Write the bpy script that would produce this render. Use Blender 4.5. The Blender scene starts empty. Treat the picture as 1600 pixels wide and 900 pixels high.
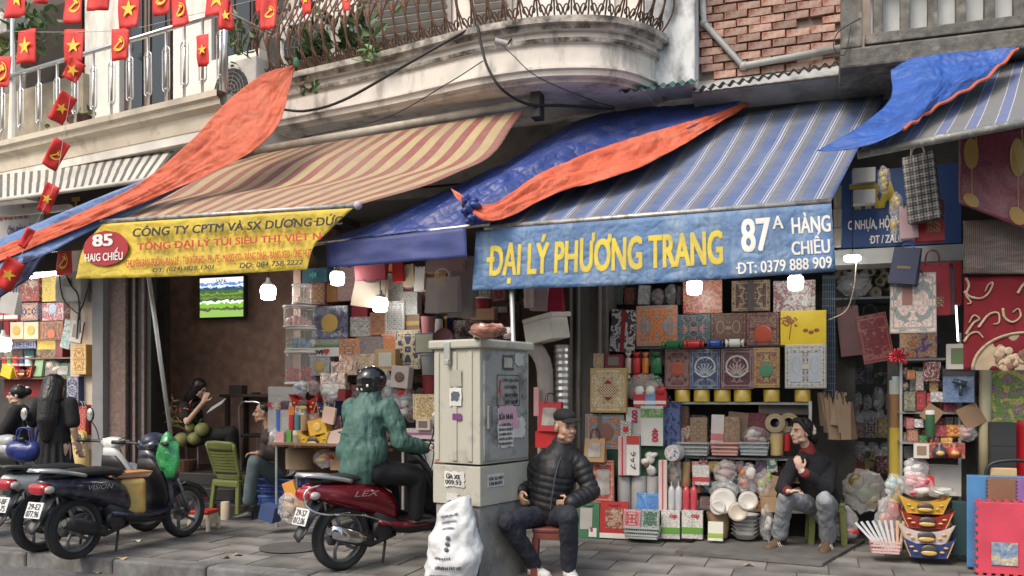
import bpy,bmesh,math,random
import numpy as np
from mathutils import Vector,Matrix,noise
random.seed(7)
R=math.radians
S=bpy.context.scene
COL=S.collection
# ------------------------------------------------------------------ camera, world, sun, exposure
F,YH,H,TH=1350.0,610.0,1.5,R(19)
CAMX,CAMY=1.648,-8.824
cam_d=bpy.data.cameras.new('camera')
cam_d.sensor_width=36;cam_d.lens=F/1600*36;cam_d.shift_y=(YH-450)/1600
cam_d.clip_start=0.05;cam_d.clip_end=1500
cam=bpy.data.objects.new('camera',cam_d);COL.objects.link(cam)
cam.location=(CAMX,CAMY,H);cam.rotation_euler=(R(90),0,TH)
S.camera=cam
world=bpy.data.worlds.new('World');S.world=world;world.use_nodes=True
nt=world.node_tree
sky=nt.nodes.new('ShaderNodeTexSky');sky.sky_type='NISHITA';sky.sun_disc=False
SUN_EL,SUN_AZ=R(48),R(200) # azimuth measured from +y towards +x: sun stands behind the camera, to its left
sky.sun_elevation=SUN_EL;sky.sun_rotation=SUN_AZ
sky.air_density=1.6;sky.dust_density=4.0;sky.ozone_density=1.0
bg=nt.nodes['Background'];bg.inputs[1].default_value=0.15
nt.links.new(sky.outputs[0],bg.inputs[0])
sun_d=bpy.data.lights.new('sun','SUN');sun_d.energy=1.3;sun_d.angle=R(20);sun_d.color=(1,.93,.84)
sun=bpy.data.objects.new('sun',sun_d);COL.objects.link(sun)
sd=Vector((math.sin(SUN_AZ)*math.cos(SUN_EL),math.cos(SUN_AZ)*math.cos(SUN_EL),math.sin(SUN_EL)))
sun.rotation_euler=(-sd).to_track_quat('-Z','Y').to_euler()
S.view_settings.view_transform='Standard';S.view_settings.look='None'
S.view_settings.exposure=0.55;S.view_settings.gamma=1
S.cycles.max_bounces=6;S.cycles.transparent_max_bounces=12
# ------------------------------------------------------------------ pixel -> place
RGT=Vector((math.cos(TH),math.sin(TH),0));FWD=Vector((-math.sin(TH),math.cos(TH),0))
CAM=Vector((CAMX,CAMY,H))
def ray(px,py):return RGT*((px-800)/F)+FWD+Vector((0,0,(YH-py)/F))
def pl(px,py,y):
    d=ray(px,py);return CAM+d*((y-CAMY)/d.y)
def gp(px,py,z=0.0):
    d=ray(px,py);return CAM+d*((z-H)/d.z)
zp=gp
def kpm(p): # pixels per metre at a point
    return F/(Vector(p)-CAM).dot(FWD)
# ------------------------------------------------------------------ materials
MATS={}
def newmat(key):
    m=bpy.data.materials.new(key);m.use_nodes=True;MATS[key]=m
    n=m.node_tree.nodes;return m,m.node_tree,n['Principled BSDF']
def bumpify(t,b,vec,scale,strength,dist=.01,detail=4,stretch=None):
    no=t.nodes.new('ShaderNodeTexNoise');no.inputs['Scale'].default_value=scale;no.inputs['Detail'].default_value=detail
    if stretch:
        mp=t.nodes.new('ShaderNodeMapping');mp.inputs['Scale'].default_value=stretch
        t.links.new(vec,mp.inputs[0]);vec=mp.outputs[0]
    t.links.new(vec,no.inputs['Vector'])
    bu=t.nodes.new('ShaderNodeBump');bu.inputs['Strength'].default_value=strength;bu.inputs['Distance'].default_value=dist
    t.links.new(no.outputs[0],bu.inputs['Height']);t.links.new(bu.outputs[0],b.inputs['Normal'])
def c4(c):return(c[0],c[1],c[2],1)
def M(key,col=None,rough=.6,metal=0,var=.12,vs=6,bump=0,bs=40,coat=0,dirt=None,ds=2.5,da=.5,alpha=1,trans=0,emit=0,spec=.5,randv=0,stretch=None,crumple=0,cs=5):
    """plain procedural material: colour with fine variation, optional dirt blotches and relief"""
    if key in MATS:return MATS[key]
    m,t,b=newmat(key)
    tc=t.nodes.new('ShaderNodeTexCoord');vec=tc.outputs['Object']
    b.inputs['Roughness'].default_value=rough;b.inputs['Metallic'].default_value=metal
    b.inputs['Specular IOR Level'].default_value=spec
    b.inputs['Coat Weight'].default_value=coat;b.inputs['Coat Roughness'].default_value=.12
    b.inputs['Alpha'].default_value=alpha;b.inputs['Transmission Weight'].default_value=trans
    if emit:
        b.inputs['Emission Color'].default_value=c4(col);b.inputs['Emission Strength'].default_value=emit
    no=t.nodes.new('ShaderNodeTexNoise');no.inputs['Scale'].default_value=vs;no.inputs['Detail'].default_value=6
    t.links.new(vec,no.inputs['Vector'])
    rp=t.nodes.new('ShaderNodeValToRGB');lo=[x*(1-var)for x in col];hi=[min(1,x*(1+var))for x in col]
    rp.color_ramp.elements[0].position=.3;rp.color_ramp.elements[1].position=.7
    rp.color_ramp.elements[0].color=c4(lo);rp.color_ramp.elements[1].color=c4(hi)
    t.links.new(no.outputs[0],rp.inputs[0]);out=rp.outputs[0]
    if dirt:
        n2=t.nodes.new('ShaderNodeTexNoise');n2.inputs['Scale'].default_value=ds;n2.inputs['Detail'].default_value=8;n2.inputs['Roughness'].default_value=.65
        if stretch:
            mp=t.nodes.new('ShaderNodeMapping');mp.inputs['Scale'].default_value=stretch
            t.links.new(vec,mp.inputs[0]);t.links.new(mp.outputs[0],n2.inputs['Vector'])
        else:t.links.new(vec,n2.inputs['Vector'])
        r2=t.nodes.new('ShaderNodeValToRGB');r2.color_ramp.elements[0].position=.62-da*.3;r2.color_ramp.elements[1].position=.78-da*.2
        t.links.new(n2.outputs[0],r2.inputs[0])
        mx=t.nodes.new('ShaderNodeMix');mx.data_type='RGBA';mx.inputs['B'].default_value=c4(dirt)
        t.links.new(r2.outputs[0],mx.inputs['Factor']);t.links.new(out,mx.inputs['A']);out=mx.outputs['Result']
    if randv:
        oi=t.nodes.new('ShaderNodeObjectInfo');ma=t.nodes.new('ShaderNodeMapRange');ma.inputs[3].default_value=1-randv;ma.inputs[4].default_value=1+randv
        t.links.new(oi.outputs['Random'],ma.inputs[0])
        hs=t.nodes.new('ShaderNodeHueSaturation');t.links.new(ma.outputs[0],hs.inputs['Value']);t.links.new(out,hs.inputs['Color']);out=hs.outputs[0]
    t.links.new(out,b.inputs['Base Color'])
    if bump:bumpify(t,b,vec,bs,bump)
    if crumple: # sharp creases as in folded sheet plastic
        hs_=[]
        for k,st_ in((1,(1,1,.5)),(2.3,(.6,1,1)),(5,(1,1,1))):
            mp=t.nodes.new('ShaderNodeMapping');mp.inputs['Scale'].default_value=st_;mp.inputs['Rotation'].default_value=(.4*k,.7,.3*k);t.links.new(vec,mp.inputs[0])
            w=t.nodes.new('ShaderNodeTexNoise');w.inputs['Scale'].default_value=cs*k;w.inputs['Detail'].default_value=1;t.links.new(mp.outputs[0],w.inputs['Vector'])
            q1=t.nodes.new('ShaderNodeMath');q1.operation='SUBTRACT';q1.inputs[1].default_value=.5;t.links.new(w.outputs[0],q1.inputs[0])
            q2=t.nodes.new('ShaderNodeMath');q2.operation='ABSOLUTE';t.links.new(q1.outputs[0],q2.inputs[0])
            q3=t.nodes.new('ShaderNodeMath');q3.operation='MULTIPLY_ADD';q3.inputs[1].default_value=1.6/k;t.links.new(q2.outputs[0],q3.inputs[0])
            if hs_:t.links.new(hs_[-1],q3.inputs[2])
            else:q3.inputs[2].default_value=0
            hs_.append(q3.outputs[0])
        sm=q3
        bu=t.nodes.new('ShaderNodeBump');bu.inputs['Strength'].default_value=crumple;bu.inputs['Distance'].default_value=.09/cs*3;t.links.new(sm.outputs[0],bu.inputs['Height']);t.links.new(bu.outputs[0],b.inputs['Normal'])
    return m
def stripes(key,n,bands,rough=.75,dirt=(.25,.23,.2),da=.5,axis=0,fade=None):
    """cloth printed with bands along the UV u axis; bands = [(end position, colour)]"""
    if key in MATS:return MATS[key]
    m,t,b=newmat(key);b.inputs['Roughness'].default_value=rough
    tc=t.nodes.new('ShaderNodeTexCoord');sp=t.nodes.new('ShaderNodeSeparateXYZ');t.links.new(tc.outputs['UV'],sp.inputs[0])
    mu=t.nodes.new('ShaderNodeMath');mu.operation='MULTIPLY';mu.inputs[1].default_value=n
    fr=t.nodes.new('ShaderNodeMath');fr.operation='FRACT'
    t.links.new(sp.outputs[axis],mu.inputs[0]);t.links.new(mu.outputs[0],fr.inputs[0])
    rp=t.nodes.new('ShaderNodeValToRGB');cr=rp.color_ramp;cr.interpolation='CONSTANT'
    cr.elements[0].color=c4(bands[0][1]);cr.elements[1].position=bands[0][0];cr.elements[1].color=c4(bands[1][1])
    for k in range(1,len(bands)-1):
        e=cr.elements.new(bands[k][0]);e.color=c4(bands[k+1][1])
    t.links.new(fr.outputs[0],rp.inputs[0])
    no=t.nodes.new('ShaderNodeTexNoise');no.inputs['Scale'].default_value=1.5;no.inputs['Detail'].default_value=12;no.inputs['Roughness'].default_value=.75
    t.links.new(tc.outputs['Object'],no.inputs['Vector'])
    r2=t.nodes.new('ShaderNodeValToRGB');r2.color_ramp.elements[0].position=.36;r2.color_ramp.elements[1].position=.72
    r2.color_ramp.elements[1].color=(da,da,da,1)
    t.links.new(no.outputs[0],r2.inputs[0])
    mx=t.nodes.new('ShaderNodeMix');mx.data_type='RGBA';mx.inputs['B'].default_value=c4(dirt)
    t.links.new(r2.outputs[0],mx.inputs['Factor']);t.links.new(rp.outputs[0],mx.inputs['A'])
    t.links.new(mx.outputs['Result'],b.inputs['Base Color'])
    bumpify(t,b,tc.outputs['Object'],5,.5,.05,6,(1,3,3))
    return m
def pat(key,cols,kind='floral',scale=5,gloss=.35,wrap=False,metal=0):
    """printed paper: several ink colours laid out by noise or cells; wrap adds crinkled clear film gloss"""
    key='print_'+key
    if key in MATS:return MATS[key]
    m,t,b=newmat(key);tc=t.nodes.new('ShaderNodeTexCoord');vec=tc.outputs['Object']
    rnd=random.Random(key);off=t.nodes.new('ShaderNodeMapping');off.inputs['Location'].default_value=[rnd.uniform(-9,9)for _ in range(3)]
    t.links.new(vec,off.inputs[0]);v=off.outputs[0]
    rp=t.nodes.new('ShaderNodeValToRGB');cr=rp.color_ramp;cr.interpolation='CONSTANT' if kind!='soft' else 'LINEAR'
    n=len(cols);scale*=1.35
    if kind in('floral','damask','weave'): # prints are mirror-symmetric about the middle of the sheet
        ab=t.nodes.new('ShaderNodeVectorMath');ab.operation='ABSOLUTE';t.links.new(vec,ab.inputs[0]);t.links.new(ab.outputs[0],off.inputs[0])
    if kind=='plaid':
        sm_=None
        for dr_,sc_,th_ in(('X',4.5,.8),('Z',4.5,.8),('X',13,.45),('Z',13,.45)):
            w=t.nodes.new('ShaderNodeTexWave');w.bands_direction=dr_;w.inputs['Scale'].default_value=sc_;t.links.new(vec,w.inputs['Vector'])
            mm=t.nodes.new('ShaderNodeMath');mm.operation='MULTIPLY_ADD';mm.inputs[1].default_value=.25
            t.links.new(w.outputs['Fac'],mm.inputs[0])
            if sm_:t.links.new(sm_,mm.inputs[2])
            else:mm.inputs[2].default_value=0
            sm_=mm.outputs[0]
        src=sm_;lo,hi=.3,.75
    elif kind=='floral':
        w=t.nodes.new('ShaderNodeTexNoise');w.inputs['Scale'].default_value=scale*1.3;t.links.new(v,w.inputs['Vector'])
        ad=t.nodes.new('ShaderNodeMix');ad.data_type='VECTOR';ad.inputs['Factor'].default_value=.12
        t.links.new(v,ad.inputs['A']);t.links.new(w.outputs['Color'],ad.inputs['B'])
        vo=t.nodes.new('ShaderNodeTexVoronoi');vo.inputs['Scale'].default_value=scale*2.2;t.links.new(ad.outputs['Result'],vo.inputs['Vector'])
        src=vo.outputs['Distance'];lo,hi=.08,.62
    elif kind=='damask':
        w=t.nodes.new('ShaderNodeTexMagic');w.turbulence_depth=3;w.inputs['Scale'].default_value=scale*1.6;w.inputs['Distortion'].default_value=1.6
        t.links.new(v,w.inputs['Vector']);src=w.outputs['Fac'];lo,hi=.25,.8
    elif kind=='weave':
        w=t.nodes.new('ShaderNodeTexWave');w.inputs['Scale'].default_value=scale*3;w.inputs['Distortion'].default_value=2.5;w.bands_direction='DIAGONAL'
        t.links.new(v,w.inputs['Vector']);src=w.outputs['Fac'];lo,hi=.2,.8
    else:
        w=t.nodes.new('ShaderNodeTexNoise');w.inputs['Scale'].default_value=scale;w.inputs['Detail'].default_value=3;w.inputs['Distortion'].default_value=1.2
        t.links.new(v,w.inputs['Vector']);src=w.outputs[0];lo,hi=.34,.66
    pos=[lo+(hi-lo)*i/max(1,n-1)for i in range(n)]if n>1 else[0]
    cr.elements[0].position=0;cr.elements[0].color=c4(cols[0]);cr.elements[1].position=pos[1]if n>1 else 1;cr.elements[1].color=c4(cols[min(1,n-1)])
    for k in range(2,n):
        e=cr.elements.new(pos[k]);e.color=c4(cols[k])
    t.links.new(src,rp.inputs[0])
    fn_=t.nodes.new('ShaderNodeTexNoise');fn_.inputs['Scale'].default_value=55;fn_.inputs['Detail'].default_value=5;t.links.new(v,fn_.inputs['Vector'])
    fr_=t.nodes.new('ShaderNodeMapRange');fr_.inputs[1].default_value=.3;fr_.inputs[2].default_value=.7;fr_.inputs[3].default_value=.55;fr_.inputs[4].default_value=1.2;t.links.new(fn_.outputs[0],fr_.inputs[0])
    hv_=t.nodes.new('ShaderNodeHueSaturation');hv_.inputs['Saturation'].default_value=.92;t.links.new(fr_.outputs[0],hv_.inputs['Value']);t.links.new(rp.outputs[0],hv_.inputs['Color']);oc_=hv_.outputs[0]
    if kind in('floral','damask')and n>1: # printed border round the sheet
        sp_=t.nodes.new('ShaderNodeSeparateXYZ');t.links.new(tc.outputs['Generated'],sp_.inputs[0]);mn=None
        for ax_ in(0,2):
            q1=t.nodes.new('ShaderNodeMath');q1.operation='SUBTRACT';q1.inputs[1].default_value=.5;t.links.new(sp_.outputs[ax_],q1.inputs[0])
            q2=t.nodes.new('ShaderNodeMath');q2.operation='ABSOLUTE';t.links.new(q1.outputs[0],q2.inputs[0])
            if mn is None:mn=q2.outputs[0]
            else:q3=t.nodes.new('ShaderNodeMath');q3.operation='MAXIMUM';t.links.new(mn,q3.inputs[0]);t.links.new(q2.outputs[0],q3.inputs[1]);mn=q3.outputs[0]
        br_=t.nodes.new('ShaderNodeValToRGB');br_.color_ramp.interpolation='CONSTANT';br_.color_ramp.elements[1].position=.4;br_.color_ramp.elements[1].color=(1,1,1,1);e_=br_.color_ramp.elements.new(.43);e_.color=(0,0,0,1);e_=br_.color_ramp.elements.new(.47);e_.color=(.7,.7,.7,1)
        t.links.new(mn,br_.inputs[0]);mx_=t.nodes.new('ShaderNodeMix');mx_.data_type='RGBA';mx_.inputs['B'].default_value=c4(cols[-1]);t.links.new(br_.outputs[0],mx_.inputs['Factor']);t.links.new(oc_,mx_.inputs['A']);oc_=mx_.outputs['Result']
    t.links.new(oc_,b.inputs['Base Color'])
    b.inputs['Roughness'].default_value=gloss;b.inputs['Metallic'].default_value=metal
    if wrap:
        b.inputs['Coat Weight'].default_value=1;b.inputs['Coat Roughness'].default_value=.06;b.inputs['Coat IOR'].default_value=2.1
        no=t.nodes.new('ShaderNodeTexNoise');no.inputs['Scale'].default_value=14;no.inputs['Detail'].default_value=4;no.inputs['Distortion'].default_value=2
        mp=t.nodes.new('ShaderNodeMapping');mp.inputs['Rotation'].default_value=(0,.6,0);mp.inputs['Scale'].default_value=(3,1,.6)
        t.links.new(vec,mp.inputs[0]);t.links.new(mp.outputs[0],no.inputs['Vector'])
        bu=t.nodes.new('ShaderNodeBump');bu.inputs['Strength'].default_value=1;bu.inputs['Distance'].default_value=.2
        t.links.new(no.outputs[0],bu.inputs['Height']);t.links.new(bu.outputs[0],b.inputs['Coat Normal'])
    return m
def film(key='clear_film',col=(.9,.9,.9),alpha=.22,rough=.08):
    if key in MATS:return MATS[key]
    m=M(key,col,rough=rough,alpha=alpha,var=.02,bump=.7,bs=14)
    return m
def glow(key,col,strength):
    if key in MATS:return MATS[key]
    m,t,b=newmat(key);b.inputs['Base Color'].default_value=c4(col);b.inputs['Emission Color'].default_value=c4(col);b.inputs['Emission Strength'].default_value=strength
    return m
# ------------------------------------------------------------------ mesh builder
class MB:
    def __init__(s):s.v=[];s.f=[];s.uv=None
    def add(s,vs,fs):
        o=len(s.v);s.v+=[tuple(x)for x in vs];s.f+=[tuple(i+o for i in q)for q in fs];return s
    def box(s,c,size,rot=None,taper=1.0):
        hx,hy,hz=size[0]/2,size[1]/2,size[2]/2;c=Vector(c);vs=[]
        for z in(-1,1):
            k=taper if z>0 else 1
            for x,y in((-1,-1),(1,-1),(1,1),(-1,1)):
                p=Vector((x*hx*k,y*hy*k,z*hz))
                if rot is not None:p=rot@p
                vs.append(c+p)
        return s.add(vs,[(3,2,1,0),(4,5,6,7),(0,1,5,4),(1,2,6,5),(2,3,7,6),(3,0,4,7)])
    def tube(s,pts,r,n=8,cap=True,r2=None,closed=False):
        pts=[Vector(p)for p in pts];m=len(pts);rs=r if isinstance(r,(list,tuple))else[r+((r2 if r2 is not None else r)-r)*i/max(1,m-1)for i in range(m)]
        o=len(s.v);up=None
        for i,p in enumerate(pts):
            if closed:t=pts[(i+1)%m]-pts[i-1]
            else:t=pts[min(i+1,m-1)]-pts[max(i-1,0)]
            t=t.normalized()if t.length>1e-9 else Vector((0,0,1))
            if up is None:up=Vector((0,0,1))if abs(t.z)<.9 else Vector((1,0,0))
            a=t.cross(up);a=a.normalized()if a.length>1e-6 else t.orthogonal().normalized();b=t.cross(a).normalized();up=-b if False else a.cross(t)
            for k in range(n):
                w=2*math.pi*k/n;s.v.append(tuple(p+(a*math.cos(w)+b*math.sin(w))*rs[i]))
        for i in range(m if closed else m-1):
            j=(i+1)%m
            for k in range(n):
                q=(k+1)%n;s.f.append((o+i*n+k,o+i*n+q,o+j*n+q,o+j*n+k))
        if cap and not closed:
            s.f.append(tuple(o+k for k in range(n))[::-1]);s.f.append(tuple(o+(m-1)*n+k for k in range(n)))
        return s
    def lathe(s,prof,n=20,mat=None,cap=True,arc=2*math.pi):
        o=len(s.v);mat=mat or Matrix();m=len(prof)
        for r,z in prof:
            for k in range(n):
                w=arc*k/n;s.v.append(tuple(mat@Vector((r*math.cos(w),r*math.sin(w),z))))
        for i in range(m-1):
            for k in range(n):
                q=(k+1)%n;s.f.append((o+i*n+k,o+i*n+q,o+(i+1)*n+q,o+(i+1)*n+k))
        if cap:
            s.f.append(tuple(o+k for k in range(n))[::-1]);s.f.append(tuple(o+(m-1)*n+k for k in range(n)))
        return s
    def ell(s,c,r,n=14,m=10,rot=None):
        o=len(s.v);c=Vector(c)
        if not isinstance(r,(tuple,list,Vector)):r=(r,r,r)
        for i in range(1,m):
            a=math.pi*i/m
            for k in range(n):
                w=2*math.pi*k/n;p=Vector((r[0]*math.sin(a)*math.cos(w),r[1]*math.sin(a)*math.sin(w),r[2]*math.cos(a)))
                s.v.append(tuple(c+(rot@p if rot is not None else p)))
        for e in(1,-1):
            p=Vector((0,0,r[2]*e));s.v.append(tuple(c+(rot@p if rot is not None else p)))
        N,Sx=len(s.v)-2,len(s.v)-1
        for i in range(m-2):
            for k in range(n):
                q=(k+1)%n;s.f.append((o+i*n+k,o+(i+1)*n+k,o+(i+1)*n+q,o+i*n+q))
        for k in range(n):
            q=(k+1)%n;s.f.append((N,o+k,o+q));s.f.append((Sx,o+(m-2)*n+q,o+(m-2)*n+k))
        return s
    def grid(s,fn,nu,nv,uv=True):
        o=len(s.v);base=len(s.f)
        for j in range(nv+1):
            for i in range(nu+1):s.v.append(tuple(fn(i/nu,j/nv)))
        if s.uv is None:s.uv={}
        for j in range(nv):
            for i in range(nu):
                a=o+j*(nu+1)+i;s.uv[len(s.f)]=[(i/nu,j/nv),((i+1)/nu,j/nv),((i+1)/nu,(j+1)/nv),(i/nu,(j+1)/nv)]
                s.f.append((a,a+1,a+nu+2,a+nu+1))
        return s
    def prism(s,poly,t,mat=None):
        """poly: 2-D points in the local xz plane, thickness t along local -y..0"""
        mat=mat or Matrix();n=len(poly)
        vs=[mat@Vector((x,0,z))for x,z in poly]+[mat@Vector((x,-t,z))for x,z in poly]
        fs=[tuple(range(n)),tuple(range(2*n-1,n-1,-1))]+[(i,i+n,(i+1)%n+n,(i+1)%n)for i in range(n)]
        return s.add(vs,fs)
    def mesh(s,name):
        me=bpy.data.meshes.new(name);me.from_pydata(s.v,[],s.f)
        if s.uv:
            ul=me.uv_layers.new(name='UVMap')
            for fi,uvs in s.uv.items():
                p=me.polygons[fi]
                for k,li in enumerate(p.loop_indices):ul.data[li].uv=uvs[k]
        me.validate();return me
    def fix(s,me):
        bm=bmesh.new();bm.from_mesh(me);bmesh.ops.recalc_face_normals(bm,faces=bm.faces);bm.to_mesh(me);bm.free()
XF={}
def empty(name,loc=(0,0,0),rz=0):
    o=bpy.data.objects.new(name,None);COL.objects.link(o);o.location=loc;o.rotation_euler=(0,0,rz);o.empty_display_size=.1
    XF[o.name]=Matrix.Translation(Vector(loc))@Matrix.Rotation(rz,4,'Z');return o
def tag(o,label,cat,group=None,kind=None):
    if label:o['label']=label
    if cat:o['category']=cat
    if group:o['group']=group
    if kind:o['kind']=kind
    return o
def thing(name,label,cat,loc=(0,0,0),rz=0,group=None):return tag(empty(name,loc,rz),label,cat,group)
def build(mb,name,mat,parent=None,smooth=False,bevel=0,solid=0,world=True,fix=True,label=None,seg=2,auto=None):
    me=mb.mesh(name)if isinstance(mb,MB)else mb
    if fix and isinstance(mb,MB):mb.fix(me)
    o=bpy.data.objects.new(name,me);COL.objects.link(o)
    if mat is not None and not me.materials:me.materials.append(mat)
    if parent is not None:
        o.parent=parent
        if world and parent.name in XF:o.matrix_parent_inverse=XF[parent.name].inverted()
    if smooth:
        me.polygons.foreach_set('use_smooth',[True]*len(me.polygons))
        if auto:
            try:me.set_sharp_from_angle(angle=R(auto))
            except Exception:pass
    if bevel:
        b=o.modifiers.new('bevel','BEVEL');b.width=bevel;b.segments=seg;b.limit_method='ANGLE';b.angle_limit=R(40)
    if solid:
        b=o.modifiers.new('solid','SOLIDIFY');b.thickness=solid;b.offset=0
    if label:o['label']=label
    return o
def single(mb,name,mat,label,cat,group=None,**k):
    """a thing that is one mesh, its origin moved to its base"""
    o=build(mb,name,mat,**k);me=o.data
    co=np.empty(len(me.vertices)*3);me.vertices.foreach_get('co',co);co=co.reshape(-1,3)
    c=np.array([co[:,0].mean(),co[:,1].mean(),co[:,2].min()]);me.vertices.foreach_set('co',(co-c).ravel());o.location=c;me.update()
    return tag(o,label,cat,group)
def struct(mb,name,mat,**k):
    o=build(mb,name,mat,**k);o['kind']='structure';return o
# ------------------------------------------------------------------ curves, cloth, lettering
def poly(pts,n):
    """n+1 points evenly along a smooth line through pts"""
    P=[Vector(p)for p in pts]
    if len(P)==2:return[P[0].lerp(P[1],i/n)for i in range(n+1)]
    Q=[P[0]*2-P[1]]+P+[P[-1]*2-P[-2]];dense=[]
    for i in range(1,len(Q)-2):
        for k in range(16):
            t=k/16;a,b,c,d=Q[i-1:i+3]
            dense.append(.5*((2*b)+(c-a)*t+(2*a-5*b+4*c-d)*t*t+(3*b-a-3*c+d)*t**3))
    dense.append(P[-1]);L=[0]
    for i in range(1,len(dense)):L.append(L[-1]+(dense[i]-dense[i-1]).length)
    out=[];j=0
    for i in range(n+1):
        s=L[-1]*i/n
        while j<len(L)-2 and L[j+1]<s:j+=1
        out.append(dense[j].lerp(dense[j+1],(s-L[j])/max(1e-9,L[j+1]-L[j])))
    return out
def coons(top,bot,left,right,wob=0,wf=3,seed=0,sag=0):
    """cloth surface between four edge lines; u runs along top/bottom, v from top to bottom"""
    N=40;T,B,Lf,Rt=poly(top,N),poly(bot,N),poly(left,N),poly(right,N)
    def at(A,t):
        x=min(max(t,0),1)*N;i=min(int(x),N-1);return A[i].lerp(A[i+1],x-i)
    def fn(u,v):
        p=at(T,u)*(1-v)+at(B,u)*v+at(Lf,v)*(1-u)+at(Rt,v)*u-(T[0]*(1-u)*(1-v)+T[-1]*u*(1-v)+B[0]*(1-u)*v+B[-1]*u*v)
        e=16*u*(1-u)*v*(1-v)
        if wob:
            k=noise.noise(Vector((u*wf,v*wf*.5,seed)))+.5*noise.noise(Vector((u*wf*2.7,v*wf*1.2,seed+5)))+.25*noise.noise(Vector((u*wf*7,v*wf*3,seed+9)))-.5*abs(noise.noise(Vector((u*wf*3.3,v*wf*2,seed+14))))
            p=p+Vector((0,-.7,.7))*k*wob*min(1,.25+e)
        if sag:p=p-Vector((0,0,sag*e))
        return p
    return fn
def cloth(fn,nu,nv,name,mat,parent=None,solid=.004,**k):
    return build(MB().grid(fn,nu,nv),name,mat,parent,smooth=True,solid=solid,fix=False,**k)
TXT={}
def text_geo(body,bold=0,shear=0,stroke=True):
    k=(body,shear)
    if k not in TXT:
        c=bpy.data.curves.new('letters','FONT');c.body=body.replace('Đ','D').replace('Ơ','O');c.resolution_u=3;c.shear=shear
        o=bpy.data.objects.new('letters',c);COL.objects.link(o)
        dg=bpy.context.evaluated_depsgraph_get();me=bpy.data.meshes.new_from_object(o.evaluated_get(dg))
        vs=[tuple(v.co)for v in me.vertices];fs=[tuple(p.vertices)for p in me.polygons]
        bpy.data.objects.remove(o);bpy.data.curves.remove(c);bpy.data.meshes.remove(me)
        for i,ch in enumerate(body): # the horn of the letter O
            if ch=='Ơ':
                x=text_width((body[:i]+'O').replace('Đ','D').replace('Ơ','O'),shear)+shear*.65;o0=len(vs);vs+=[(x-.17,.6,0),(x-.08,.57,0),(x+.02,.66,0),(x+.04,.78,0),(x-.06,.78,0),(x-.07,.7,0)];fs.append(tuple(range(o0,o0+6)))
        if 'Đ' in body: # the bar across the letter, placed by the advance of what stands before it
            for i,ch in enumerate(body):
                if ch=='Đ':
                    w=text_width(body[:i].replace('Đ','D').replace('Ơ','O')+'D',shear);d=text_width('D',shear);x=w-d;h=.33
                    o0=len(vs);vs+=[(x-.10,h,0),(x+.24,h,0),(x+.24,h+.085,0),(x-.10,h+.085,0)];fs.append((o0,o0+1,o0+2,o0+3))
        TXT[k]=(vs,fs)
    return TXT[k]
def text_width(body,shear=0):
    if not body:return 0
    vs,_=text_geo(body,0,shear);return max(v[0]for v in vs)if vs else 0
def text_on(surf,body,rect,name,mat,parent,bold=.05,shear=0,off=.006,label=None):
    """letters fitted into rect=(u0,v0,u1,v1) of surf(u,v) -> point; v runs downward"""
    vs,fs=text_geo(body,0,shear);xs=[v[0]for v in vs];ys=[v[1]for v in vs]
    x0,x1,y0,y1=min(xs)-bold,max(xs)+bold,min(ys)-bold,max(ys)+bold
    u0,v0,u1,v1=rect;mb=MB();nrm={}
    sh=[(0,0)]if not bold else[(-bold,-bold*.5),(bold,-bold*.5),(-bold,bold*.5),(bold,bold*.5),(0,0)]
    for k,(dx,dy)in enumerate(sh):
        out=[]
        for x,y,z in vs:
            u=u0+(u1-u0)*(x+dx-x0)/(x1-x0);v=v1+(v0-v1)*(y+dy-y0)/(y1-y0)
            p=surf(u,v);e=.01;a=surf(u+e,v)-surf(u-e,v);b=surf(u,v+e)-surf(u,v-e);n=a.cross(b)
            n=n.normalized()if n.length>1e-12 else Vector((0,-1,0))
            if n.dot(CAM-p)<0:n=-n
            out.append(p+n*(off+k*.0004))
        mb.add(out,fs)
    return build(mb,name,mat,parent,fix=False,label=label)
def rect_surf(c,right,up,w,h):
    """flat panel: u 0..1 along right, v 0..1 downward"""
    c=Vector(c);right=Vector(right).normalized();up=Vector(up).normalized()
    return lambda u,v:c+right*((u-.5)*w)+up*((.5-v)*h)
def rz(a):return Matrix.Rotation(a,3,'Z')
def marks(sf,rect,n,name,mat,par,off=.006):
    """a line of print too small to read: short uneven strokes"""
    rnd=random.Random(str(rect));u0,v0,u1,v1=rect;m=MB();u=u0
    while u<u1:
        w=(u1-u0)/n*rnd.uniform(.3,.9);a=v0+(v1-v0)*rnd.uniform(0,.25);q=[sf(x,y)for x,y in((u,v1),(min(u+w,u1),v1),(min(u+w,u1),a),(u,a))]
        m.add([p+(CAM-p).normalized()*off for p in q],[(0,1,2,3)]);u+=w+(u1-u0)/n*rnd.uniform(.15,.5)
    return build(m,name,mat,par,fix=False)
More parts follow.
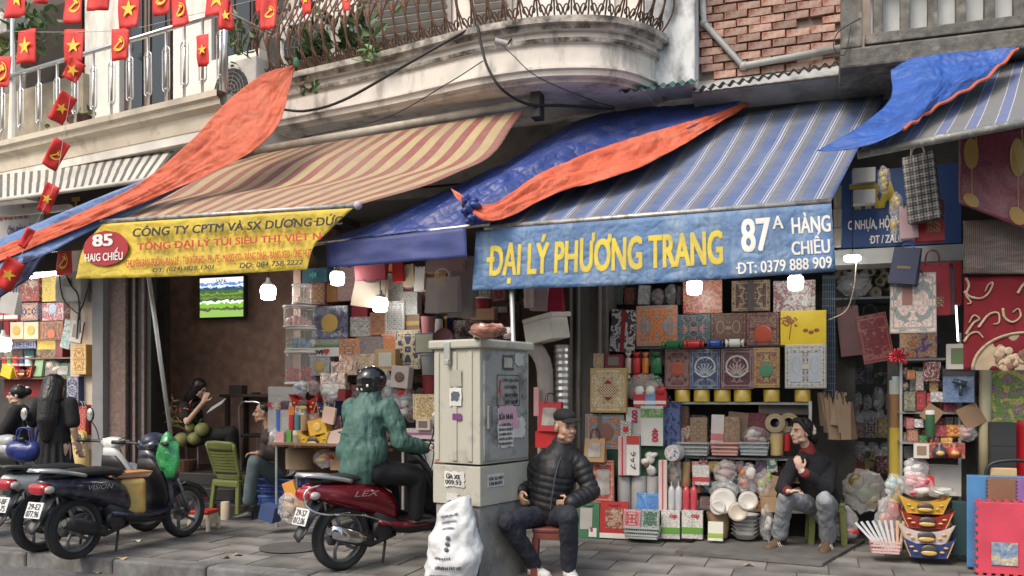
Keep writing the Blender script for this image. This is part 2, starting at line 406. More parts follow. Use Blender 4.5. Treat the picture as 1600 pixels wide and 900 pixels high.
# ================================================================== THE SETTING: street, pavement
asphalt=M('asphalt',(.13,.13,.135),.9,var=.25,vs=30,bump=.4,bs=120,dirt=(.2,.19,.17),da=.4)
mb=MB().box((0,0,-.33),(700,700,.4));struct(mb,'road',asphalt)
KY=-2.74
stone=M('paving_stone',(.225,.217,.205),.8,var=.22,vs=9,bump=.35,bs=60,dirt=(.1,.094,.088),ds=2.2,da=.7,randv=.24)
bed=M('pavement_bed',(.09,.085,.08),.95)
pave=struct(MB().box((0,(KY+.2+3.0)/2,-.075),(60,3.0-KY-.2,.13)),'pavement',bed)
tw,td=.5,.4
tile_me=MB().box((0,0,0),(tw-.012,td-.012,.05)).mesh('paving_tile');tile_me.materials.append(stone)
for j in range(7):
    yy=KY+.21+td*(j+.5)
    if yy>.1:break
    for i in range(-18,12):
        xx=-.2+(i+(.5 if j%2 else 0))*tw
        if xx<-8.5 or xx>5.2:continue
        o=bpy.data.objects.new('paving_tile',tile_me);COL.objects.link(o);o.parent=pave
        o.location=(xx,yy,-.025+random.uniform(-.004,.003));o.rotation_euler=(R(random.uniform(-.25,.25)),R(random.uniform(-.3,.3)),R(random.uniform(-.25,.25)))
kstone=M('kerb_stone',(.2,.2,.2),.85,var=.2,vs=12,bump=.4,bs=50,dirt=(.09,.085,.08),da=.6,randv=.12)
kerb=struct(MB().box((0,KY+.1,-.2),(60,.19,.16)),'kerb',bed)
k_me=MB().box((0,0,0),(.99,.2,.17)).mesh('kerb_stone');k_me.materials.append(kstone)
for i in range(-9,6):
    o=bpy.data.objects.new('kerb_stone',k_me);COL.objects.link(o);o.parent=kerb
    o.location=(i+.3,KY+.1,-.082+random.uniform(-.004,.004));o.rotation_euler=(0,0,R(random.uniform(-.4,.4)))
    b=o.modifiers.new('bevel','BEVEL');b.width=.025;b.segments=3
# a sheet of dark board lying on the pavement before the seated vendor
p=[gp(1055,866),gp(1285,886),gp(1352,847),gp(1115,838)]
single(MB().add([(q.x,q.y,.004)for q in p]+[(q.x,q.y,.03)for q in p],[(3,2,1,0),(4,5,6,7),(0,1,5,4),(1,2,6,5),(2,3,7,6),(3,0,4,7)]),'floor_board',
       M('board_grey',(.13,.125,.12),.8,var=.2,bump=.3,dirt=(.07,.065,.06)),'dark grey board lying on the pavement under the seated vendor\'s feet','board')
p=gp(455,856)
single(MB().lathe([(.28,.0),(.3,.006),(.27,.009),(.0,.01)],28,Matrix.Translation((p.x,p.y,.002))),'manhole_cover',M('cast_iron',(.13,.125,.12),.7,metal=.4,bump=.5,bs=90),'round dark manhole cover in the pavement behind the red scooter','manhole',smooth=True,auto=30)
# ================================================================== HOUSES
for k,(x,w,h)in enumerate(((-14,9,6.2),(-5,8.8,7.2),(4,9,5.6),(13,8.8,6.8))): # unseen houses opposite, added to cut low sky light under the awnings
    oc_=thing('sky_blocking_house','%s plastered house across the street behind the photographer'%('ochre','grey','cream','brown')[k],'house',(x,-19,0));pm=M('far_plaster%d'%k,((.5,.42,.28),(.45,.45,.45),(.55,.5,.42),(.4,.33,.28))[k],.9)
    build(MB().box((x,-22,h/2-.1),(w,6,h+.2)),'wall',pm,oc_)
    for i in range(3):
        for j in range(2):build(MB().box((x-w/3+i*w/3,-18.98,3.6+j*1.6),(1.2,.08,1.1)),'window',M('far_glass',(.05,.055,.06),.15),oc_)
    build(MB().box((x,-18.97,1.5),(w*.8,.08,2.8)),'shopfront',M('far_shop',(.07,.06,.055),.7),oc_)
plaster=M('white_plaster',(.72,.69,.64),.85,var=.06,vs=5,bump=.15,bs=25,dirt=(.3,.27,.23),ds=1.6,da=.25,stretch=(1,1,.35))
oldplaster=M('stained_plaster',(.68,.63,.58),.9,var=.1,vs=4,bump=.3,bs=20,dirt=(.2,.18,.16),ds=2.2,da=.38,stretch=(1.5,1.5,.4))
mould=M('moulding_grime',(.5,.46,.41),.9,var=.15,vs=8,bump=.35,bs=30,dirt=(.06,.055,.05),ds=5,da=.75)
cream=M('cream_plaster',(.62,.52,.42),.8,var=.06,bump=.1,dirt=(.4,.33,.26),da=.3)
cement=M('grey_cement',(.36,.36,.35),.9,var=.12,bump=.25,bs=30,dirt=(.16,.15,.14),da=.4)
darkcon=M('black_weathered_concrete',(.12,.115,.105),.95,var=.35,vs=14,bump=.6,bs=45,dirt=(.28,.26,.23),ds=6,da=.35)
brickm=M('old_brick',(.3,.13,.095),.9,var=.35,vs=18,bump=.5,bs=60,dirt=(.4,.32,.27),ds=4,da=.55,randv=.3)
mortar=M('mortar',(.25,.2,.165),.95,var=.2,bump=.4,bs=50,dirt=(.2,.17,.14))
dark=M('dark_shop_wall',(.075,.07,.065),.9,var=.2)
iron=M('rusty_iron',(.11,.065,.05),.75,metal=.3,var=.4,vs=20,dirt=(.3,.15,.07),ds=12,da=.45)
steel=M('stainless',(.62,.62,.6),.28,metal=.9,var=.08)
galv=M('galvanised',(.5,.51,.5),.45,metal=.7,var=.15)
pvc=M('grey_pvc',(.36,.37,.36),.5,var=.1,dirt=(.22,.21,.2),da=.3)
black=M('black_plastic',(.018,.018,.02),.45)
cable=M('black_cable',(.015,.015,.016),.5)
glass=M('dark_glass',(.03,.035,.04),.08,var=.05)
def X0(px,y=0):return pl(px,600,y).x
def sweep(path,prof,name,mat,parent,inner=None,smooth=True,auto=35):
    """moulded slab: profile (outward, z) swept along a plan path; closed back to y=inner"""
    mb=MB();n=len(path);rows=[]
    for i,p in enumerate(path):
        t=(path[min(i+1,n-1)]-path[max(i-1,0)]);t.z=0;t.normalize();nr=Vector((t.y,-t.x,0))
        rows.append([Vector((p.x,p.y,0))+nr*o+Vector((0,0,z))for o,z in prof])
    m=len(prof)
    for r in rows:mb.v+=[tuple(v)for v in r]
    for i in range(n-1):
        for k in range(m-1):mb.f.append((i*m+k,(i+1)*m+k,(i+1)*m+k+1,i*m+k+1))
    if inner is not None:
        o=len(mb.v)
        for r in rows:mb.v+=[(r[0].x,inner,r[0].z),(r[-1].x,inner,r[-1].z)]
        for i in range(n-1):
            mb.f.append((i*m,o+2*i,o+2*i+2,(i+1)*m));mb.f.append((i*m+m-1,(i+1)*m+m-1,o+2*i+3,o+2*i+1))
        mb.f.append(tuple(range(m))+(o+1,o));mb.f.append(tuple((n-1)*m+k for k in range(m))+(o+2*n-1,o+2*n-2))
    return build(mb,name,mat,parent,smooth=smooth,auto=auto)
# ---- brick house (number 87A and beyond), facade on y = 0
bh=thing('brick_house','old house with bare red brick upper wall and cement ledge above the blue striped awning','house',(X0(1200),0,0))
xl,xr=X0(1087),6.2
wz0=pl(1200,118,0).z
build(MB().box(((xl+xr)/2,.2,(wz0+7.2)/2),(xr-xl,.36,7.2-wz0)),'wall',mortar,bh)
bl,bhh=.215,.066
b_mes=[]
for q in range(5):
    me=MB().box((0,0,0),(bl,.09,bhh)).mesh('brick');me.materials.append(brickm);b_mes.append(me)
    for v in me.vertices:v.co+=Vector((random.uniform(-.006,.006),random.uniform(-.006,.004),random.uniform(-.005,.005)))
z=wz0+.05;row=0;nb=0
while z<5.6 and nb<300:
    x=xl+.06+(bl/2 if row%2 else 0)
    while x<X0(1325):
        if random.random()>.04:
            o=bpy.data.objects.new('brick',random.choice(b_mes));COL.objects.link(o);o.parent=bh;o.matrix_parent_inverse=XF[bh.name].inverted()
            o.location=(x,.012+random.uniform(-.012,.01),z);o.rotation_euler=(0,0,R(random.uniform(-1.2,1.2)));nb+=1
        x+=bl+.014+random.uniform(-.003,.003)
    z+=bhh+.016;row+=1
# ledge and shop lintel
A,B=pl(1085,160,-.12),pl(1340,112,-.12)
mb=MB();zz=(A.z+B.z)/2
mb.add([(xl,0,wz0+.02),(3.6,0,wz0+.02),(3.6,-.32,wz0-.2),(xl,-.32,wz0-.2),(xl,-.02,wz0-.3),(3.6,-.02,wz0-.3)],[(0,1,2,3),(3,2,5,4),(0,3,4),(1,5,2)])
build(mb,'ledge',cement,bh)
build(MB().box(((xl+xr)/2,.14,wz0-.52),(xr-xl,.12,1.04)),'lintel',dark,bh)
# interior shell of the 87A shop
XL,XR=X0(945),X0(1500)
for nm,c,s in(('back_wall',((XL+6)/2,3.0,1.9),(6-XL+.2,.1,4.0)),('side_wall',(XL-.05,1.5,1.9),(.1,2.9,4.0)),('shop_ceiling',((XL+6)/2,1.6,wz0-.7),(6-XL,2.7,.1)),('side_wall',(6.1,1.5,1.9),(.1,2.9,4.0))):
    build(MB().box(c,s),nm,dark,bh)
# concrete balcony of the brick house, far right
P0,P1=pl(1313,88,-.95),pl(1640,24,-.95)
zb=pl(1315,108,-.95).z
build(MB().box(((P0.x+5.5)/2,-.45,zb+.09),(5.5-P0.x,1.0,.17)),'balcony_slab',darkcon,bh,bevel=.02)
build(MB().box((P0.x+.09,-.87,zb+.62),(.17,.17,.9)),'corner_post',darkcon,bh,bevel=.015)
for k in range(9):
    xx=P0.x+.3+k*.21
    build(MB().box((xx,-.87,zb+.52),(.075,.09,.5)),'baluster',darkcon,bh,bevel=.01)
build(MB().box(((P0.x+5.5)/2+.1,-.87,zb+.235),(5.3-P0.x,.14,.09)),'balustrade_base',darkcon,bh,bevel=.01)
build(MB().box(((P0.x+5.5)/2+.1,-.87,zb+.82),(5.3-P0.x,.15,.1)),'balustrade_rail',darkcon,bh,bevel=.01)
build(MB().box(((P0.x+5.5)/2+.1,-.74,zb+.5),(5.2-P0.x,.03,.46)),'balustrade_backing_sheet',M('pale_sheet',(.5,.53,.55),.6),bh)
br=MB().add([(P0.x+.05,0,zb-.45),(P0.x+.28,0,zb-.45),(P0.x+.28,-.85,zb),(P0.x+.05,-.85,zb),(P0.x+.05,0,zb),(P0.x+.28,0,zb)],[(0,1,2,3),(0,3,4),(1,5,2),(4,3,2,5),(0,4,5,1)])
# ---- old house in the middle with the curved balcony
oh=thing('old_house','old stained plaster house with curved moulded balcony and rusty iron railing','house',(X0(700),.1,0))
ZB=4.4
pth=[zp(405,205,ZB)]+[zp(a,b,ZB)for a,b in((434,199),(520,182.5),(603,166),(680,149),(738,136),(790,128),(839,122),(890,119.5),(940,120),(975,124),(1002,131))]
pth=poly(pth,44)
last=pth[-1];pth+=[Vector((last.x+.12,last.y+.25,ZB)),Vector((last.x+.16,.1,ZB))]
prof=[(-.14,ZB),(-.13,ZB+.03),(-.06,ZB+.035),(-.05,ZB+.08),(-.02,ZB+.09),(-.02,ZB+.115),(-.05,ZB+.125),(-.05,ZB+.33),(-.02,ZB+.335),(-.01,ZB+.365),(-.03,ZB+.375),(-.03,ZB+.43),(.02,ZB+.435),(.03,ZB+.47),(.07,ZB+.48),(.075,ZB+.535),(.03,ZB+.545)]
bal=sweep(pth,prof,'balcony_slab',oldplaster,oh,inner=.1)
top=[(-.0,ZB+.5452),(.078,ZB+.5365),(.073,ZB+.478),(.032,ZB+.468),(.022,ZB+.433)]
sweep(pth,[(o+.003,z)for o,z in reversed(top)],'grimy_cornice',mould,oh)
sweep(pth,[(-.047,ZB+.333),(-.016,ZB+.333),(-.006,ZB+.366),(-.03,ZB+.379)],'string_moulding',mould,oh)
xa,xb=X0(395),X0(1087)
build(MB().box(((xa+xb)/2,.3,6.1),(xb-xa,.38,3.4)),'upper_wall',oldplaster,oh)
build(MB().box(((xa+xb)/2,.35,4.15),(xb-xa,.3,.62)),'lintel',M('brown_grey_plaster',(.25,.22,.2),.9,dirt=(.1,.09,.08)),oh)
pa,pb=pl(1006,60,-.35),pl(1086,60,-.35)
pz=pl(1045,136,-.35).z
build(MB().box(((pa.x+pb.x)/2,-.12,(pz+7)/2),(pb.x-pa.x,.46,7-pz)),'corner_pillar',M('peeling_white_plaster',(.66,.68,.7),.9,var=.08,vs=4,bump=.3,bs=18,dirt=(.13,.125,.12),ds=2.6,da=.55,stretch=(1.2,1.2,.7)),oh,bevel=.02)
sh=M('grey_shutter',(.2,.19,.18),.8,var=.15)
for a,b in((560,705),(735,800)):
    p0,p1=pl(a,60,.08),pl(b,60,.08);d=build(MB().box(((p0.x+p1.x)/2,.095,5.75),(p1.x-p0.x,.05,1.9)),'shutter',M('shutter_frame',(.3,.27,.25),.8),oh)
    for k in range(20):
        build(MB().box(((p0.x+p1.x)/2,.055,4.95+k*.095),(p1.x-p0.x-.1,.02,.07),rot=Matrix.Rotation(R(30),3,'X')),'slat',sh,d)
p0,p1=pl(820,40,.08),pl(960,40,.08)
build(MB().box(((p0.x+p1.x)/2,.1,6.0),(p1.x-p0.x,.06,2.4)),'white_shutter_door',M('whitish_paint',(.6,.6,.58),.6),oh)
# iron railing: every bar its own part
def rail_bar(kind):
    m=MB()
    r=.009
    belly=lambda t:.16*math.sin(math.pi*min(1,t*1.15))*(1-t*.35)
    if kind==0:
        for s in(-1,1):
            m.tube(poly([(s*(.005+.07*abs(math.sin(t*math.pi*2.0))),-belly(t),t*.95)for t in[i/10 for i in range(11)]],22),r,5)
        m.ell((0,-belly(.5),.475),(.022,.022,.035),6,5);m.ell((0,-belly(.78),.74),(.02,.02,.05),6,5)
    else:
        m.tube(poly([(0,-belly(t),t*.95)for t in[i/8 for i in range(9)]],14),r,5)
        m.ell((0,-belly(.42),.4),(.028,.02,.06),6,5)
        for s in(-1,1):
            m.tube(poly([(s*x,-belly(zz),zz)for x,zz in((.0,.02),(.05,.02),(.075,.07),(.05,.115),(.02,.09),(.035,.06))],16),r*.85,5)
            m.tube(poly([(s*x,-belly(zz),zz)for x,zz in((.0,.5),(.04,.56),(.085,.66),(.06,.72),(.04,.68))],14),r*.85,5)
    me=m.mesh('railing_bar');me.materials.append(iron);return me
bars=[rail_bar(0),rail_bar(1)]
rp=poly(pth[:46],62)
for i,q in enumerate(rp):
    t=rp[min(i+1,62)]-rp[max(i-1,0)];a=math.atan2(t.y,t.x)
    o=bpy.data.objects.new('railing_bar',bars[i%2]);COL.objects.link(o);o.parent=oh;o.matrix_parent_inverse=XF[oh.name].inverted()
    o.location=(q.x-.08*math.sin(-a)*0,q.y+.03,ZB+.545);o.rotation_euler=(0,0,a)
for zz,off in((ZB+.56,0),(ZB+1.48,0)):
    build(MB().tube([(q.x,q.y+.03,zz)for q in rp],.014,6),'railing_rail',iron,oh)
# ---- ground-floor structure of the old house and its neighbours
gx0=X0(150)
gw=M('cafe_brown_wall',(.44,.27,.21),.55,var=.25,vs=7,bump=.1,dirt=(.26,.18,.15),da=.4)
wl=thing('cafe_room','dark brown stone-clad cafe room with raised floor behind the yellow banner','room',(X0(300),1,0))
cx0,cx1=X0(168),X0(436)
build(MB().box(((cx0+cx1)/2-.3,1.45,2.0),(cx1-cx0+1.6,.1,4.0)),'back_wall',gw,wl)
build(MB().box((cx1+.15,.95,2.0),(.1,1.6,4.0)),'side_wall',gw,wl)
build(MB().box(((cx0+cx1)/2-.2,.95,3.62),(cx1-cx0+1.4,1.7,.1)),'ceiling',dark,wl)
build(MB().box(((cx0+cx1)/2-.2,1.12,.225),(cx1-cx0+.35,1.24,.45)),'raised_floor',M('black_granite',(.035,.034,.036),.35,var=.3,vs=60),wl)
for k in range(3):
    build(MB().box(((X0(255)+cx1)/2,.5-.25*k-.125,.075+.15*(2-k)),(cx1-X0(255),.25,.149)),'step',MATS['black_granite'],wl,bevel=.008)
gran=M('brown_granite',(.17,.115,.1),.5,var=.3,vs=25,dirt=(.25,.19,.17),ds=9,da=.35)
for a,b,m_,yy in((169,196,gran,.0),(196,207,black,.06),(207,211,gran,.03),(211,221,black,.06),(221,225,gran,.03),(225,236,black,.06)):
    p0,p1=pl(a,600,yy),pl(b,600,yy)
    build(MB().box(((p0.x+p1.x)/2,yy+.05,1.75),(p1.x-p0.x-.002,.1,3.5)),'pilaster_strip',m_,wl)
cp=thing('party_wall','cream plastered wall end with grey steel post between two shops','wall',(X0(130),0,0))
p0,p1,p2=X0(110),X0(152),X0(169)
build(MB().box(((p0+p1)/2,.4,1.9),(p1-p0,.8,3.8)),'plaster',cream,cp)
build(MB().box(((p1+p2)/2+.002,-.03,1.75),(p2-p1,.12,3.5)),'steel_post',M('grey_paint',(.22,.22,.23),.5),cp,bevel=.006)
# shop rooms either side
ls=thing('gift_shop_room','brightly stocked gift shop room at the far left of the street','room',(X0(40),1,0))
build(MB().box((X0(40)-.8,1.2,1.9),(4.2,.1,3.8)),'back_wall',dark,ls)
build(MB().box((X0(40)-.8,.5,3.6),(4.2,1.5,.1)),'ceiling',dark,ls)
ms=thing('goods_shop_room','goods shop room behind the rider and the grey cabinet','room',(X0(620),1,0))
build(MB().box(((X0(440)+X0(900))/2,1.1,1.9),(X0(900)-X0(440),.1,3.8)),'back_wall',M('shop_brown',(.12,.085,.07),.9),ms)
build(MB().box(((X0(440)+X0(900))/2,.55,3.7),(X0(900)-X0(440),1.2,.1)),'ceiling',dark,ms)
cc=thing('concrete_column','dark stained concrete column between the goods shop and the shelves','column',(X0(920),.1,0))
build(MB().box(((X0(886)+X0(948))/2,.25,2.0),(X0(948)-X0(886),.5,4.0)),'shaft',M('dark_column',(.12,.11,.1),.9,var=.2,dirt=(.05,.045,.04),stretch=(3,3,.3)),cc,bevel=.01)
for a in(893,905,938):
    build(MB().tube([(X0(a),-.03,0),(X0(a),-.03,3.7)],.022,6),'conduit',M('old_conduit',(.17,.15,.13),.7),cc)
# ---- white house, left
LZ=4.3
LA,LB=zp(0,267,LZ),zp(304,203,LZ);LD=(LB-LA);LD.z=0;LD.normalize();LN=Vector((-LD.y,LD.x,0))
def pw(px,py,off):
    d=ray(px,py);P=LA+LN*off;k=(P-CAM).dot(LN)/d.dot(LN);return CAM+d*k
LROT=Matrix((LD,LN,Vector((0,0,1)))).transposed()
wh=thing('white_house','white house with cream cornice and dark double door behind the steel railing','house',LA+LN)
def lbox(px0,py0,px1,py1,off,depth,name,mat,parent,bevel=0):
    a,b=pw(px0,py0,off),pw(px1,py1,off);c=(a+b)/2+LN*depth/2
    w=abs((b-a).dot(LD));h=abs(a.z-b.z);return build(MB().box(c,(w,depth,h),rot=LROT),name,mat,parent,bevel=bevel)
p0=pw(-60,290,0);p1=pw(350,193,0)
lp=[p0.lerp(p1,i/6)for i in range(7)]
lprof=[(-.2,LZ-.12),(-.12,LZ-.1),(-.11,LZ-.02),(-.04,LZ),(-.03,LZ+.16),(.0,LZ+.18),(.05,LZ+.2),(.06,LZ+.25),(.1,LZ+.27),(.1,LZ+.335),(-.1,LZ+.34)]
sweep(lp,lprof,'balcony_cornice',M('cream_cornice',(.6,.53,.43),.85,var=.08,dirt=(.33,.28,.22),ds=3,da=.3),wh,auto=30)
mb=MB();a,b=p0+LN*.05,p1+LN*.05
for q,z in((a,LZ-.1),(b,LZ-.1),(b+LN*1.1,LZ-.1),(a+LN*1.1,LZ-.1)):mb.v.append((q.x,q.y,z))
for q in list(mb.v):mb.v.append((q[0],q[1],LZ+.33))
mb.f=[(3,2,1,0),(4,5,6,7),(0,1,5,4),(1,2,6,5),(2,3,7,6),(3,0,4,7)]
build(mb,'balcony_slab',plaster,wh)
a,b=pw(-80,0,1.05),pw(420,0,1.05);c=(a+b)/2+LN*.15
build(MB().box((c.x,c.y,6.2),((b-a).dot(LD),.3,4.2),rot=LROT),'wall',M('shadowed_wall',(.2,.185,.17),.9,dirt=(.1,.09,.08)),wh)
lbox(132,-60,186,230,.9,.14,'pilaster',plaster,wh,.01)
lbox(270,-60,330,225,.9,.14,'pilaster',plaster,wh,.01)
lbox(330,95,405,215,.86,.12,'panel',plaster,wh)
wood=M('dark_door_wood',(.075,.05,.04),.5,var=.2)
dr=lbox(192,-60,266,215,.98,.06,'door',wood,wh)
for a,b in((200,222),(238,258)):lbox(a,-60,b,190,.96,.02,'pane',glass,dr)
for a,b in((226,229),(231,234)):lbox(a,-60,b,205,.95,.03,'stile',M('door_wood_light',(.13,.09,.07),.5),dr)
wn=lbox(336,-60,395,92,.95,.06,'window',wood,wh);lbox(344,-60,366,84,.93,.02,'pane',glass,wn);lbox(371,-60,390,84,.93,.02,'pane',glass,wn)
for k in range(9):lbox(40,8+k*17,128,17+k*17,.98,.04,'louvre',M('brown_louvre',(.07,.055,.045),.7),wh)
lbox(0,150,130,210,.8,.1,'low_wall',M('wood_board',(.32,.27,.2),.8,var=.2),wh)
# stainless railing
rl=thing('steel_railing','stainless steel balcony railing with oval loops on the white house','railing',LA+Vector((0,0,.34)))
zt=LZ+.335
def bal_mesh():
    m=MB();m.tube([(0,0,0),(0,0,.84)],.016,8)
    m.tube([(.058*math.cos(a),0,.42+(.2 if math.sin(a)>0 else-.2)+.05*math.sin(a))for a in[2*math.pi*k/24 for k in range(24)]],.008,6,closed=True)
    m.ell((0,0,.2),(.022,.022,.015),8,5);m.ell((0,0,.62),(.022,.022,.015),8,5)
    me=m.mesh('baluster');me.materials.append(steel);me.polygons.foreach_set('use_smooth',[True]*len(me.polygons));return me
bm_=bal_mesh();la=math.atan2(LD.y,LD.x)
for k in range(13):
    px=4+k*28.4;q=pw(px,200,.04)
    o=bpy.data.objects.new('baluster',bm_);COL.objects.link(o);o.parent=rl;o.matrix_parent_inverse=XF[rl.name].inverted();o.location=(q.x,q.y,zt);o.rotation_euler=(0,0,la)
a,b=pw(-30,200,.04),pw(352,200,.04)
build(MB().tube([(a.x,a.y,zt+.86),(b.x,b.y,zt+.86)],.027,10),'top_rail',steel,rl,smooth=True)
build(MB().tube([(b.x,b.y,zt),(b.x,b.y,zt+.95)],.032,10),'end_post',steel,rl,smooth=True)
q=b+LN*.9;build(MB().tube([(b.x,b.y,zt+.86),(q.x,q.y,zt+.86)],.022,8),'return_rail',steel,rl)
# tall post with planter at far left of the balcony
q=pw(20,60,.1);st=thing('balcony_post','thick white and steel post at the end of the white balcony','post',(q.x,q.y,zt))
build(MB().tube([(q.x,q.y,zt+.5),(q.x,q.y,zt+2.4)],.03,10),'pole',steel,st);build(MB().tube([(q.x,q.y,zt),(q.x,q.y,zt+.9)],.06,10,r2=.03),'sleeve',plaster,st)
# ---- plants
leafm=M('leaf_green',(.07,.13,.035),.5,var=.35,vs=9,randv=.2);leafl=M('leaf_light',(.22,.28,.07),.5,var=.3,vs=9)
def leaves(c,rad,n,size,mat,name,parent,up=.3,seed=1,long=2.2):
    rnd=random.Random(seed);m=MB();c=Vector(c)
    for _ in range(n):
        p=c+Vector((rnd.gauss(0,rad[0]),rnd.gauss(0,rad[1]),rnd.gauss(0,rad[2])))
        d=Vector((rnd.uniform(-1,1),rnd.uniform(-1,.4),rnd.uniform(-.6,.8)+up)).normalized();w=d.orthogonal().normalized();w=Matrix.Rotation(rnd.uniform(0,6.3),3,d)@w
        L=size*rnd.uniform(.6,1.3);nrm=d.cross(w)
        m.add([p,p+d*L*.35+w*L/long/2+nrm*L*.05,p+d*L*.75+w*L/long/3,p+d*L-nrm*L*.12,p+d*L*.75-w*L/long/3,p+d*L*.35-w*L/long/2+nrm*L*.05],[(0,1,2,3),(0,3,4,5)])
    return build(m,name,mat,parent,fix=False)
def potted(name,label,c,rad,n,size,seed,pot=True,mat=None,pz=None):
    t=thing(name,label,'plant',(c[0],c[1],pz if pz is not None else c[2]))
    leaves(c,rad,n,size,mat or leafm,'foliage',t,seed=seed)
    z0=pz if pz is not None else c[2]-.3
    if pot:build(MB().lathe([(.1,z0),(.14,z0+.22),(.15,z0+.22),(.13,z0+.2)],14,Matrix.Translation((c[0],c[1],0))),'pot',M('dark_pot',(.12,.06,.045),.8),t)
    m=MB();rnd=random.Random(seed)
    for _ in range(5):m.tube([(c[0],c[1],z0+.15),(c[0]+rnd.gauss(0,rad[0]),c[1]+rnd.gauss(0,rad[1]),c[2]+rnd.uniform(-.1,.2))],.008,5)
    build(m,'stems',M('stem',(.1,.08,.04),.8),t)
q=zp(500,100,ZB+.8);potted('potted_plant','large leafy plant behind the iron railing beside the shutters',(zp(520,60,ZB+.9).x,-.35,ZB+.95),(.28,.12,.2),110,.2,3,pz=ZB+.55)
potted('potted_plant','leafy plant on the iron balcony below the red flags',(zp(455,60,ZB+.9).x,-.4,ZB+.8),(.14,.1,.14),60,.14,4,pz=ZB+.55)
q=pl(580,85,-1.0);potted('weed_plant','small bright green weed hanging from the balcony edge',(q.x,q.y-.02,q.z),(.03,.02,.04),9,.14,5,pot=False,mat=M('weed_green',(.12,.24,.06),.5),pz=q.z)
q=pl(482,140,-.95);potted('fern_plant','hanging fern tuft on the stained balcony front beside the orange tarp',(q.x,q.y,q.z),(.06,.02,.03),22,.1,6,pot=False,pz=q.z)
q=pw(45,55,.35);potted('potted_plant','bushy green plant in the planter above the white balcony',(q.x,q.y,q.z),(.22,.12,.16),120,.15,7,pz=q.z-.4)
q=pw(3,75,.3);potted('potted_plant','pale yellow-green plant at the far left end of the balcony',(q.x,q.y,q.z),(.1,.08,.12),40,.14,8,mat=leafl,pz=q.z-.4)
q=pw(125,195,.2);potted('potted_plant','low dark plant on the white balcony floor behind the loops',(q.x,q.y,q.z),(.16,.08,.08),45,.12,9,pz=zt)
q=pw(375,60,.4);potted('climbing_plant','climbing vine at the corner post between the two balconies',(q.x,q.y,q.z),(.12,.06,.12),30,.12,10,pot=False,pz=q.z-.3)
q=pw(10,45,.3);single(MB().box((q.x,q.y,q.z),(.5,.3,.28),rot=LROT),'planter_box',M('white_planter',(.6,.58,.55),.6,dirt=(.3,.28,.25)),'white rectangular planter box on the balcony rail at far left','planter',bevel=.01)
# ---- air conditioners
def aircon(px0,py0,px1,py1,y,label,plane=None):
    f=(lambda a,b:plane(a,b))if plane else(lambda a,b:pl(a,b,y))
    a,b=f(px0,py0),f(px1,py1);c=(a+b)/2;w,h=(b-a).length*.97,abs(a.z-b.z);rot=LROT if plane else None
    t=thing('air_conditioner',label,'air conditioner',(c.x,c.y,min(a.z,b.z)))
    w=math.hypot(b.x-a.x,b.y-a.y);n=Vector((0,1,0))if not plane else LN
    build(MB().box(c+n*.15,(w,.3,h),rot=rot),'casing',M('ac_white',(.62,.6,.55),.5),t,bevel=.015)
    r=min(w,h)*.42;rt=(rot or Matrix.Identity(3)).to_4x4()
    mt=Matrix.Translation(c-n*.01+(LD if plane else Vector((1,0,0)))*(-w*.1))@rt@Matrix.Rotation(R(90),4,'X')
    build(MB().lathe([(r,-.01),(r,.01),(r*.96,.01),(0.01,.0)],24,mt),'fan_opening',M('fan_dark',(.05,.05,.05),.6),t)
    g=MB()
    for k in range(1,6):g.tube([mt@Vector((r*k/6*math.cos(u),r*k/6*math.sin(u),.018))for u in[2*math.pi*i/20 for i in range(20)]],.004,4,closed=True)
    for k in range(10):u=math.pi*2*k/10;g.tube([mt@Vector((.02*math.cos(u),.02*math.sin(u),.018)),mt@Vector((r*math.cos(u),r*math.sin(u),.018))],.004,4)
    build(g,'grille',M('grille_grey',(.3,.29,.27),.5),t)
aircon(337,102,400,185,0,'white air conditioner with mesh grille on the white balcony beside the orange tarp',plane=lambda a,b:pw(a,b,.45))
aircon(437,32,545,112,-.35,'air conditioner with round fan behind the rusty iron railing')
# ---- drain pipe, cables
pp=thing('drain_pipe','grey plastic drain pipe bending across the brick wall','pipe',pl(1160,105,-.07))
pts=[pl(a,b,-.075)for a,b in((1096,-30),(1100,36),(1162,103),(1318,74))]
build(MB().tube(pts[:2]+[pts[1].lerp(pts[2],.98),pts[2],pts[2].lerp(pts[3],.02),pts[3]],.032,12),'tube',pvc,pp,smooth=True)
for q,d in((pts[1],(0,0,1)),(pts[2],(1,0,.2))):
    build(MB().ell(q,.042,12,8),'elbow_joint',pvc,pp,smooth=True)
def wire(name,label,pts,r=.008,n=30,mat=None):
    return single(MB().tube(poly(pts,n),r,6),name,mat or cable,label,'cable',smooth=True)
wire('cable','thick black cable sagging across the stained balcony front',[pl(440,171,-1.02),pl(480,173,-1.1),pl(540,155,-1.15),pl(640,98,-1.25),pl(730,47,-1.2),pl(748,42,-1.2)],.014)
wire('cable','black cable dropping from the balcony edge to the awning roller bracket',[pl(746,40,-1.25),pl(752,70,-1.25),pl(762,105,-1.25),pl(785,140,-1.2),pl(826,163,-.9),pl(880,165,-.7),pl(960,170,-.4)],.014)
wire('cable','thin paired wire slanting from the balcony to the striped awning',[pl(755,95,-1.26),pl(700,130,-1.2),pl(600,185,-1.0),pl(470,215,-.9)],.005)
wire('cable','thin wire running from the camera down to the green roof sheet',[pl(775,62,-1.3),pl(800,85,-1.3),pl(840,120,-1.25),pl(920,155,-.8),pl(962,168,-.5)],.005)
wire('cable','black wires looping around the concrete balcony corner',[pl(1345,28,-1.0),pl(1310,50,-1.0),pl(1303,75,-1.0),pl(1320,85,-1.0),pl(1330,40,-1.0)],.005)
wire('cable','wires bundled down the edge of the white corner pillar',[pl(1006,-10,-.4),pl(1007,60,-.42),pl(1010,131,-.42)],.009)
cm=thing('security_camera','small security camera fixed under the iron balcony railing','camera',pl(785,68,-1.28))
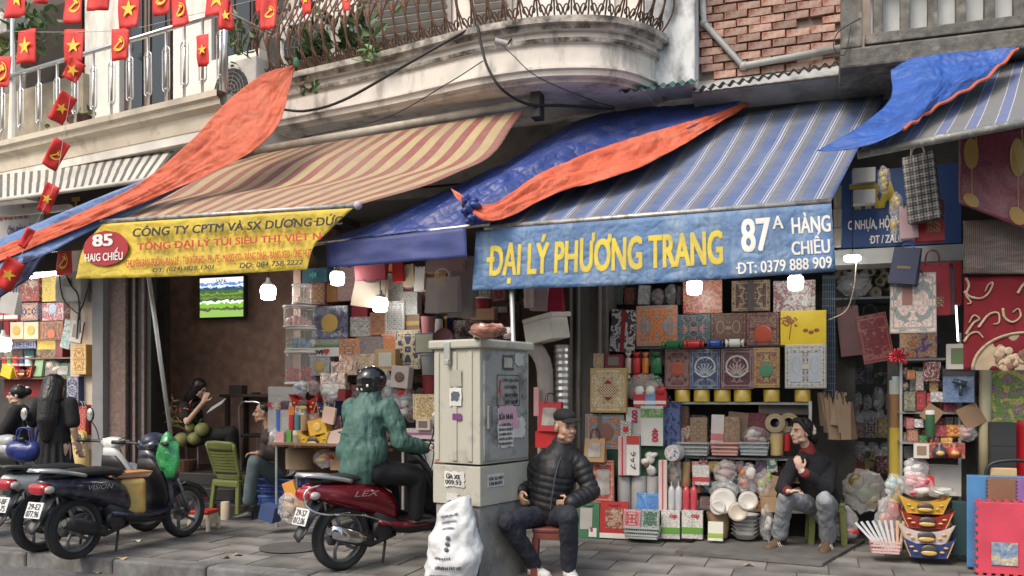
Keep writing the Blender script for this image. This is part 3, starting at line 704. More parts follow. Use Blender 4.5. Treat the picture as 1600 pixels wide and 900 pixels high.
build(MB().tube([pl(773,64,-1.33),pl(793,69,-1.28)],.03,10),'body',M('cam_grey',(.4,.4,.4),.5),cm,smooth=True,auto=40);build(MB().tube([pl(793,69,-1.28),pl(800,60,-1.1)],.01,6),'arm',black,cm)
mbx=thing('meter_box','grey electric meter box with loose cables on the cream wall end','meter box',pl(105,470,-.15))
a,b=pl(86,425,-.2),pl(126,470,-.2);build(MB().box(((a.x+b.x)/2,-.12,(a.z+b.z)/2),(b.x-a.x,.16,a.z-b.z)),'box',M('meter_grey',(.38,.36,.33),.6,dirt=(.2,.18,.16)),mbx,bevel=.01)
build(MB().box(((a.x+b.x)/2,-.205,(a.z+b.z)/2+.05),(.12,.012,.1)),'window',glass,mbx)
for q in([(92,425),(98,465),(115,485),(122,490)],[(100,420),(110,445),(122,462),(124,500)],[(140,440),(130,475),(123,492),(120,530)]):
    build(MB().tube(poly([pl(x,y,-.22)for x,y in q],12),.009,6),'lead',cable,mbx)
build(MB().tube([pl(123,450,-.1),pl(123,520,-.1)],.03,8),'conduit',pvc,mbx)
# ================================================================== AWNINGS, TARPS, BANNERS
orange=M('orange_tarp',(.58,.115,.055),.68,var=.12,vs=5,crumple=.6,cs=1.9,dirt=(.45,.16,.1),da=.3)
bluet=M('blue_tarp',(.035,.06,.23),.45,var=.2,vs=4,crumple=.6,cs=1.8,dirt=(.09,.1,.2),da=.35)
bluel=M('light_blue_tarp',(.12,.2,.42),.5,var=.15,vs=4,crumple=.5,cs=4,dirt=(.2,.24,.36),da=.4)
brightb=M('bright_blue_tarp',(.025,.085,.33),.55,var=.2,vs=4,crumple=.7,cs=2.1,dirt=(.05,.12,.35),da=.3)
navyt=M('navy_tarp',(.03,.035,.09),.6,var=.2,bump=.3,bs=18)
barm=M('aluminium_bar',(.55,.53,.5),.45,metal=.6,dirt=(.2,.18,.15),ds=14,da=.5)
# --- black and white striped awning at far left
t=thing('awning','black and white striped awning under the white balcony','awning',pl(100,300,-1.5))
tl,tr,bl_,br_=pw(-40,275,.15),pw(272,236,.15),pl(-40,318,-1.7),pl(238,280,-1.55)
cloth(coons([tl,tr],[bl_,br_],[tl,bl_],[tr,br_],wob=.015),60,10,'canvas',stripes('bw_stripe',24,[(.58,(.6,.57,.5)),(1,(.09,.09,.085))],da=.5),t)
build(MB().tube([bl_,br_],.025,8),'front_bar',M('cream_bar',(.6,.56,.48),.5),t,smooth=True)
a,b=pl(-40,338,-1.3),pl(110,324,-1.3)
single(MB().box((a+b)/2,((b-a).length,.06,.07),rot=rz(math.atan2(b.y-a.y,b.x-a.x))),'steel_channel',M('white_channel',(.6,.58,.52),.5),'cream steel channel below the black and white awning','bar')
# signs behind the tarps
t=thing('shop_sign','grey shop sign with red and blue lettering partly behind the blue tarp','sign',pl(30,370,-.9))
a,b=pl(-40,325,-.9),pl(62,402,-.9);sf=rect_surf((a+b)/2,(1,0,0),(0,0,1),b.x-a.x,a.z-b.z)
build(MB().box((a+b)/2+Vector((0,.03,0)),(b.x-a.x,.05,a.z-b.z)),'board',M('sign_grey',(.42,.4,.4),.6),t)
text_on(sf,'ÀNG HẢI',(.32,.02,.82,.28),'lettering',M('sign_red',(.4,.04,.04),.6),t)
text_on(sf,'ÔN-BÁN LẺ',(.52,.36,.88,.56),'lettering',M('sign_navy',(.05,.06,.14),.6),t,bold=.03)
marks(sf,(.4,.7,.85,.86),9,'faint_print',MATS['sign_red'],t)
t=thing('shop_sign','dark brown sign board with gold lettering above the tarps','sign',pl(200,310,-.5))
a,b=pl(60,285,-.5),pl(420,335,-.5);sf=rect_surf((a+b)/2,(1,0,0),(0,0,1),b.x-a.x,a.z-b.z)
build(MB().box((a+b)/2+Vector((0,.04,-.1)),(b.x-a.x,.06,a.z-b.z+.3)),'board',M('sign_brown',(.06,.045,.035),.6),t)
gold=M('gold_letter',(.5,.3,.06),.45,metal=.3)
text_on(sf,'T',(.16,.35,.2,.85),'lettering',gold,t);text_on(sf,'- NỘI',(.4,.1,.56,.75),'lettering',gold,t)
# --- orange tarp, blue beneath
oc=pl(461,101,-1.35)
ox=thing('tarp','faded orange tarp tied to the iron railing and sweeping down left','tarp',oc)
e1=[oc,pl(412,116,-1.45),pl(354,160,-1.6),pl(297,221,-1.75),pl(215,288,-1.9),pl(120,335,-2.0),pl(-30,398,-2.1)]
e2=[pl(461,104,-1.34),pl(450,149,-1.4),pl(434,197,-1.5),pl(397,234,-1.62),pl(340,264,-1.72),pl(256,302,-1.86),pl(150,345,-2.0),pl(-30,420,-2.12)]
cloth(coons(e1,e2,[e1[0],e2[0]],[e1[-1],e2[-1]],wob=.04,wf=3.4,seed=3,sag=.04),110,40,'sheet',orange,ox)
build(MB().ell(pl(463,97,-1.35),(.03,.03,.05),8,6),'green_tie',M('green_cloth',(.08,.25,.16),.7),ox)
bt=thing('tarp','light blue tarp edge under the orange tarp at far left','tarp',pl(100,370,-2))
f1=[pl(275,258,-1.8),pl(200,290,-1.88),pl(120,322,-1.96),pl(-30,386,-2.06)];f2=[pl(345,256,-1.66),pl(250,312,-1.82),pl(140,362,-1.96),pl(62,402,-2.05),pl(-30,436,-2.1)]
cloth(coons(f1,f2,[f1[0],f2[0]],[f1[-1],f2[-1]],wob=.03,seed=8),50,12,'sheet',bluel,bt)
g1=[pl(20,402,-2.08),pl(70,398,-2.05)];g2=[pl(-8,470,-2.05),pl(46,436,-2.02)]
cloth(coons(g1,g2,[g1[0],g2[0]],[g1[1],g2[1]],wob=.05,seed=4),12,12,'hanging_corner',navyt,bt)
# --- red and yellow striped awning with its roller
ry=thing('awning','red and yellow striped awning under the curved balcony with roller tube','awning',pl(500,280,-1))
ra,rb=pl(400,236,-.75),pl(832,160,-.75)
build(MB().tube([ra,rb],.045,12),'roller_tube',M('roller_cream',(.5,.45,.38),.5,dirt=(.25,.2,.16)),ry,smooth=True)
build(MB().box(rb+Vector((.05,0,-.02)),(.1,.16,.3)),'roller_bracket',M('dark_bracket',(.06,.055,.05),.6),ry,bevel=.01)
A0,A1,B0,B1=pl(408,240,-.8),pl(820,172,-.8),pl(158,346,-1.93),pl(556,321,-1.93)
mid_l,mid_r=pl(285,282,-1.3),pl(745,232,-1.3)
fn0=coons([A0,A1],[B0,pl(360,335,-1.93),B1],[A0,mid_l+Vector((0,0,.03)),B0],[A1,pl(770,226,-1.1),pl(690,280,-1.5),B1],wob=.02,wf=3,seed=2)
def fn(u,v):
    p=fn0(u,v);d=v-(.62-.34*u);p=p+Vector((0,0,-.09*math.exp(-(d/.16)**2)*min(1,5*v)*min(1,5*(1-v))));return p
cloth(fn,90,30,'canvas',stripes('ry_stripe',15,[(.52,(.45,.36,.19)),(1,(.26,.07,.07))],dirt=(.27,.2,.15),da=.75),ry)  # brown blotches put both dust and shade into the canvas colour
build(MB().tube([B0,B1],.022,8),'front_bar',barm,ry,smooth=True)
build(MB().ell(B1+Vector((.02,0,0)),.04,10,8),'bar_end_cap',M('lilac_cap',(.5,.42,.5),.5),ry,smooth=True)
for(a,b)in((pl(170,345,-1.9),pl(330,240,-.6)),):build(MB().tube([a,b],.015,6),'arm',barm,ry)
# yellow banner
yb=thing('banner','yellow cloth banner with red and black Vietnamese lettering and number 85','banner',pl(320,430,-1.95))
def wav(fn,amp,fx,seed):
    return lambda u,v:fn(u,v)+Vector((0,-1,0))*amp*(noise.noise(Vector((u*fx,v*2.2,seed)))+.4*noise.noise(Vector((u*fx*3,v*5,seed+3))))*min(1,.25+v*1.5)
y0,y1,y2,y3=pl(160,350,-1.95),pl(552,325,-1.95),pl(480,421,-1.97),pl(118,436,-1.97)
ysf=wav(coons([y0,y1],[y3,pl(300,431,-1.97),y2],[y0,pl(132,385,-1.95),y3],[y1,pl(515,360,-1.93),pl(490,385,-1.95),y2]),.008,5,2)
cloth(ysf,60,16,'cloth',M('banner_yellow',(.62,.46,.06),.7,var=.14,vs=3,crumple=.5,cs=2.4,dirt=(.42,.33,.06),ds=2,da=.4),yb,solid=.003)
ink,redi,wht=M('ink_black',(.035,.03,.035),.6),M('ink_red',(.5,.05,.035),.6),M('ink_white',(.75,.73,.7),.6)
def tsf(u,v):return pl(118+434*u,352-26*u+84*v,-1.985)
build(MB().grid(lambda u,v:tsf(.108+.08*(u*2-1)*math.sqrt(max(0,1-(v*2-1)**2)),.46+.33*(v*2-1)),16,16),'red_oval',M('oval_red',(.36,.02,.03),.6),yb,fix=False)
text_on(tsf,'85',(.062,.19,.136,.43),'lettering',wht,yb,bold=.04);text_on(tsf,'HAIG CHIẾU',(.035,.46,.172,.7),'lettering',wht,yb,bold=.03)
text_on(tsf,'CÔNG TY CPTM VÀ SX DƯƠNG ĐỨC',(.207,.07,.965,.29),'lettering',ink,yb,bold=.03,shear=.12)
text_on(tsf,'TỔNG ĐẠI LÝ TÚI SIÊU THỊ VIỆT N',(.223,.33,.885,.58),'lettering',redi,yb,bold=.03)
text_on(tsf,'CHUYÊN BÁN BUÔN - BÁN LẺ - TÚI XỐP HD - PP - PE - MÀNG CO - BĂNG DÍNH - BĂNG XEO - ỐNG HÚT',(.182,.62,.85,.85),'lettering',redi,yb,bold=.02)
text_on(tsf,'ĐT: (024)3828 1301',(.274,.89,.5,.985),'lettering',ink,yb,bold=.02,shear=.15);text_on(tsf,'DĐ: 084 758 2222',(.592,.89,.82,.985),'lettering',ink,yb,bold=.02,shear=.15)
# slanting support pole for the banner awning
t=thing('awning_pole','slanting galvanised pole under the yellow banner','pole',gp(274,770));build(MB().tube([pl(228,400,-1.6),pl(280,772,-.9)],.022,8),'tube',galv,t,smooth=True)
# --- middle blue tarp and its valance
bt=thing('tarp','dark blue tarp roof sloping between the red awning and the blue striped awning','tarp',pl(800,300,-1))
k1=[pl(800,262,-.25),pl(891,192,-.05),pl(998,170,-.05),pl(1172,153,-.05)];k2=[pl(484,384,-1.75),pl(620,365,-1.72),pl(765,350,-1.62)]
cloth(coons(k1,k2,[k1[0],pl(715,300,-.8),pl(600,343,-1.4),k2[0]],[k1[-1],pl(1010,232,-.8),pl(850,300,-1.35),k2[-1]],wob=.07,wf=4.5,seed=6),80,44,'sheet',bluet,bt)
v0,v1,v2,v3=pl(508,380,-1.76),pl(728,355,-1.7),pl(730,402,-1.7),pl(512,419,-1.76)
cloth(wav(coons([v0,v1],[v3,v2],[v0,v3],[v1,v2]),.02,4,5),30,8,'valance',M('navy_valance',(.045,.06,.2),.6,var=.15,bump=.3,bs=18),bt)
v0,v1,v2,v3=pl(479,378,-1.74),pl(512,378,-1.75),pl(514,416,-1.75),pl(500,417,-1.74)
cloth(coons([v0,v1],[v3,v2],[v0,v3],[v1,v2],wob=.03),8,8,'black_flap',M('black_cloth',(.02,.022,.026),.7),bt)
build(MB().tube([pl(484,383,-1.75),pl(765,350,-1.63)],.018,6),'front_bar',barm,bt)
rnd=random.Random(4);m=MB()
for k in range(26):
    c=pl(742+rnd.uniform(-16,16),330+rnd.uniform(-20,18),-1.7+rnd.uniform(-.06,.06));m.ell(c,(.06,.035,.03),7,5,rot=Matrix.Rotation(rnd.uniform(0,3),3,'Y')@Matrix.Rotation(rnd.uniform(0,3),3,'Z'))
build(m,'bunched_knot',bluet,bt,smooth=True)
ot=thing('tarp','rolled orange tarp strip lying between the blue tarp and striped awning','tarp',pl(900,270,-1))
h1=[pl(704,294,-1.72),pl(765,318,-1.68),pl(850,268,-1.35),pl(960,224,-.9),pl(1090,186,-.4),pl(1168,160,-.1)];h2=[pl(712,308,-1.74),pl(768,346,-1.72),pl(868,302,-1.42),pl(1000,263,-1.1),pl(1100,205,-.5),pl(1170,164,-.1)]
cloth(coons(h1,h2,[h1[0],h2[0]],[h1[-1],h2[-1]],wob=.07,wf=5,seed=12),110,24,'sheet',orange,ot)
# --- blue striped awning of 87A
ba=thing('awning','blue awning with white and grey stripes over the shelves of number 87','awning',pl(1050,250,-1))
n0,n1,n2,n3=pl(880,225,-.03),pl(1388,140,-.03),pl(1299,314,-1.52),pl(757,356,-1.52)
cloth(coons([n0,n1],[n3,n2],[n0,n3],[n1,n2],wob=.02,wf=4,seed=1,sag=.06),80,20,'canvas',stripes('blue_stripe',14,[(.30,(.065,.11,.25)),(.33,(.4,.42,.45)),(.40,(.07,.1,.25)),(.45,(.55,.57,.6)),(.52,(.09,.11,.22)),(.55,(.45,.47,.5)),(.80,(.13,.135,.15)),(1,(.075,.115,.25))],dirt=(.22,.24,.29),da=.6),ba)
build(MB().tube([n3,n2],.024,8),'front_bar',barm,ba,smooth=True)
for a,b in((n3.lerp(n2,.1),pl(850,300,-.1)),):build(MB().tube([a,b],.015,6),'arm',barm,ba)
bb=thing('banner','faded blue banner with yellow shop name and number 87A','banner',pl(1020,445,-1.55))
q0,q1,q2,q3=pl(744,360,-1.56),pl(1299,318,-1.55),pl(1306,424,-1.53),pl(738,454,-1.55)
bsf=wav(coons([q0,q1],[q3,pl(1000,444,-1.55),q2],[q0,q3],[q1,q2]),.004,6,9)
cloth(bsf,70,14,'cloth',M('banner_blue',(.1,.185,.35),.65,var=.2,vs=2.5,crumple=.6,cs=2.2,dirt=(.24,.33,.44),ds=2.4,da=.5,stretch=(2.5,1,.6)),bb,solid=.003)
yel=M('letter_yellow',(.68,.53,.06),.6,dirt=(.5,.4,.1),ds=8)
text_on(bsf,'ĐẠI LÝ PHƯƠNG TRANG',(.04,.13,.72,.93),'lettering',yel,bb,bold=.038,off=.006)
text_on(bsf,'87',(.768,.12,.845,.64),'lettering',wht,bb,bold=.03);text_on(bsf,'A',(.85,.12,.878,.32),'lettering',wht,bb,bold=.02)
text_on(bsf,'HÀNG',(.898,.1,.995,.42),'lettering',wht,bb,bold=.03);text_on(bsf,'CHIẾU',(.895,.4,.99,.73),'lettering',wht,bb,bold=.03)
text_on(bsf,'ĐT: 0379 888 909',(.752,.77,.992,.95),'lettering',wht,bb,bold=.02)
t=thing('awning_pole','grey pole holding up the blue banner behind the cabinet','pole',gp(812,860));build(MB().tube([pl(799,440,-1.5),pl(812,860,-1.45)],.022,8),'tube',galv,t,smooth=True)
# --- corrugated sheets
def corr(a,b,drop,name,mat,parent,out=.3,pitch=.09):
    d=b-a;n=int(d.length/pitch*8)
    build(MB().grid(lambda u,v:a+d*u+Vector((0,-out*v,-drop*v+.018*math.sin(u*d.length/pitch*2*math.pi))),n,2),name,mat,parent,smooth=True,solid=.003,fix=False)
t=thing('roof_sheet','green corrugated roof sheet below the white corner pillar','roof sheet',pl(1030,150,-.4));corr(pl(976,140,-.35),pl(1092,124,-.35),.12,'sheet',M('green_sheet',(.045,.13,.11),.5,metal=.2,dirt=(.03,.07,.06)),t,out=.28)
t=thing('roof_sheet','long grey corrugated roof edge under the cement ledge','roof sheet',pl(1200,140,-.4));corr(pl(1085,143,-.3),pl(1440,78,-.3),.06,'sheet',M('grey_sheet',(.2,.22,.22),.6,metal=.3,dirt=(.08,.08,.08)),t,out=.25)
t=thing('roof_sheet','dark blue grey corrugated roof piece under the concrete balcony','roof sheet',pl(1480,75,-.6));corr(pl(1400,95,-.6),pl(1620,48,-.6),.05,'sheet',M('blue_sheet',(.06,.07,.1),.6,metal=.3),t,out=.3)
# --- right awning and bright blue tarp
ra_=thing('awning','grey and blue striped awning at the right edge of the street','awning',pl(1500,200,-1))
n0,n1,n2,n3=pl(1440,105,-.55),pl(1680,62,-.55),pl(1680,176,-1.75),pl(1340,242,-1.75)
cloth(coons([n0,n1],[n3,n2],[n0,n3],[n1,n2],wob=.02,sag=.05),60,16,'canvas',stripes('grey_stripe',7,[(.45,(.16,.165,.17)),(.48,(.5,.5,.52)),(.85,(.12,.15,.3)),(.88,(.5,.5,.52)),(1,(.16,.165,.17))],dirt=(.22,.22,.22),da=.4),ra_)
build(MB().tube([n3,n2],.032,10),'front_bar',M('weathered_bar',(.2,.2,.19),.6,metal=.4,dirt=(.45,.45,.42),ds=20,da=.4),ra_,smooth=True)
bt=thing('tarp','bright blue tarp with orange hem bunched over the right awning','tarp',pl(1400,180,-1))
w1=[pl(1386,120,-.9),pl(1430,95,-.85),pl(1500,92,-.9),pl(1580,84,-1.0)];w2=[pl(1272,246,-1.75),pl(1340,240,-1.8),pl(1405,213,-1.8),pl(1445,185,-1.5),pl(1530,135,-1.2),pl(1582,88,-1.0)]
wf_=coons(w1,w2,[w1[0],pl(1385,165,-1.2),pl(1340,205,-1.55),w2[0]],[w1[-1],w2[-1]],wob=.05,wf=4,seed=21)
wf0=wf_;wf_=lambda u,v:wf0(u,v)-FWD*.07+Vector((0,0,.03))
cloth(wf_,70,50,'sheet',brightb,bt)
build(MB().tube([wf_(u,.995)+Vector((0,-.01,.01*math.sin(u*60)))for u in[.3+.7*i/60 for i in range(61)]],.014,6),'orange_hem',M('hem_orange',(.5,.12,.06),.6),bt)
# ================================================================== FLAG BUNTING
fred=M('flag_red',(.62,.03,.025),.6,var=.06,bump=.1,bs=60);fyel=M('flag_yellow',(.85,.55,.05),.6)
def star_poly(r):return[(r*(1 if k%2==0 else .4)*math.sin(math.pi*k/5),r*(1 if k%2==0 else .4)*math.cos(math.pi*k/5))for k in range(10)]
def emblem(kind,r):
    m=MB()
    if kind=='s':m.prism(star_poly(r),.003)
    else:
        arc=[(r*.95*math.cos(a),r*.95*math.sin(a))for a in[R(-130+215*i/14)for i in range(15)]];inn=[(r*.12+r*.72*math.cos(a),r*.08+r*.72*math.sin(a))for a in[R(-118+190*i/14)for i in range(15)]]
        for i in range(14):m.prism([arc[i],arc[i+1],inn[i+1],inn[i]],.003)
        c,s=math.cos(R(45)),math.sin(R(45));rr=lambda x,z:(x*c+z*s,-x*s+z*c)
        m.prism([rr(-.1*r,-.9*r),rr(.1*r,-.9*r),rr(.1*r,.5*r),rr(-.1*r,.5*r)],.004);m.prism([rr(-.4*r,.38*r),rr(.32*r,.38*r),rr(.32*r,.68*r),rr(-.25*r,.68*r)],.005)
        hd=[(-.72*r,-.72*r),(-.5*r,-.5*r),(-.9*r,-.95*r)]
    return m
FL=[ # x0, top y, x1, bottom y, emblem, tilt, label
 (6,-32,48,23,'s',3,'star flag at far left of the top row, cut by the picture edge'),(55,-45,76,3,'',4,'plain looking red flag tip beside the first star flag of the top row'),
 (103,-20,130,35,'h',4,'hammer and sickle flag in the top row before the white pilaster'),(138,-40,171,13,'',3,'red flag tip hanging in front of the white pilaster top'),
 (187,-12,219,41,'s',3,'star flag in the top row before the dark door'),(238,-30,270,20,'h',3,'hammer and sickle flag cut by the top edge above the door'),
 (262,-8,288,42,'h',-14,'tilted hammer and sickle flag beside the second white pilaster'),(322,-28,362,22,'s',5,'large star flag at the top edge above the small star flag'),
 (340,5,361,45,'s',-6,'small star flag just below the large star flag'),(394,-20,406,20,'',-8,'narrow folded red flag beside the iron railing end'),
 (408,-8,432,45,'h',1,'hammer and sickle flag in front of the iron railing end'),(467,-22,486,22,'s',-4,'star flag in front of the rusty railing'),(535,-26,549,18,'h',0,'small hammer and sickle flag in front of the balcony plant'),
 (27,49,58,97,'s',3,'star flag hanging alone below the planter in the second row'),(103,48,130,96,'s',2,'star flag of the second row above the orange tinted flag'),(175,47,203,92,'h',4,'hammer and sickle flag of the second row before the dark door'),
 (-14,91,20,133,'h',8,'hammer and sickle flag at the left picture edge over the railing'),(107,97,137,128,'s',20,'orange tinted star flag tilted over the steel railing'),(306,56,326,101,'s',-3,'narrow star flag hanging before the pilaster and railing'),
 (95,150,123,198,'s',24,'folded star flag on the slanting string over the railing loops'),(84,222,112,270,'h',22,'folded hammer and sickle flag on the slanting string over the cornice'),(72,290,96,338,'s',16,'star flag on the slanting string before the white channel'),
 (42,358,56,392,'',22,'small folded red flag against the blue and orange tarps'),(10,408,42,460,'s',22,'star flag hanging low from the navy tarp corner'),(87,388,115,429,'h',2,'hammer and sickle flag hanging in front of the meter box'),(34,400,50,432,'s',-6,'dim star flag behind the tarp knot')]
for k,(x0,ya,x1,yb_,em,tilt,lab)in enumerate(FL):
    yp=-2.14 if ya>340 else-1.75
    if 'meter' in lab:yp=-.45
    if 'behind the tarp knot' in lab:yp=-1.8
    a,b=pl(x0,ya,yp),pl(x1,yb_,yp);w,h=b.x-a.x,a.z-b.z;c=Vector(((a.x+b.x)/2,yp,a.z))
    t=thing('flag','red '+lab,'flag',c,group='red flags strung across the street')
    rot=Matrix.Rotation(R(tilt),4,'Y')@Matrix.Rotation(R(random.uniform(-14,14)),4,'Z');sd_=k*3.1
    if tilt>15:w,h=w*.7,h*.95;rot=Matrix.Rotation(R(tilt+14),4,'Y')@Matrix.Rotation(R(random.uniform(20,45)),4,'Z')
    f=lambda u,v:Vector(((u-.5)*w*(1-.08*v),-.05*v*noise.noise(Vector((u*2,v*1.5,sd_)))-.006*math.sin(u*7+v*2+sd_),-h*v))
    g=MB().grid(lambda u,v:rot@f(u,v)+c,8,8)
    build(g,'cloth',fred,t,smooth=True,solid=.0015,fix=False)
    if em:
        r=min(w,h)*.36;e=emblem(em,r);e.v=[tuple(rot@(Vector(v)+Vector((0,f(.5,.5).y-.012-.03*0,-h*.5)))+c)for v in e.v]
        build(e,'star_emblem' if em=='s' else 'hammer_and_sickle_emblem',fyel,t)
def string(pts,label):single(MB().tube(poly([pl(a,b,y)for a,b,y in pts],20),.003,4),'string',M('string_white',(.5,.48,.45),.8),label,'string')
string([(-30,46,-1.74),(60,50,-1.74),(190,47,-1.74),(280,28,-1.74),(420,-5,-1.74)],'thin white string carrying the second row of flags')
string([(316,24,-1.74),(314,50,-1.74),(316,60,-1.74)],'short string holding the narrow star flag')
string([(118,120,-1.74),(110,150,-1.74),(98,222,-1.8),(84,290,-1.9),(50,362,-2.0),(28,410,-2.13)],'slanting string of folded flags running down to the tarp knot')
# ================================================================== GOODS AND FURNITURE
RED,DRED,NAVY,BLU,YEL,ORA,GRN,DGRN,WHT,CRM,GLD,PNK,BRN,KRF,SIL,GRY,TEA,PUR,BLK,MAR=(.5,.03,.03),(.22,.015,.02),(.03,.045,.16),(.05,.13,.42),(.75,.5,.04),(.62,.2,.04),(.12,.3,.08),(.03,.1,.045),(.72,.7,.67),(.62,.52,.38),(.55,.36,.1),(.62,.32,.33),(.16,.08,.05),(.36,.23,.13),(.55,.55,.55),(.3,.3,.31),(.05,.22,.25),(.18,.08,.25),(.02,.02,.022),(.16,.03,.045)
def plain(c,rough=.5,k=''):return M('paint_%03d%03d%03d%s'%tuple([int(x*999)for x in c]+[k]),c,rough,var=.08,bump=.05,bs=30)
FILM=film()
def frame_rect(x0,y0,x1,y1,y):
    a,b=pl(x0,y1,y),pl(x1,y0,y);m=pl((x0+x1)/2,(y0+y1)/2,y);ca,cb=pl(x0,(y0+y1)/2,y),pl(x1,(y0+y1)/2,y);lo,hi=pl((x0+x1)/2,y1,y),pl((x0+x1)/2,y0,y)
    return m,cb.x-ca.x,hi.z-lo.z
def B(label,x0,y0,x1,y1,y,mat,side=None,depth=.12,emb=None,rot=0,name='gift_box',cat='box',tilt=0,inset=.0,group=None,text=None,lean=0):
    """carton facing the street: body, printed front, optional raised ornament or lettering"""
    c,w,h=frame_rect(x0,y0,x1,y1,y);t=thing(name,label,cat,(c.x,y,c.z-h/2),group=group)
    m4=Matrix.Translation(c)@Matrix.Rotation(R(rot if rot else random.uniform(-3,3)),4,'Z')@Matrix.Rotation(R(tilt),4,'Y')@Matrix.Rotation(R(lean),4,'X')
    side=side or mat;ins=1-inset*2
    build(MB().box((0,depth/2+.004,0),(w,depth,h)),'body',side,t,bevel=min(.006,w*.06),world=False).matrix_local=XF[t.name].inverted()@m4
    f=build(MB().box((0,.0,0),(w*(.985-inset),.01,h*(.985-inset))),'printed_front',mat,t,world=False);f.matrix_local=XF[t.name].inverted()@m4
    def orn(mb,nm,mt):
        o=build(mb,nm,mt,t,world=False);o.matrix_local=XF[t.name].inverted()@m4;return o
    if emb:
        kind,ec=emb[0],emb[1];mt=ec if not isinstance(ec,tuple)else plain(ec,.4);s=min(w,h)
        if kind=='disc':orn(MB().lathe([(s*.28,0),(s*.28,.006),(s*.22,.01),(.001,.012)],18,Matrix.Translation((0,-.005,s*(emb[2]if len(emb)>2 else 0)))@Matrix.Rotation(R(90),4,'X')),'medallion',mt)
        elif kind=='ring':orn(MB().tube([(s*.36*math.cos(a),-.008,s*.36*math.sin(a))for a in[2*math.pi*k/24 for k in range(24)]],s*.025,6,closed=True),'ring_ornament',mt)
        elif kind=='doors':
            for sx in(-1,1):
                orn(MB().box((sx*w*.22,-.007,-.02*h),(w*.3,.008,h*.66)),'door_panel',mt)
                orn(MB().tube([(sx*w*.22+w*.1*math.cos(a),-.012,h*.03+h*.2*math.sin(a))for a in[2*math.pi*k/16 for k in range(16)]],.004,5,closed=True),'oval_ornament',plain(emb[2]if len(emb)>2 else GLD,.35))
            orn(MB().box((0,-.013,0),(w*.16,.01,h*.12)),'clasp',plain(emb[3]if len(emb)>3 else CRM,.4))
        elif kind=='window':
            orn(MB().box((0,-.006,h*.02),(w*.62,.006,h*.62)),'window',mt)
        elif kind=='lattice':
            g=MB()
            for k in range(-3,4):
                for sg in(-1,1):g.box((k*s*.075,-.008,0),(s*.018,.006,s*.5),rot=Matrix.Rotation(R(45*sg),3,'Y'))
            orn(MB().box((0,-.006,0),(s*.42,.004,s*.42),rot=Matrix.Rotation(R(45),3,'Y')),'opening',plain(DRED));orn(g,'lattice',mt)
        elif kind=='band':orn(MB().box((0,-.007,0),(w*.16,.008,h)),'ribbon',mt)
        elif kind=='hband':orn(MB().box((0,-.007,h*(emb[2]if len(emb)>2 else 0)),(w*.99,.006,h*.22)),'label_band',mt)
        elif kind=='bow':
            g=MB()
            for k in range(7):a=k*.9;g.ell((s*.22*math.cos(a),-.02,s*.12*math.sin(a)),(s*.17,.012,s*.05),7,5,rot=Matrix.Rotation(-a,3,'Y'))
            orn(g,'bow',mt)
        elif kind=='fan':
            g=MB()
            for k in range(9):a=R(20+140*k/8);g.box((s*.2*math.cos(a),-.008,-s*.22+s*.2*math.sin(a)),(s*.4,.006,s*.04),rot=Matrix.Rotation(-a,3,'Y'))
            orn(g,'fan_ornament',mt);orn(MB().tube([(s*.33*math.cos(a),-.008,s*.06+s*.33*math.sin(a))for a in[2*math.pi*k/22 for k in range(22)]],s*.03,6,closed=True),'ring_ornament',plain(emb[2]if len(emb)>2 else SIL,.35))
        elif kind=='tree':
            g=MB();rr=random.Random(3)
            for k in range(40):g.ell((-w*.3+rr.gauss(0,w*.08),-.007,h*.22+rr.gauss(0,h*.07)),(w*.03,.004,h*.03),6,4)
            orn(g,'printed_tree_crown',mt);orn(MB().box((-w*.28,-.007,-h*.1),(w*.02,.004,h*.5),rot=Matrix.Rotation(R(8),3,'Y')),'printed_trunk',mt)
            for k in range(3):orn(MB().ell((w*(.05+.12*k),-.007,-h*.08-.02*(k%2)),(w*.06,.004,h*.06),8,5),'printed_basket',mt)
    if text:
        body,rc,tm=text[:3];vert=len(text)>3 and text[3]
        sf=rect_surf((0,-.007,0),(1,0,0),(0,0,1),w,h)if not vert else rect_surf((0,-.007,0),(0,0,-1),(1,0,0),h,w)
        sfw=(lambda u,v:m4@sf(u,v));text_on(sfw,body,rc,'lettering',tm,t,bold=.05,off=.003)
    return t
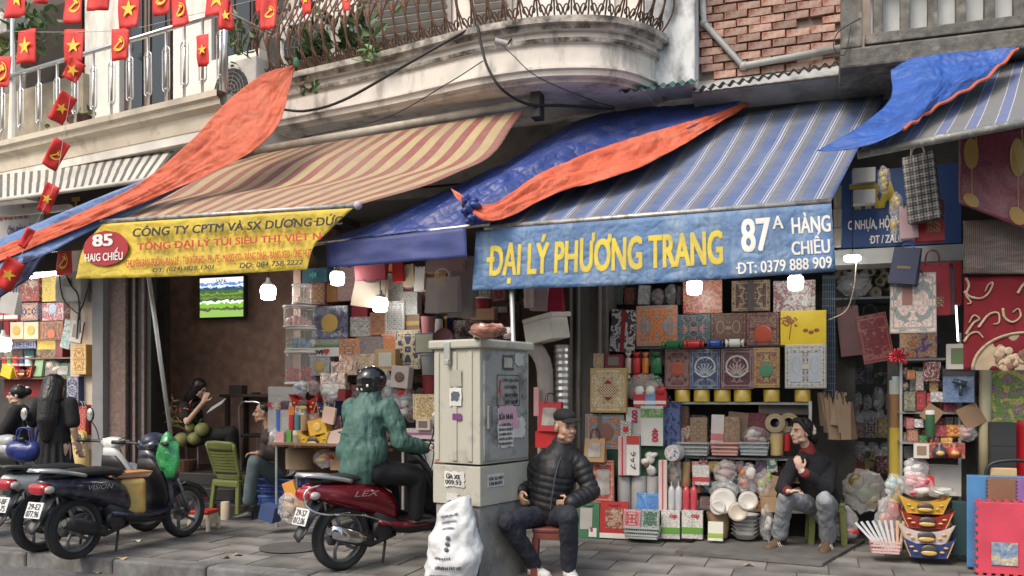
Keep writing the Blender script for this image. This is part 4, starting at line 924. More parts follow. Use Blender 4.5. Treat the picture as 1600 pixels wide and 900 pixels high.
def G(label,x0,y0,x1,y1,y,mat,handle=BLK,emb=None,depth=.12,tilt=0,rot=0,name='paper_bag',taper=.88,side=None,hh=.35,group=None,hdown=False):
    """paper carrier bag: gusseted body, rope handles, optional window"""
    c,w,h=frame_rect(x0,y0,x1,y1,y);t=thing(name,label,'bag',(c.x,y,c.z-h/2),group=group)
    m4=XF[t.name].inverted()@Matrix.Translation(c)@Matrix.Rotation(R(rot or random.uniform(-6,6)),4,'Z')@Matrix.Rotation(R(tilt),4,'Y')
    def put(o):o.matrix_local=m4;return o
    d=depth;vs=[(-w/2,0,-h/2),(w/2,0,-h/2),(w/2,d,-h/2),(-w/2,d,-h/2),(-w/2*.98,d*.3,h/2),(w/2*.98,d*.3,h/2),(w/2*.98,d*.65,h/2),(-w/2*.98,d*.65,h/2),(w/2*.93,d*.5,h*.1),(-w/2*.93,d*.5,h*.1)]
    put(build(MB().add(vs,[(0,1,5,4),(2,3,7,6),(3,2,1,0),(1,2,8),(2,6,8),(6,5,8),(5,1,8),(3,0,9),(0,4,9),(4,7,9),(7,3,9)]),'bag_body',mat,t,world=False,fix=True))
    hm=plain(handle,.6,'h')
    for yy in(.3,.65):
        put(build(MB().tube(poly([(-w*.22,d*yy-.005,h*.44),(-w*.17,d*yy-.01,h*.5+h*hh*.7),(0,d*yy-.012,h*.5+h*hh),(w*.17,d*yy-.01,h*.5+h*hh*.7),(w*.22,d*yy-.005,h*.44)],16),.004,5),'handle',hm,t,world=False))
    sl=d*.3/h
    if emb=='window':
        put(build(MB().add([(-w*.32,-.004+.2*sl*h,-h*.3),(w*.32,-.004+.2*sl*h,-h*.3),(w*.3,.7*sl*h-.004,h*.3),(-w*.3,.7*sl*h-.004,h*.3)],[(0,1,2,3)]),'clear_window',M('bag_window',(.36,.34,.32),.12,var=.35,vs=9,bump=.5,bs=12),t,world=False,solid=.003))
    elif emb:
        for k,(ex,ez,ew,eh,ec)in enumerate(emb):
            z0=ez*h-eh*h/2;z1=ez*h+eh*h/2;yy=lambda z:(z/h+.5)*d*.3-.004
            put(build(MB().add([(ex*w-ew*w/2,yy(z0),z0),(ex*w+ew*w/2,yy(z0),z0),(ex*w+ew*w/2,yy(z1),z1),(ex*w-ew*w/2,yy(z1),z1)],[(0,1,2,3)]),'print_patch',ec if not isinstance(ec,tuple)else plain(ec),t,world=False,solid=.002))
    return t
def CY(label,x0,y0,x1,y1,y,mat,name='jar',cat='jar',prof=None,lid=None,band=None,ax='z',group=None,film_=False):
    """round upright thing; prof = list of (radius fraction, height fraction)"""
    c,w,h=frame_rect(x0,y0,x1,y1,y);r=w/2;t=thing(name,label,cat,(c.x,y+r,c.z-h/2),group=group)
    prof=prof or[(.94,0),(1,.03),(1,.95),(.96,1)];mt=Matrix.Translation((c.x,y+r,c.z-h/2))
    build(MB().lathe([(a*r,b*h)for a,b in prof],20,mt),'body',mat,t,smooth=True,auto=35)
    if lid:build(MB().lathe([(r*1.03,h*.88),(r*1.03,h*1.02),(r*.8,h*1.05),(.001,h*1.05)],20,mt),'lid',plain(lid,.4),t,smooth=True,auto=35)
    if band:build(MB().lathe([(r*1.012,h*.25),(r*1.012,h*.72)],20,mt,cap=False),'label_band',band if not isinstance(band,tuple)else plain(band),t,smooth=True)
    return t
def ROLL(label,cx,cy,rp,y,col=(.6,.42,.12),name='tape_roll',hole=.5,group=None,core=WHT,width=.05):
    c=pl(cx,cy,y);r=rp/kpm(c);t=thing(name,label,'tape',(c.x,c.y,c.z-r),group=group)
    mt=Matrix.Translation(c)@Matrix.Rotation(R(random.uniform(-12,12)),4,'Z')@Matrix.Rotation(R(90),4,'X')
    m=M('tape_%02d'%int(col[1]*99),col,.2,coat=.5,var=.06)
    build(MB().lathe([(r*(hole+.09),-width),(r,-width),(r,0),(r*(hole+.09),0),(r*(hole+.09),-width)],28,mt,cap=False),'tape',m,t,smooth=True,auto=35)
    build(MB().lathe([(r*hole,-width-.001),(r*(hole+.09),-width-.001),(r*(hole+.09),.002),(r*hole,.002),(r*hole,-width-.001)],28,mt,cap=False),'core',plain(core,.5),t,smooth=True,auto=35)
    return t
def LUMP(label,x0,y0,x1,y1,y,cols,name='wrapped_bundle',cat='bundle',n=9,seed=None,depth=.1,filmy=True,group=None):
    """things packed in clear film: several rounded packs and a crinkled film skin"""
    c,w,h=frame_rect(x0,y0,x1,y1,y);rnd=random.Random(label+str(x0));t=thing(name,label,cat,(c.x,y,c.z-h/2),group=group);c=c+Vector((0,depth/2,0))
    for k in range(n):
        cc=c+Vector((rnd.uniform(-.3,.3)*w,rnd.uniform(-.3,.3)*depth,rnd.uniform(-.34,.34)*h));col=cols[k%len(cols)]
        mt=col if not isinstance(col,tuple)else plain(col,.3)
        build(MB().ell(cc,(w*rnd.uniform(.16,.3),depth*.3,h*rnd.uniform(.1,.2)),9,6,rot=Matrix.Rotation(rnd.uniform(-.5,.5),3,'Y')),'pack',mt,t,smooth=True)
    if filmy:
        m=MB().ell(c,(w*.52,depth*.62,h*.52),22,16)
        m.v=[tuple(Vector(v)+(Vector(v)-c)*.22*(noise.noise(Vector(v)*22)+.5*noise.noise(Vector(v)*60)))for v in m.v]
        build(m,'film_wrap',FILM,t,smooth=False)
    return t
def BASKET(label,x0,y0,x1,y1,y,col,depth=.22,name='plastic_basket'):
    c,w,h=frame_rect(x0,y0,x1,y1,y);t=thing(name,label,'basket',(c.x,y,c.z-h/2));mt=plain(col,.45,'b');c=c+Vector((0,depth/2,0))
    m=MB();m.box(c+Vector((0,0,-h/2+.004)),(w*.86,depth*.86,.008));build(m,'floor',mt,t)
    for zz,k in((h/2-.008,1),(h*.12,.96),(-h*.18,.92),(-h/2+.012,.88)):
        m=MB()
        for s in(-1,1):m.box(c+Vector((0,s*depth*k/2,zz)),(w*k,.008,.016));m.box(c+Vector((s*w*k/2,0,zz)),(.008,depth*k,.016))
        build(m,'rim' if k==1 else 'hoop',mt,t)
    m=MB();nx=max(6,int(w/.022))
    for k in range(nx+1):
        u=k/nx*2-1
        for s in(-1,1):m.tube([c+Vector((u*w*.44,s*depth*.44,-h/2)),c+Vector((u*w*.5,s*depth*.5,h/2))],.004,4)
    for k in range(6):
        u=k/5*2-1
        for s in(-1,1):m.tube([c+Vector((s*w*.44,u*depth*.44,-h/2)),c+Vector((s*w*.5,u*depth*.5,h/2))],.004,4)
    build(m,'mesh_walls',mt,t);return t
def BOAT(label,x0,y0,x1,y1,y,col,depth=.16,orn=None,group=None):
    """boat-shaped gift carton: flared front with scooped top edge"""
    c,w,h=frame_rect(x0,y0,x1,y1,y);t=thing('boat_carton',label,'carton',(c.x,y,c.z-h/2),group=group);mt=col if not isinstance(col,tuple)else plain(col,.35,'c')
    top=[(w*(.5-i/12),h/2-h*.42*math.sin(math.pi*i/12)**.8)for i in range(13)]
    P=[(-w*.34,-h/2),(w*.34,-h/2)]+top
    build(MB().prism(P,.006,Matrix.Translation(c)@Matrix.Rotation(R(10),4,'X')),'front_panel',mt,t);build(MB().prism(P,.006,Matrix.Translation(c+Vector((0,depth,0)))@Matrix.Rotation(R(-10),4,'X')),'back_panel',mt,t)
    for s in(-1,1):build(MB().add([c+Vector((s*w*.34,0,-h/2)),c+Vector((s*w*.34,depth,-h/2)),c+Vector((s*w*.48,depth,h*.42)),c+Vector((s*w*.48,0,h*.42))],[(0,1,2,3)]),'end_panel',mt,t,solid=.005)
    build(MB().box(c+Vector((0,depth/2,-h/2+.004)),(w*.66,depth,.006)),'base',mt,t)
    o=orn or GLD;om=plain(o,.3,'o')
    cc=c+Vector((0,-.03,-h*.1));build(MB().ell(cc,(w*.16,.012,h*.24),12,8),'printed_motif',plain((.06,.05,.05),.4),t,smooth=True)
    build(MB().ell(cc+Vector((0,-.004,-h*.14)),(w*.15,.012,h*.13),12,8),'gold_motif',om,t,smooth=True)
    for s in(-1,1):build(MB().tube(poly([c+Vector((s*w*q,-.012-.0,h*zz))for q,zz in((.33,-.45),(.4,-.05),(.46,.4))],10),.005,5),'gold_trim',om,t)
    for s in(-1,1):
        for k in range(2):build(MB().ell(c+Vector((s*w*(.24+.07*k),-.016,h*(-.2+.2*k))),(w*.045,.006,h*.05),8,5),'cloud_print',om,t)
    return t
def BOARD(label,x0,x1,py,y,depth,name='shelf',mat=None,th=.022):
    a,b=pl(x0,py,y),pl(x1,py,y);z=pl((x0+x1)/2,py,y).z
    return single(MB().box(((a.x+b.x)/2,y+depth/2,z-th/2),(b.x-a.x,depth,th)),name,mat or M('shelf_grey',(.3,.3,.3),.5,metal=.4),label,'shelf')
def lamp(cx,cy,y,wpx,label,kind=0,cord=None):
    c=pl(cx,cy,y);r=wpx*.45/kpm(c);t=thing('bulb_lamp',label,'lamp',c,group='lit lamps of the shops')
    mt=Matrix.Translation(c);L=glow('lamp_light',(1,.97,.9),22)
    if kind==0:
        build(MB().lathe([(r*.5,-r*.95),(r*.86,-r*.8),(r,r*.2),(r*.92,r*.7),(r*.8,r*.75)],18,mt),'bulb',L,t,smooth=True)
        build(MB().lathe([(r*.8,r*.75),(r*.75,r*1.1),(r*.3,r*1.35),(r*.22,r*1.9)],14,mt),'socket',plain(SIL,.4),t,smooth=True)
    else:
        build(MB().lathe([(r*.8,-r*.35),(r,-r*.2),(r,r*.25),(r*.9,r*.35)],18,mt),'bulb',L,t,smooth=True)
        build(MB().lathe([(r*.9,r*.35),(r*.3,r*.5),(r*.2,r*.9)],14,mt),'socket',plain(WHT,.4),t,smooth=True)
    build(MB().tube([c+Vector((0,0,r*.8)),c+Vector((0,0,r*1.5+.5))],.005,5),'cord',cable,t)
lamp(419,457,-.2,27,'lit white bulb hanging in the cafe doorway beside the television');lamp(527,435,-.75,25,'lit white bulb below the left end of the navy valance');lamp(594,476,-.5,27,'lit white bulb among wrapped goods behind the kraft bag')
lamp(1085,449,-.45,27,'lit bulb in front of the red wrapped box under the blue banner');lamp(1243,442,-.5,27,'lit bulb under the right end of the blue banner');lamp(1332,404,-.6,27,'flat lit lamp on a dangling cord below the blue sign board',1);lamp(5,538,-.3,26,'lit bulb at the left edge in front of the gift shop shelves')
a,b=pl(48,433,-.2),pl(95,426,-.2)
t=thing('tube_lamp','lit tube lamp fixed over the gift shop shelves','lamp',a);build(MB().tube([a,b],.02,8),'tube',MATS['lamp_light'],t,smooth=True);build(MB().box((a+b)/2+Vector((0,.03,.03)),((b-a).length,.05,.03)),'fitting',plain(WHT),t)
wire('cord','pale hanging lamp cord with switch beside the blue banner',[pl(1338,410,-.6),pl(1334,450,-.6),pl(1322,485,-.55),pl(1295,500,-.5)],.005,mat=plain(CRM))
# ---------------- television
t=thing('television','lit wall television showing green terraced hills with SAPA heading','television',pl(346,497,1.2))
c,w,h=frame_rect(310,431,382,498,1.2);build(MB().box(c+Vector((0,.04,0)),(w,.07,h)),'case',black,t,bevel=.008)
def screen_mat():
    m,tt,b=newmat('screen_picture');tc=tt.nodes.new('ShaderNodeTexCoord');sp=tt.nodes.new('ShaderNodeSeparateXYZ');tt.links.new(tc.outputs['UV'],sp.inputs[0])
    no=tt.nodes.new('ShaderNodeTexNoise');no.inputs['Scale'].default_value=9;no.inputs['Detail'].default_value=9;no.inputs['Roughness'].default_value=.7;tt.links.new(tc.outputs['UV'],no.inputs['Vector'])
    ad=tt.nodes.new('ShaderNodeMath');ad.operation='MULTIPLY_ADD';ad.inputs[1].default_value=.34;tt.links.new(no.outputs[0],ad.inputs[0]);tt.links.new(sp.outputs[1],ad.inputs[2])
    rp=tt.nodes.new('ShaderNodeValToRGB');cr=rp.color_ramp;cr.interpolation='CONSTANT'
    st=[(0,(.75,.8,.85)),(.29,(.1,.2,.45)),(.36,(.6,.7,.85)),(.41,(.03,.06,.14)),(.48,(.05,.12,.03)),(.56,(.2,.26,.06)),(.6,(.06,.12,.03)),(.66,(.16,.2,.05)),(.7,(.04,.09,.02)),(.76,(.8,.85,.85)),(.82,(.18,.4,.03)),(.93,(.08,.07,.05)),(1.02,(.25,.4,.1))]
    cr.elements[0].color=c4(st[0][1]);cr.elements[1].position=st[1][0];cr.elements[1].color=c4(st[1][1])
    for p_,c_ in st[2:]:e=cr.elements.new(min(1,p_));e.color=c4(c_)
    tt.links.new(ad.outputs[0],rp.inputs[0]);tt.links.new(rp.outputs[0],b.inputs['Emission Color']);b.inputs['Emission Strength'].default_value=1.1;b.inputs['Base Color'].default_value=(0,0,0,1);b.inputs['Roughness'].default_value=.2
    return m
sf=rect_surf(c+Vector((0,-.002,0)),(1,0,0),(0,0,1),w*.94,h*.92)
build(MB().grid(sf,2,2),'screen',screen_mat(),t,fix=False);text_on(sf,'SAPA',(.38,.04,.62,.14),'lettering',plain((.05,.3,.2)),t,bold=.02,off=.002)
# ---------------- left gift shop
sl=.25
for py,nm in((530,'top'),(559,'middle'),(590,'lower')):BOARD('%s shelf board in the far left gift shop'%nm,-30,112,py,sl-.05,.35,mat=plain(BRN))
P_=lambda k,cols,kind='floral',sc=9,wrap=True:pat(k,cols,kind,sc,wrap=wrap)
B('red film-wrapped box, top row of the left gift shop',32,432,61,471,sl,P_('a1',[RED,DRED,(.6,.3,.25),WHT],'noise'));B('yellow film-wrapped box at top of the left gift shop',66,430,100,471,sl,P_('a2',[YEL,(.8,.6,.1),(.55,.33,.03)],'noise'))
B('orange floral box under the red wrapped box at left',32,473,60,501,sl,P_('a3',[ORA,(.7,.3,.1),WHT,NAVY],'floral'));B('red sweet-print box under the yellow wrapped box',66,473,100,501,sl,P_('a4',[WHT,RED,(.5,.3,.5),RED],'noise',14),emb=('disc',(.4,.5,.65),.15))
B('navy print box behind the hanging grey bag',14,448,31,471,sl,P_('a5',[NAVY,(.2,.22,.3),NAVY]));B('red box with white script at the left edge',-8,473,29,501,sl,P_('a6',[RED,DRED],'noise'),emb=('hband',WHT,-.3));B('dark red box with black characters at the left edge',-10,503,15,530,sl,plain(DRED),emb=('band',BLK))
B('cream box with arched gold ornament, left of the pair',16,503,37,530,sl,plain(CRM),emb=('disc',GLD));B('cream box with arched gold ornament, right of the pair',38,503,60,530,sl,plain(CRM),emb=('disc',GLD));B('brown floral box beside the cream pair',64,502,98,530,sl,P_('a9',[BRN,(.25,.12,.07),(.5,.2,.12)],'floral'),emb=('disc',(.5,.15,.08),-.2))
B('navy flower box on the middle left shelf',18,531,57,545,sl,P_('a10',[NAVY,(.3,.33,.45),NAVY]),side=plain(NAVY));B('shallow yellow box on the middle left shelf',58,531,88,546,sl,P_('a11',[YEL,(.6,.4,.05)],'noise',12));B('dark landscape box under the shallow yellow box',57,546,88,559,sl,P_('a12',[BRN,(.3,.22,.12),(.1,.08,.06)],'noise'))
B('dark red box beside the shallow yellow box',88,531,98,559,sl,plain(DRED))
for k,(a,b,cl,nm)in enumerate(((1,8,RED,'red'),(9,15,GRN,'green'),(17,25,RED,'scarlet'),(27,35,NAVY,'blue'),(36,45,(.35,.5,.5),'pale teal'))):CY('small %s bottle on the far left shelf'%nm,a,557,b,572,sl-.05,plain(WHT),'small_bottle','bottle',lid=cl,band=cl)
B('tilted yellow carton above the women at left',2,571,18,590,sl-.08,plain(YEL),tilt=18);BOAT('dark red tray carton above the women at left',22,570,52,590,sl-.08,(.3,.02,.03));G('pale green paper bag on the left shelf',51,561,65,588,sl-.05,plain((.22,.35,.2)),hh=.2);LUMP('brown film-wrapped hamper behind the long-haired woman',60,563,92,600,sl,[BRN,DRED,CRM,GRN]);G('dark green bag with clear window beside the wrapped hamper',84,567,110,590,sl,plain(DGRN),emb='window',hh=.2)
B('tall orange floral box at the edge of the cream wall',113,538,135,585,-.1,P_('a19',[(.75,.42,.1),(.6,.28,.06),(.8,.6,.3)],'floral',9,False),side=plain((.6,.33,.07)),depth=.2);B('navy box with floral front below the tall orange box',105,588,122,633,-.1,P_('a20',[(.5,.5,.55),NAVY,(.4,.4,.5)],'floral',9,False),side=plain(NAVY),depth=.25,emb=('ring',WHT))
G('red patterned carrier bag with white rope handle below the navy box',112,634,132,680,-.1,P_('a21',[RED,(.6,.12,.1),DRED],'damask',9,False),handle=WHT,hh=.15);B('plain dark red box beside the red carrier bag',130,632,143,680,.0,plain(DRED))
for k,(a,b,r)in enumerate(((107,682,9),(124,683,11),(115,694,8))):ROLL('%s tape roll stacked by the cream wall'%('left','upper right','lower')[k],a,b,r,-.15,group='tape rolls by the cream wall')
CY('thick stack of tape rolls standing under the loose rolls',110,702,128,728,-.15,M('tape_stack',(.6,.45,.2),.3,coat=.4),'tape_stack','tape',group='tape rolls by the cream wall')
B('leaning picture card with dark red border on the cream wall',111,501,128,535,-.02,plain(WHT),side=plain(DRED),emb=('window',(.35,.3,.28)),tilt=12,depth=.03);B('leaning white and teal card behind the dark red bordered card',98,500,112,545,.05,P_('a23',[WHT,(.3,.5,.5),WHT,ORA],'noise',6,False),tilt=14,depth=.03);B('dark red flat box leaning on the cream wall',126,501,141,537,.05,plain(DRED),depth=.04)
G('grey plastic bag hanging at the left edge',-2,455,24,490,-.35,plain((.42,.41,.4)),tilt=8);B('dim red cartons under the left shelf',5,592,70,620,sl+.1,plain(DRED))
# ---------------- cafe: coconuts, table, chairs
floor_z=.45
def coconut(cx,cy,rp,y,label):c=pl(cx,cy,y);r=rp/kpm(c);m=MB().ell(c,(r,r,r*.92),16,12);m.v=[tuple(c+(Vector(v)-c)*(1+.06*noise.noise(Vector(v)*9)))for v in m.v];single(m,'green_coconut',M('coconut_green',(.2,.21,.07),.6,var=.3,vs=7,dirt=(.3,.26,.14),da=.4),label,'coconut','green coconuts on the cafe step',smooth=True)
for k,(a,b,r)in enumerate(((284,687,12),(304,685,11),(316,671,12),(297,668,8))):coconut(a,b,r,.35,'%s of the green coconuts on the cafe step'%('leftmost','front middle','rightmost','small upper one')[k])
c=pl(283,655,.4);t=thing('flower_basket','dried flower and fruit offering on the cafe step','offering',(c.x,c.y,.45));leaves(c,(.08,.05,.09),70,.12,M('dry_straw',(.3,.2,.09),.8),'dried_stems',t,seed=31,long=6)['kind']='stuff';leaves(c+Vector((.12,0,.06)),(.06,.04,.05),40,.07,plain((.4,.06,.06)),'red_blooms',t,seed=32);leaves(c+Vector((.12,0,-.04)),(.08,.04,.04),40,.08,leafm,'leaves',t,seed=33);build(MB().lathe([(.1,.45),(.16,.6),(.15,.6)],14,Matrix.Translation((c.x+.05,c.y,0))),'dish',plain(BRN),t)
wood_d=M('dark_table_wood',(.05,.035,.028),.5)
a,b=pl(352,618,.9),pl(440,620,.9);t=thing('cafe_table','dark wooden table with small boxes against the cafe wall','table',((a.x+b.x)/2,1.1,floor_z));build(MB().box(((a.x+b.x)/2+.15,1.15,a.z),(b.x-a.x+.5,.5,.04)),'tabletop',wood_d,t,bevel=.006)
for sx in(a.x,b.x+.3):
    for sy in(.95,1.35):build(MB().box((sx,sy,(a.z+floor_z)/2),(.05,.05,a.z-floor_z)),'leg',wood_d,t)
B('dark tissue box on the cafe table',358,602,378,618,1.0,plain((.06,.05,.05)),name='tissue_box');CY('black ashtray on the cafe table',390,613,402,618,1.0,plain(BLK),'ashtray','ashtray')
def wirechair(px,y,label,rzv=0):
    c=pl(px,640,y);t=thing('metal_chair',label,'chair',(c.x,y,floor_z));L=lambda x,yy,z:Vector((c.x,y,floor_z))+rz(rzv)@Vector((x,yy,z));sm=steel
    build(MB().box(L(0,0,.45),(.38,.38,.04),rot=rz(rzv)),'seat',plain(BLK),t,bevel=.01)
    build(MB().tube(poly([L(-.18,.18,0),L(-.18,.2,.5),L(-.17,.22,.85),L(0,.23,.9),L(.17,.22,.85),L(.18,.2,.5),L(.18,.18,0)],30),.012,6),'back_frame',sm,t)
    for s in(-1,1):build(MB().tube([L(s*.17,-.17,.45),L(s*.2,-.2,0)],.012,6),'leg',sm,t)
wirechair(300,.85,'metal framed chair carrying the woman in the dark cafe',R(100));wirechair(407,1.0,'metal framed chair standing behind the cafe table',R(180))
# green plastic chair in front
def plastic_chair(p,rzv,label):
    t=thing('plastic_chair',label,'chair',p);o=Vector(p);L=lambda x,y,z:o+rz(rzv)@Vector((x,y,z));mt=M('olive_plastic',(.15,.17,.05),.4,var=.05);m3=rz(rzv)
    build(MB().box(L(0,0,.43),(.44,.42,.035),rot=m3),'seat',mt,t,bevel=.015)
    build(MB().box(L(0,-.2,.4),(.43,.03,.06),rot=m3),'apron',mt,t,bevel=.008)
    for sx in(-1,1):
        for sy in(-1,1):build(MB().add([L(sx*(.2+k*.03)+dx,sy*(.18+k*.04)+dy,z)for k,z in((1,0),(0,.42))for dx,dy in((-.028,-.022),(.028,-.022),(.028,.022),(-.028,.022))],[(3,2,1,0),(4,5,6,7),(0,1,5,4),(1,2,6,5),(2,3,7,6),(3,0,4,7)]),'leg',mt,t,bevel=.006)
    def bk(u,v):w=.2+.03*v;return L((u-.5)*2*w,-.2-.13*v+.05*(2*u-1)**2,.46+.42*v)
    for s in(0,1):build(MB().tube([bk(s,v/6)for v in range(7)],.022,8),'back_stile',mt,t,smooth=True)
    build(MB().grid(lambda u,v:bk(u,.8+.24*v+.04*math.sin(u*math.pi)*v),10,3),'back_top',mt,t,solid=.02,smooth=True,fix=False)
    for k in range(7):v0=.2+.085*k;build(MB().grid(lambda u,v:bk(u,v0+.062*v),8,1),'back_slat',mt,t,solid=.012,fix=False)
    build(MB().grid(lambda u,v:bk(u,.0+.1*v),8,1),'back_lower_rail',mt,t,solid=.015,fix=False)
q=gp(373,806);plastic_chair((q.x,q.y,0),R(-12),'olive green plastic chair standing empty before the cafe step')
q=gp(352,812);t=single(MB().lathe([(.05,0),(.052,.01),(.052,.2),(.046,.21)],16,Matrix.Translation((q.x,q.y,0))),'cup',plain(CRM),'cream paper cup standing on the pavement before the green chair','cup',smooth=True,auto=40)
def stool(p,s,h,mat,label,name='plastic_stool',rzv=.2,topmat=None):
    t=thing(name,label,'stool',p);o=Vector(p);m3=rz(rzv);L=lambda x,y,z:o+m3@Vector((x,y,z))
    build(MB().box(L(0,0,h-.02),(s,s,.04),rot=m3),'seat',topmat or mat,t,bevel=.012);build(MB().box(L(0,0,h-.065),(s*.96,s*.96,.05),rot=m3,taper=.98),'apron',mt_ if False else mat,t,bevel=.006)
    for sx in(-1,1):
        for sy in(-1,1):build(MB().add([L(sx*(s*.42+k*.05*s)+dx*s,sy*(s*.42+k*.05*s)+dy*s,z)for k,z in((1,0),(0,h-.08))for dx,dy in((-.09,-.05),(.09,-.05),(.09,.05),(-.09,.05))],[(3,2,1,0),(4,5,6,7),(0,1,5,4),(1,2,6,5),(2,3,7,6),(3,0,4,7)]),'leg',mat,t,bevel=.005)
    for sx in(-1,1):build(MB().box(L(sx*s*.45,0,h*.42),(.02,s*.8,.05),rot=m3),'stretcher',mat,t)
    return t
q=gp(318,828);stool((q.x,q.y,0),.24,.22,plain(CRM),'small red and cream low stool beside the navy scooter wheel',topmat=plain(RED))
# ---------------- goods shop in the middle
ym=.05
for x0,x1,py,yy in((440,690,530,ym),(440,690,585,ym),(480,690,478,ym+.1)):BOARD('shelf board of the middle goods shop at %s height'%{530:'helmet',585:'shoulder',478:'lamp'}[py],x0,x1,py,yy,.4,mat=plain(BRN))
def clear_can(label,x0,y0,x1,y1,y,cont,lidc=WHT,n=14):
    c,w,h=frame_rect(x0,y0,x1,y1,y);r=w/2;t=thing('clear_canister',label,'canister',(c.x,y+r,c.z-h/2));mt=Matrix.Translation((c.x,y+r,c.z-h/2))
    build(MB().lathe([(r,0),(r,h)],22,mt,cap=False),'clear_wall',film('clear_wall',(.8,.8,.8),.25,.05),t,smooth=True);build(MB().lathe([(r*1.03,0),(r*1.03,h*.06),(r*.98,h*.07)],22,mt),'base',plain(lidc,.4),t);build(MB().lathe([(r*1.04,h*.93),(r*1.04,h),(r*.9,h*1.01)],22,mt),'lid_ring',plain(lidc,.4),t)
    rnd=random.Random(label)
    for k in range(n):a=rnd.uniform(0,6.28);q=rnd.uniform(.2,.75)*r;build(MB().ell((c.x+q*math.cos(a),y+r+q*math.sin(a),c.z-h/2+h*rnd.uniform(.12,.42)),r*.26,8,6),'ball',plain(cont[k%len(cont)],.5),t,smooth=True)
    for k in range(4):a=k*1.57+.4;build(MB().tube([(c.x+r*.97*math.cos(a),y+r+r*.97*math.sin(a),c.z-h/2),(c.x+r*.97*math.cos(a),y+r+r*.97*math.sin(a),c.z+h/2)],.004,5),'ribbon',plain(CRM),t)
clear_can('clear canister with pink shreds, second from top of the stack',432,476,478,510,-.3,[PNK,(.6,.42,.4)]);clear_can('clear canister with blue and green balls in the stack',436,511,480,546,-.3,[(.1,.3,.5),GRN,WHT]);clear_can('clear canister filled with red roses near the green chair',434,547,482,600,-.3,[RED,(.4,.02,.03)],n=22);clear_can('small clear canister on top of the stack under the yellow banner',450,443,477,474,-.3,[WHT,CRM],n=5)
B('clear square box with red shreds under the canister stack',418,604,462,640,-.35,film('box_clear',(.6,.6,.6),.35,.08),side=FILM,emb=('hband',(.4,.03,.05),-.3),depth=.2)
B('teal box with turquoise bow under the yellow banner',472,419,511,441,-.1,plain((.04,.12,.17)),emb=('bow',(.1,.5,.5)));B('dark red gilded box left of the first bulb',478,441,508,476,0,P_('m2',[DRED,GLD,DRED,MAR],'damask'));B('orange brown carton behind the first bulb',508,436,527,472,.05,plain((.45,.22,.08)));B('silver and red foil pack right of the first bulb',527,418,562,470,.02,P_('m4',[(.6,.5,.5),RED,SIL,(.4,.1,.12)],'weave',6));B('plain maroon carton below the kraft bag',548,478,574,498,.0,plain((.24,.02,.04)))
G('dark red folded bag hanging under the navy valance',553,410,600,437,-.6,plain((.26,.02,.04)),hh=.1,tilt=180);G('kraft paper bag hanging behind the dark red bag',550,432,600,480,-.45,plain((.42,.34,.26)),handle=BLK,tilt=8,hh=.1)
B('navy celestial box with gold disc wrapped in film',488,478,543,530,-.1,P_('m8',[(.12,.14,.24),NAVY,(.3,.31,.36)],'noise',8),emb=('disc',GLD,-.02),side=plain(BLK));lv=B('white LOVE box with red heart on the middle shelf',482,543,541,557,-.15,plain(WHT),emb=None,text=('LOVE',(.06,.25,.42,.8),plain(BLK)));m=MB();hp=[(16*math.sin(a)**3,13*math.cos(a)-5*math.cos(2*a)-2*math.cos(3*a)-math.cos(4*a))for a in[2*math.pi*k/24 for k in range(24)]]
c=pl(510,549,-.165);build(MB().prism([(x*.0024,z*.0024)for x,z in hp],.006,Matrix.Translation(c)),'heart',plain(RED),lv)
B('silver box with gold disc below the LOVE box',484,558,515,587,-.15,P_('m10',[SIL,(.4,.4,.42),(.6,.58,.5)],'noise',10),emb=('disc',GLD));B('clear box with green balls above the LOVE box',484,530,541,544,-.12,film('box_clear'),side=FILM,emb=('hband',GRN,-.2))
B('orange triangle-print box right of the second bulb',578,488,603,524,-.05,P_('m12',[ORA,(.2,.2,.16),ORA,(.6,.3,.2)],'damask',7));B('crinkled silver foil box left of the orange print box',547,495,579,526,-.05,P_('m13',[SIL,(.3,.29,.27),WHT,(.45,.4,.3)],'noise',22));B('tall silver embossed box right of the orange print box',602,470,632,521,-.05,P_('m14',[(.6,.6,.58),(.35,.35,.34),WHT],'damask',12));B('silver wrapped pack at the upper right of the bulbs',598,427,630,470,.0,P_('m15',[(.45,.42,.36),SIL,(.3,.28,.24)],'noise',14));B('rose pink slim box beside the silver pack',628,432,645,465,.05,plain(PNK));B('silver tree-print foil pack above the kraft box',626,455,652,492,-.02,P_('m17',[WHT,(.35,.33,.3),SIL],'weave',9));B('orange carton under the navy valance',600,412,625,424,.05,plain(ORA));B('kraft box with gold ribbon beside the pink bucket',630,490,656,520,.0,plain((.3,.18,.1)),emb=('hband',GLD))
B('brown print hamper box behind the rider, left one',530,529,561,566,-.15,P_('m20',[(.35,.18,.12),CRM,(.3,.1,.08),ORA],'floral',8));B('navy floral wrapped box above the rider helmet',558,526,598,560,-.12,P_('m21',[NAVY,(.3,.32,.45),NAVY,(.6,.45,.2)],'weave',7));B('orange red wrapped box right of the navy floral box',597,521,618,552,-.1,P_('m22',[ORA,(.6,.2,.12),CRM],'noise',9));B('large navy and gold framed box beside the grey tray',618,515,657,577,-.12,P_('m23',[NAVY,NAVY,(.6,.5,.25),CRM],'floral',6),side=plain(NAVY),depth=.1)
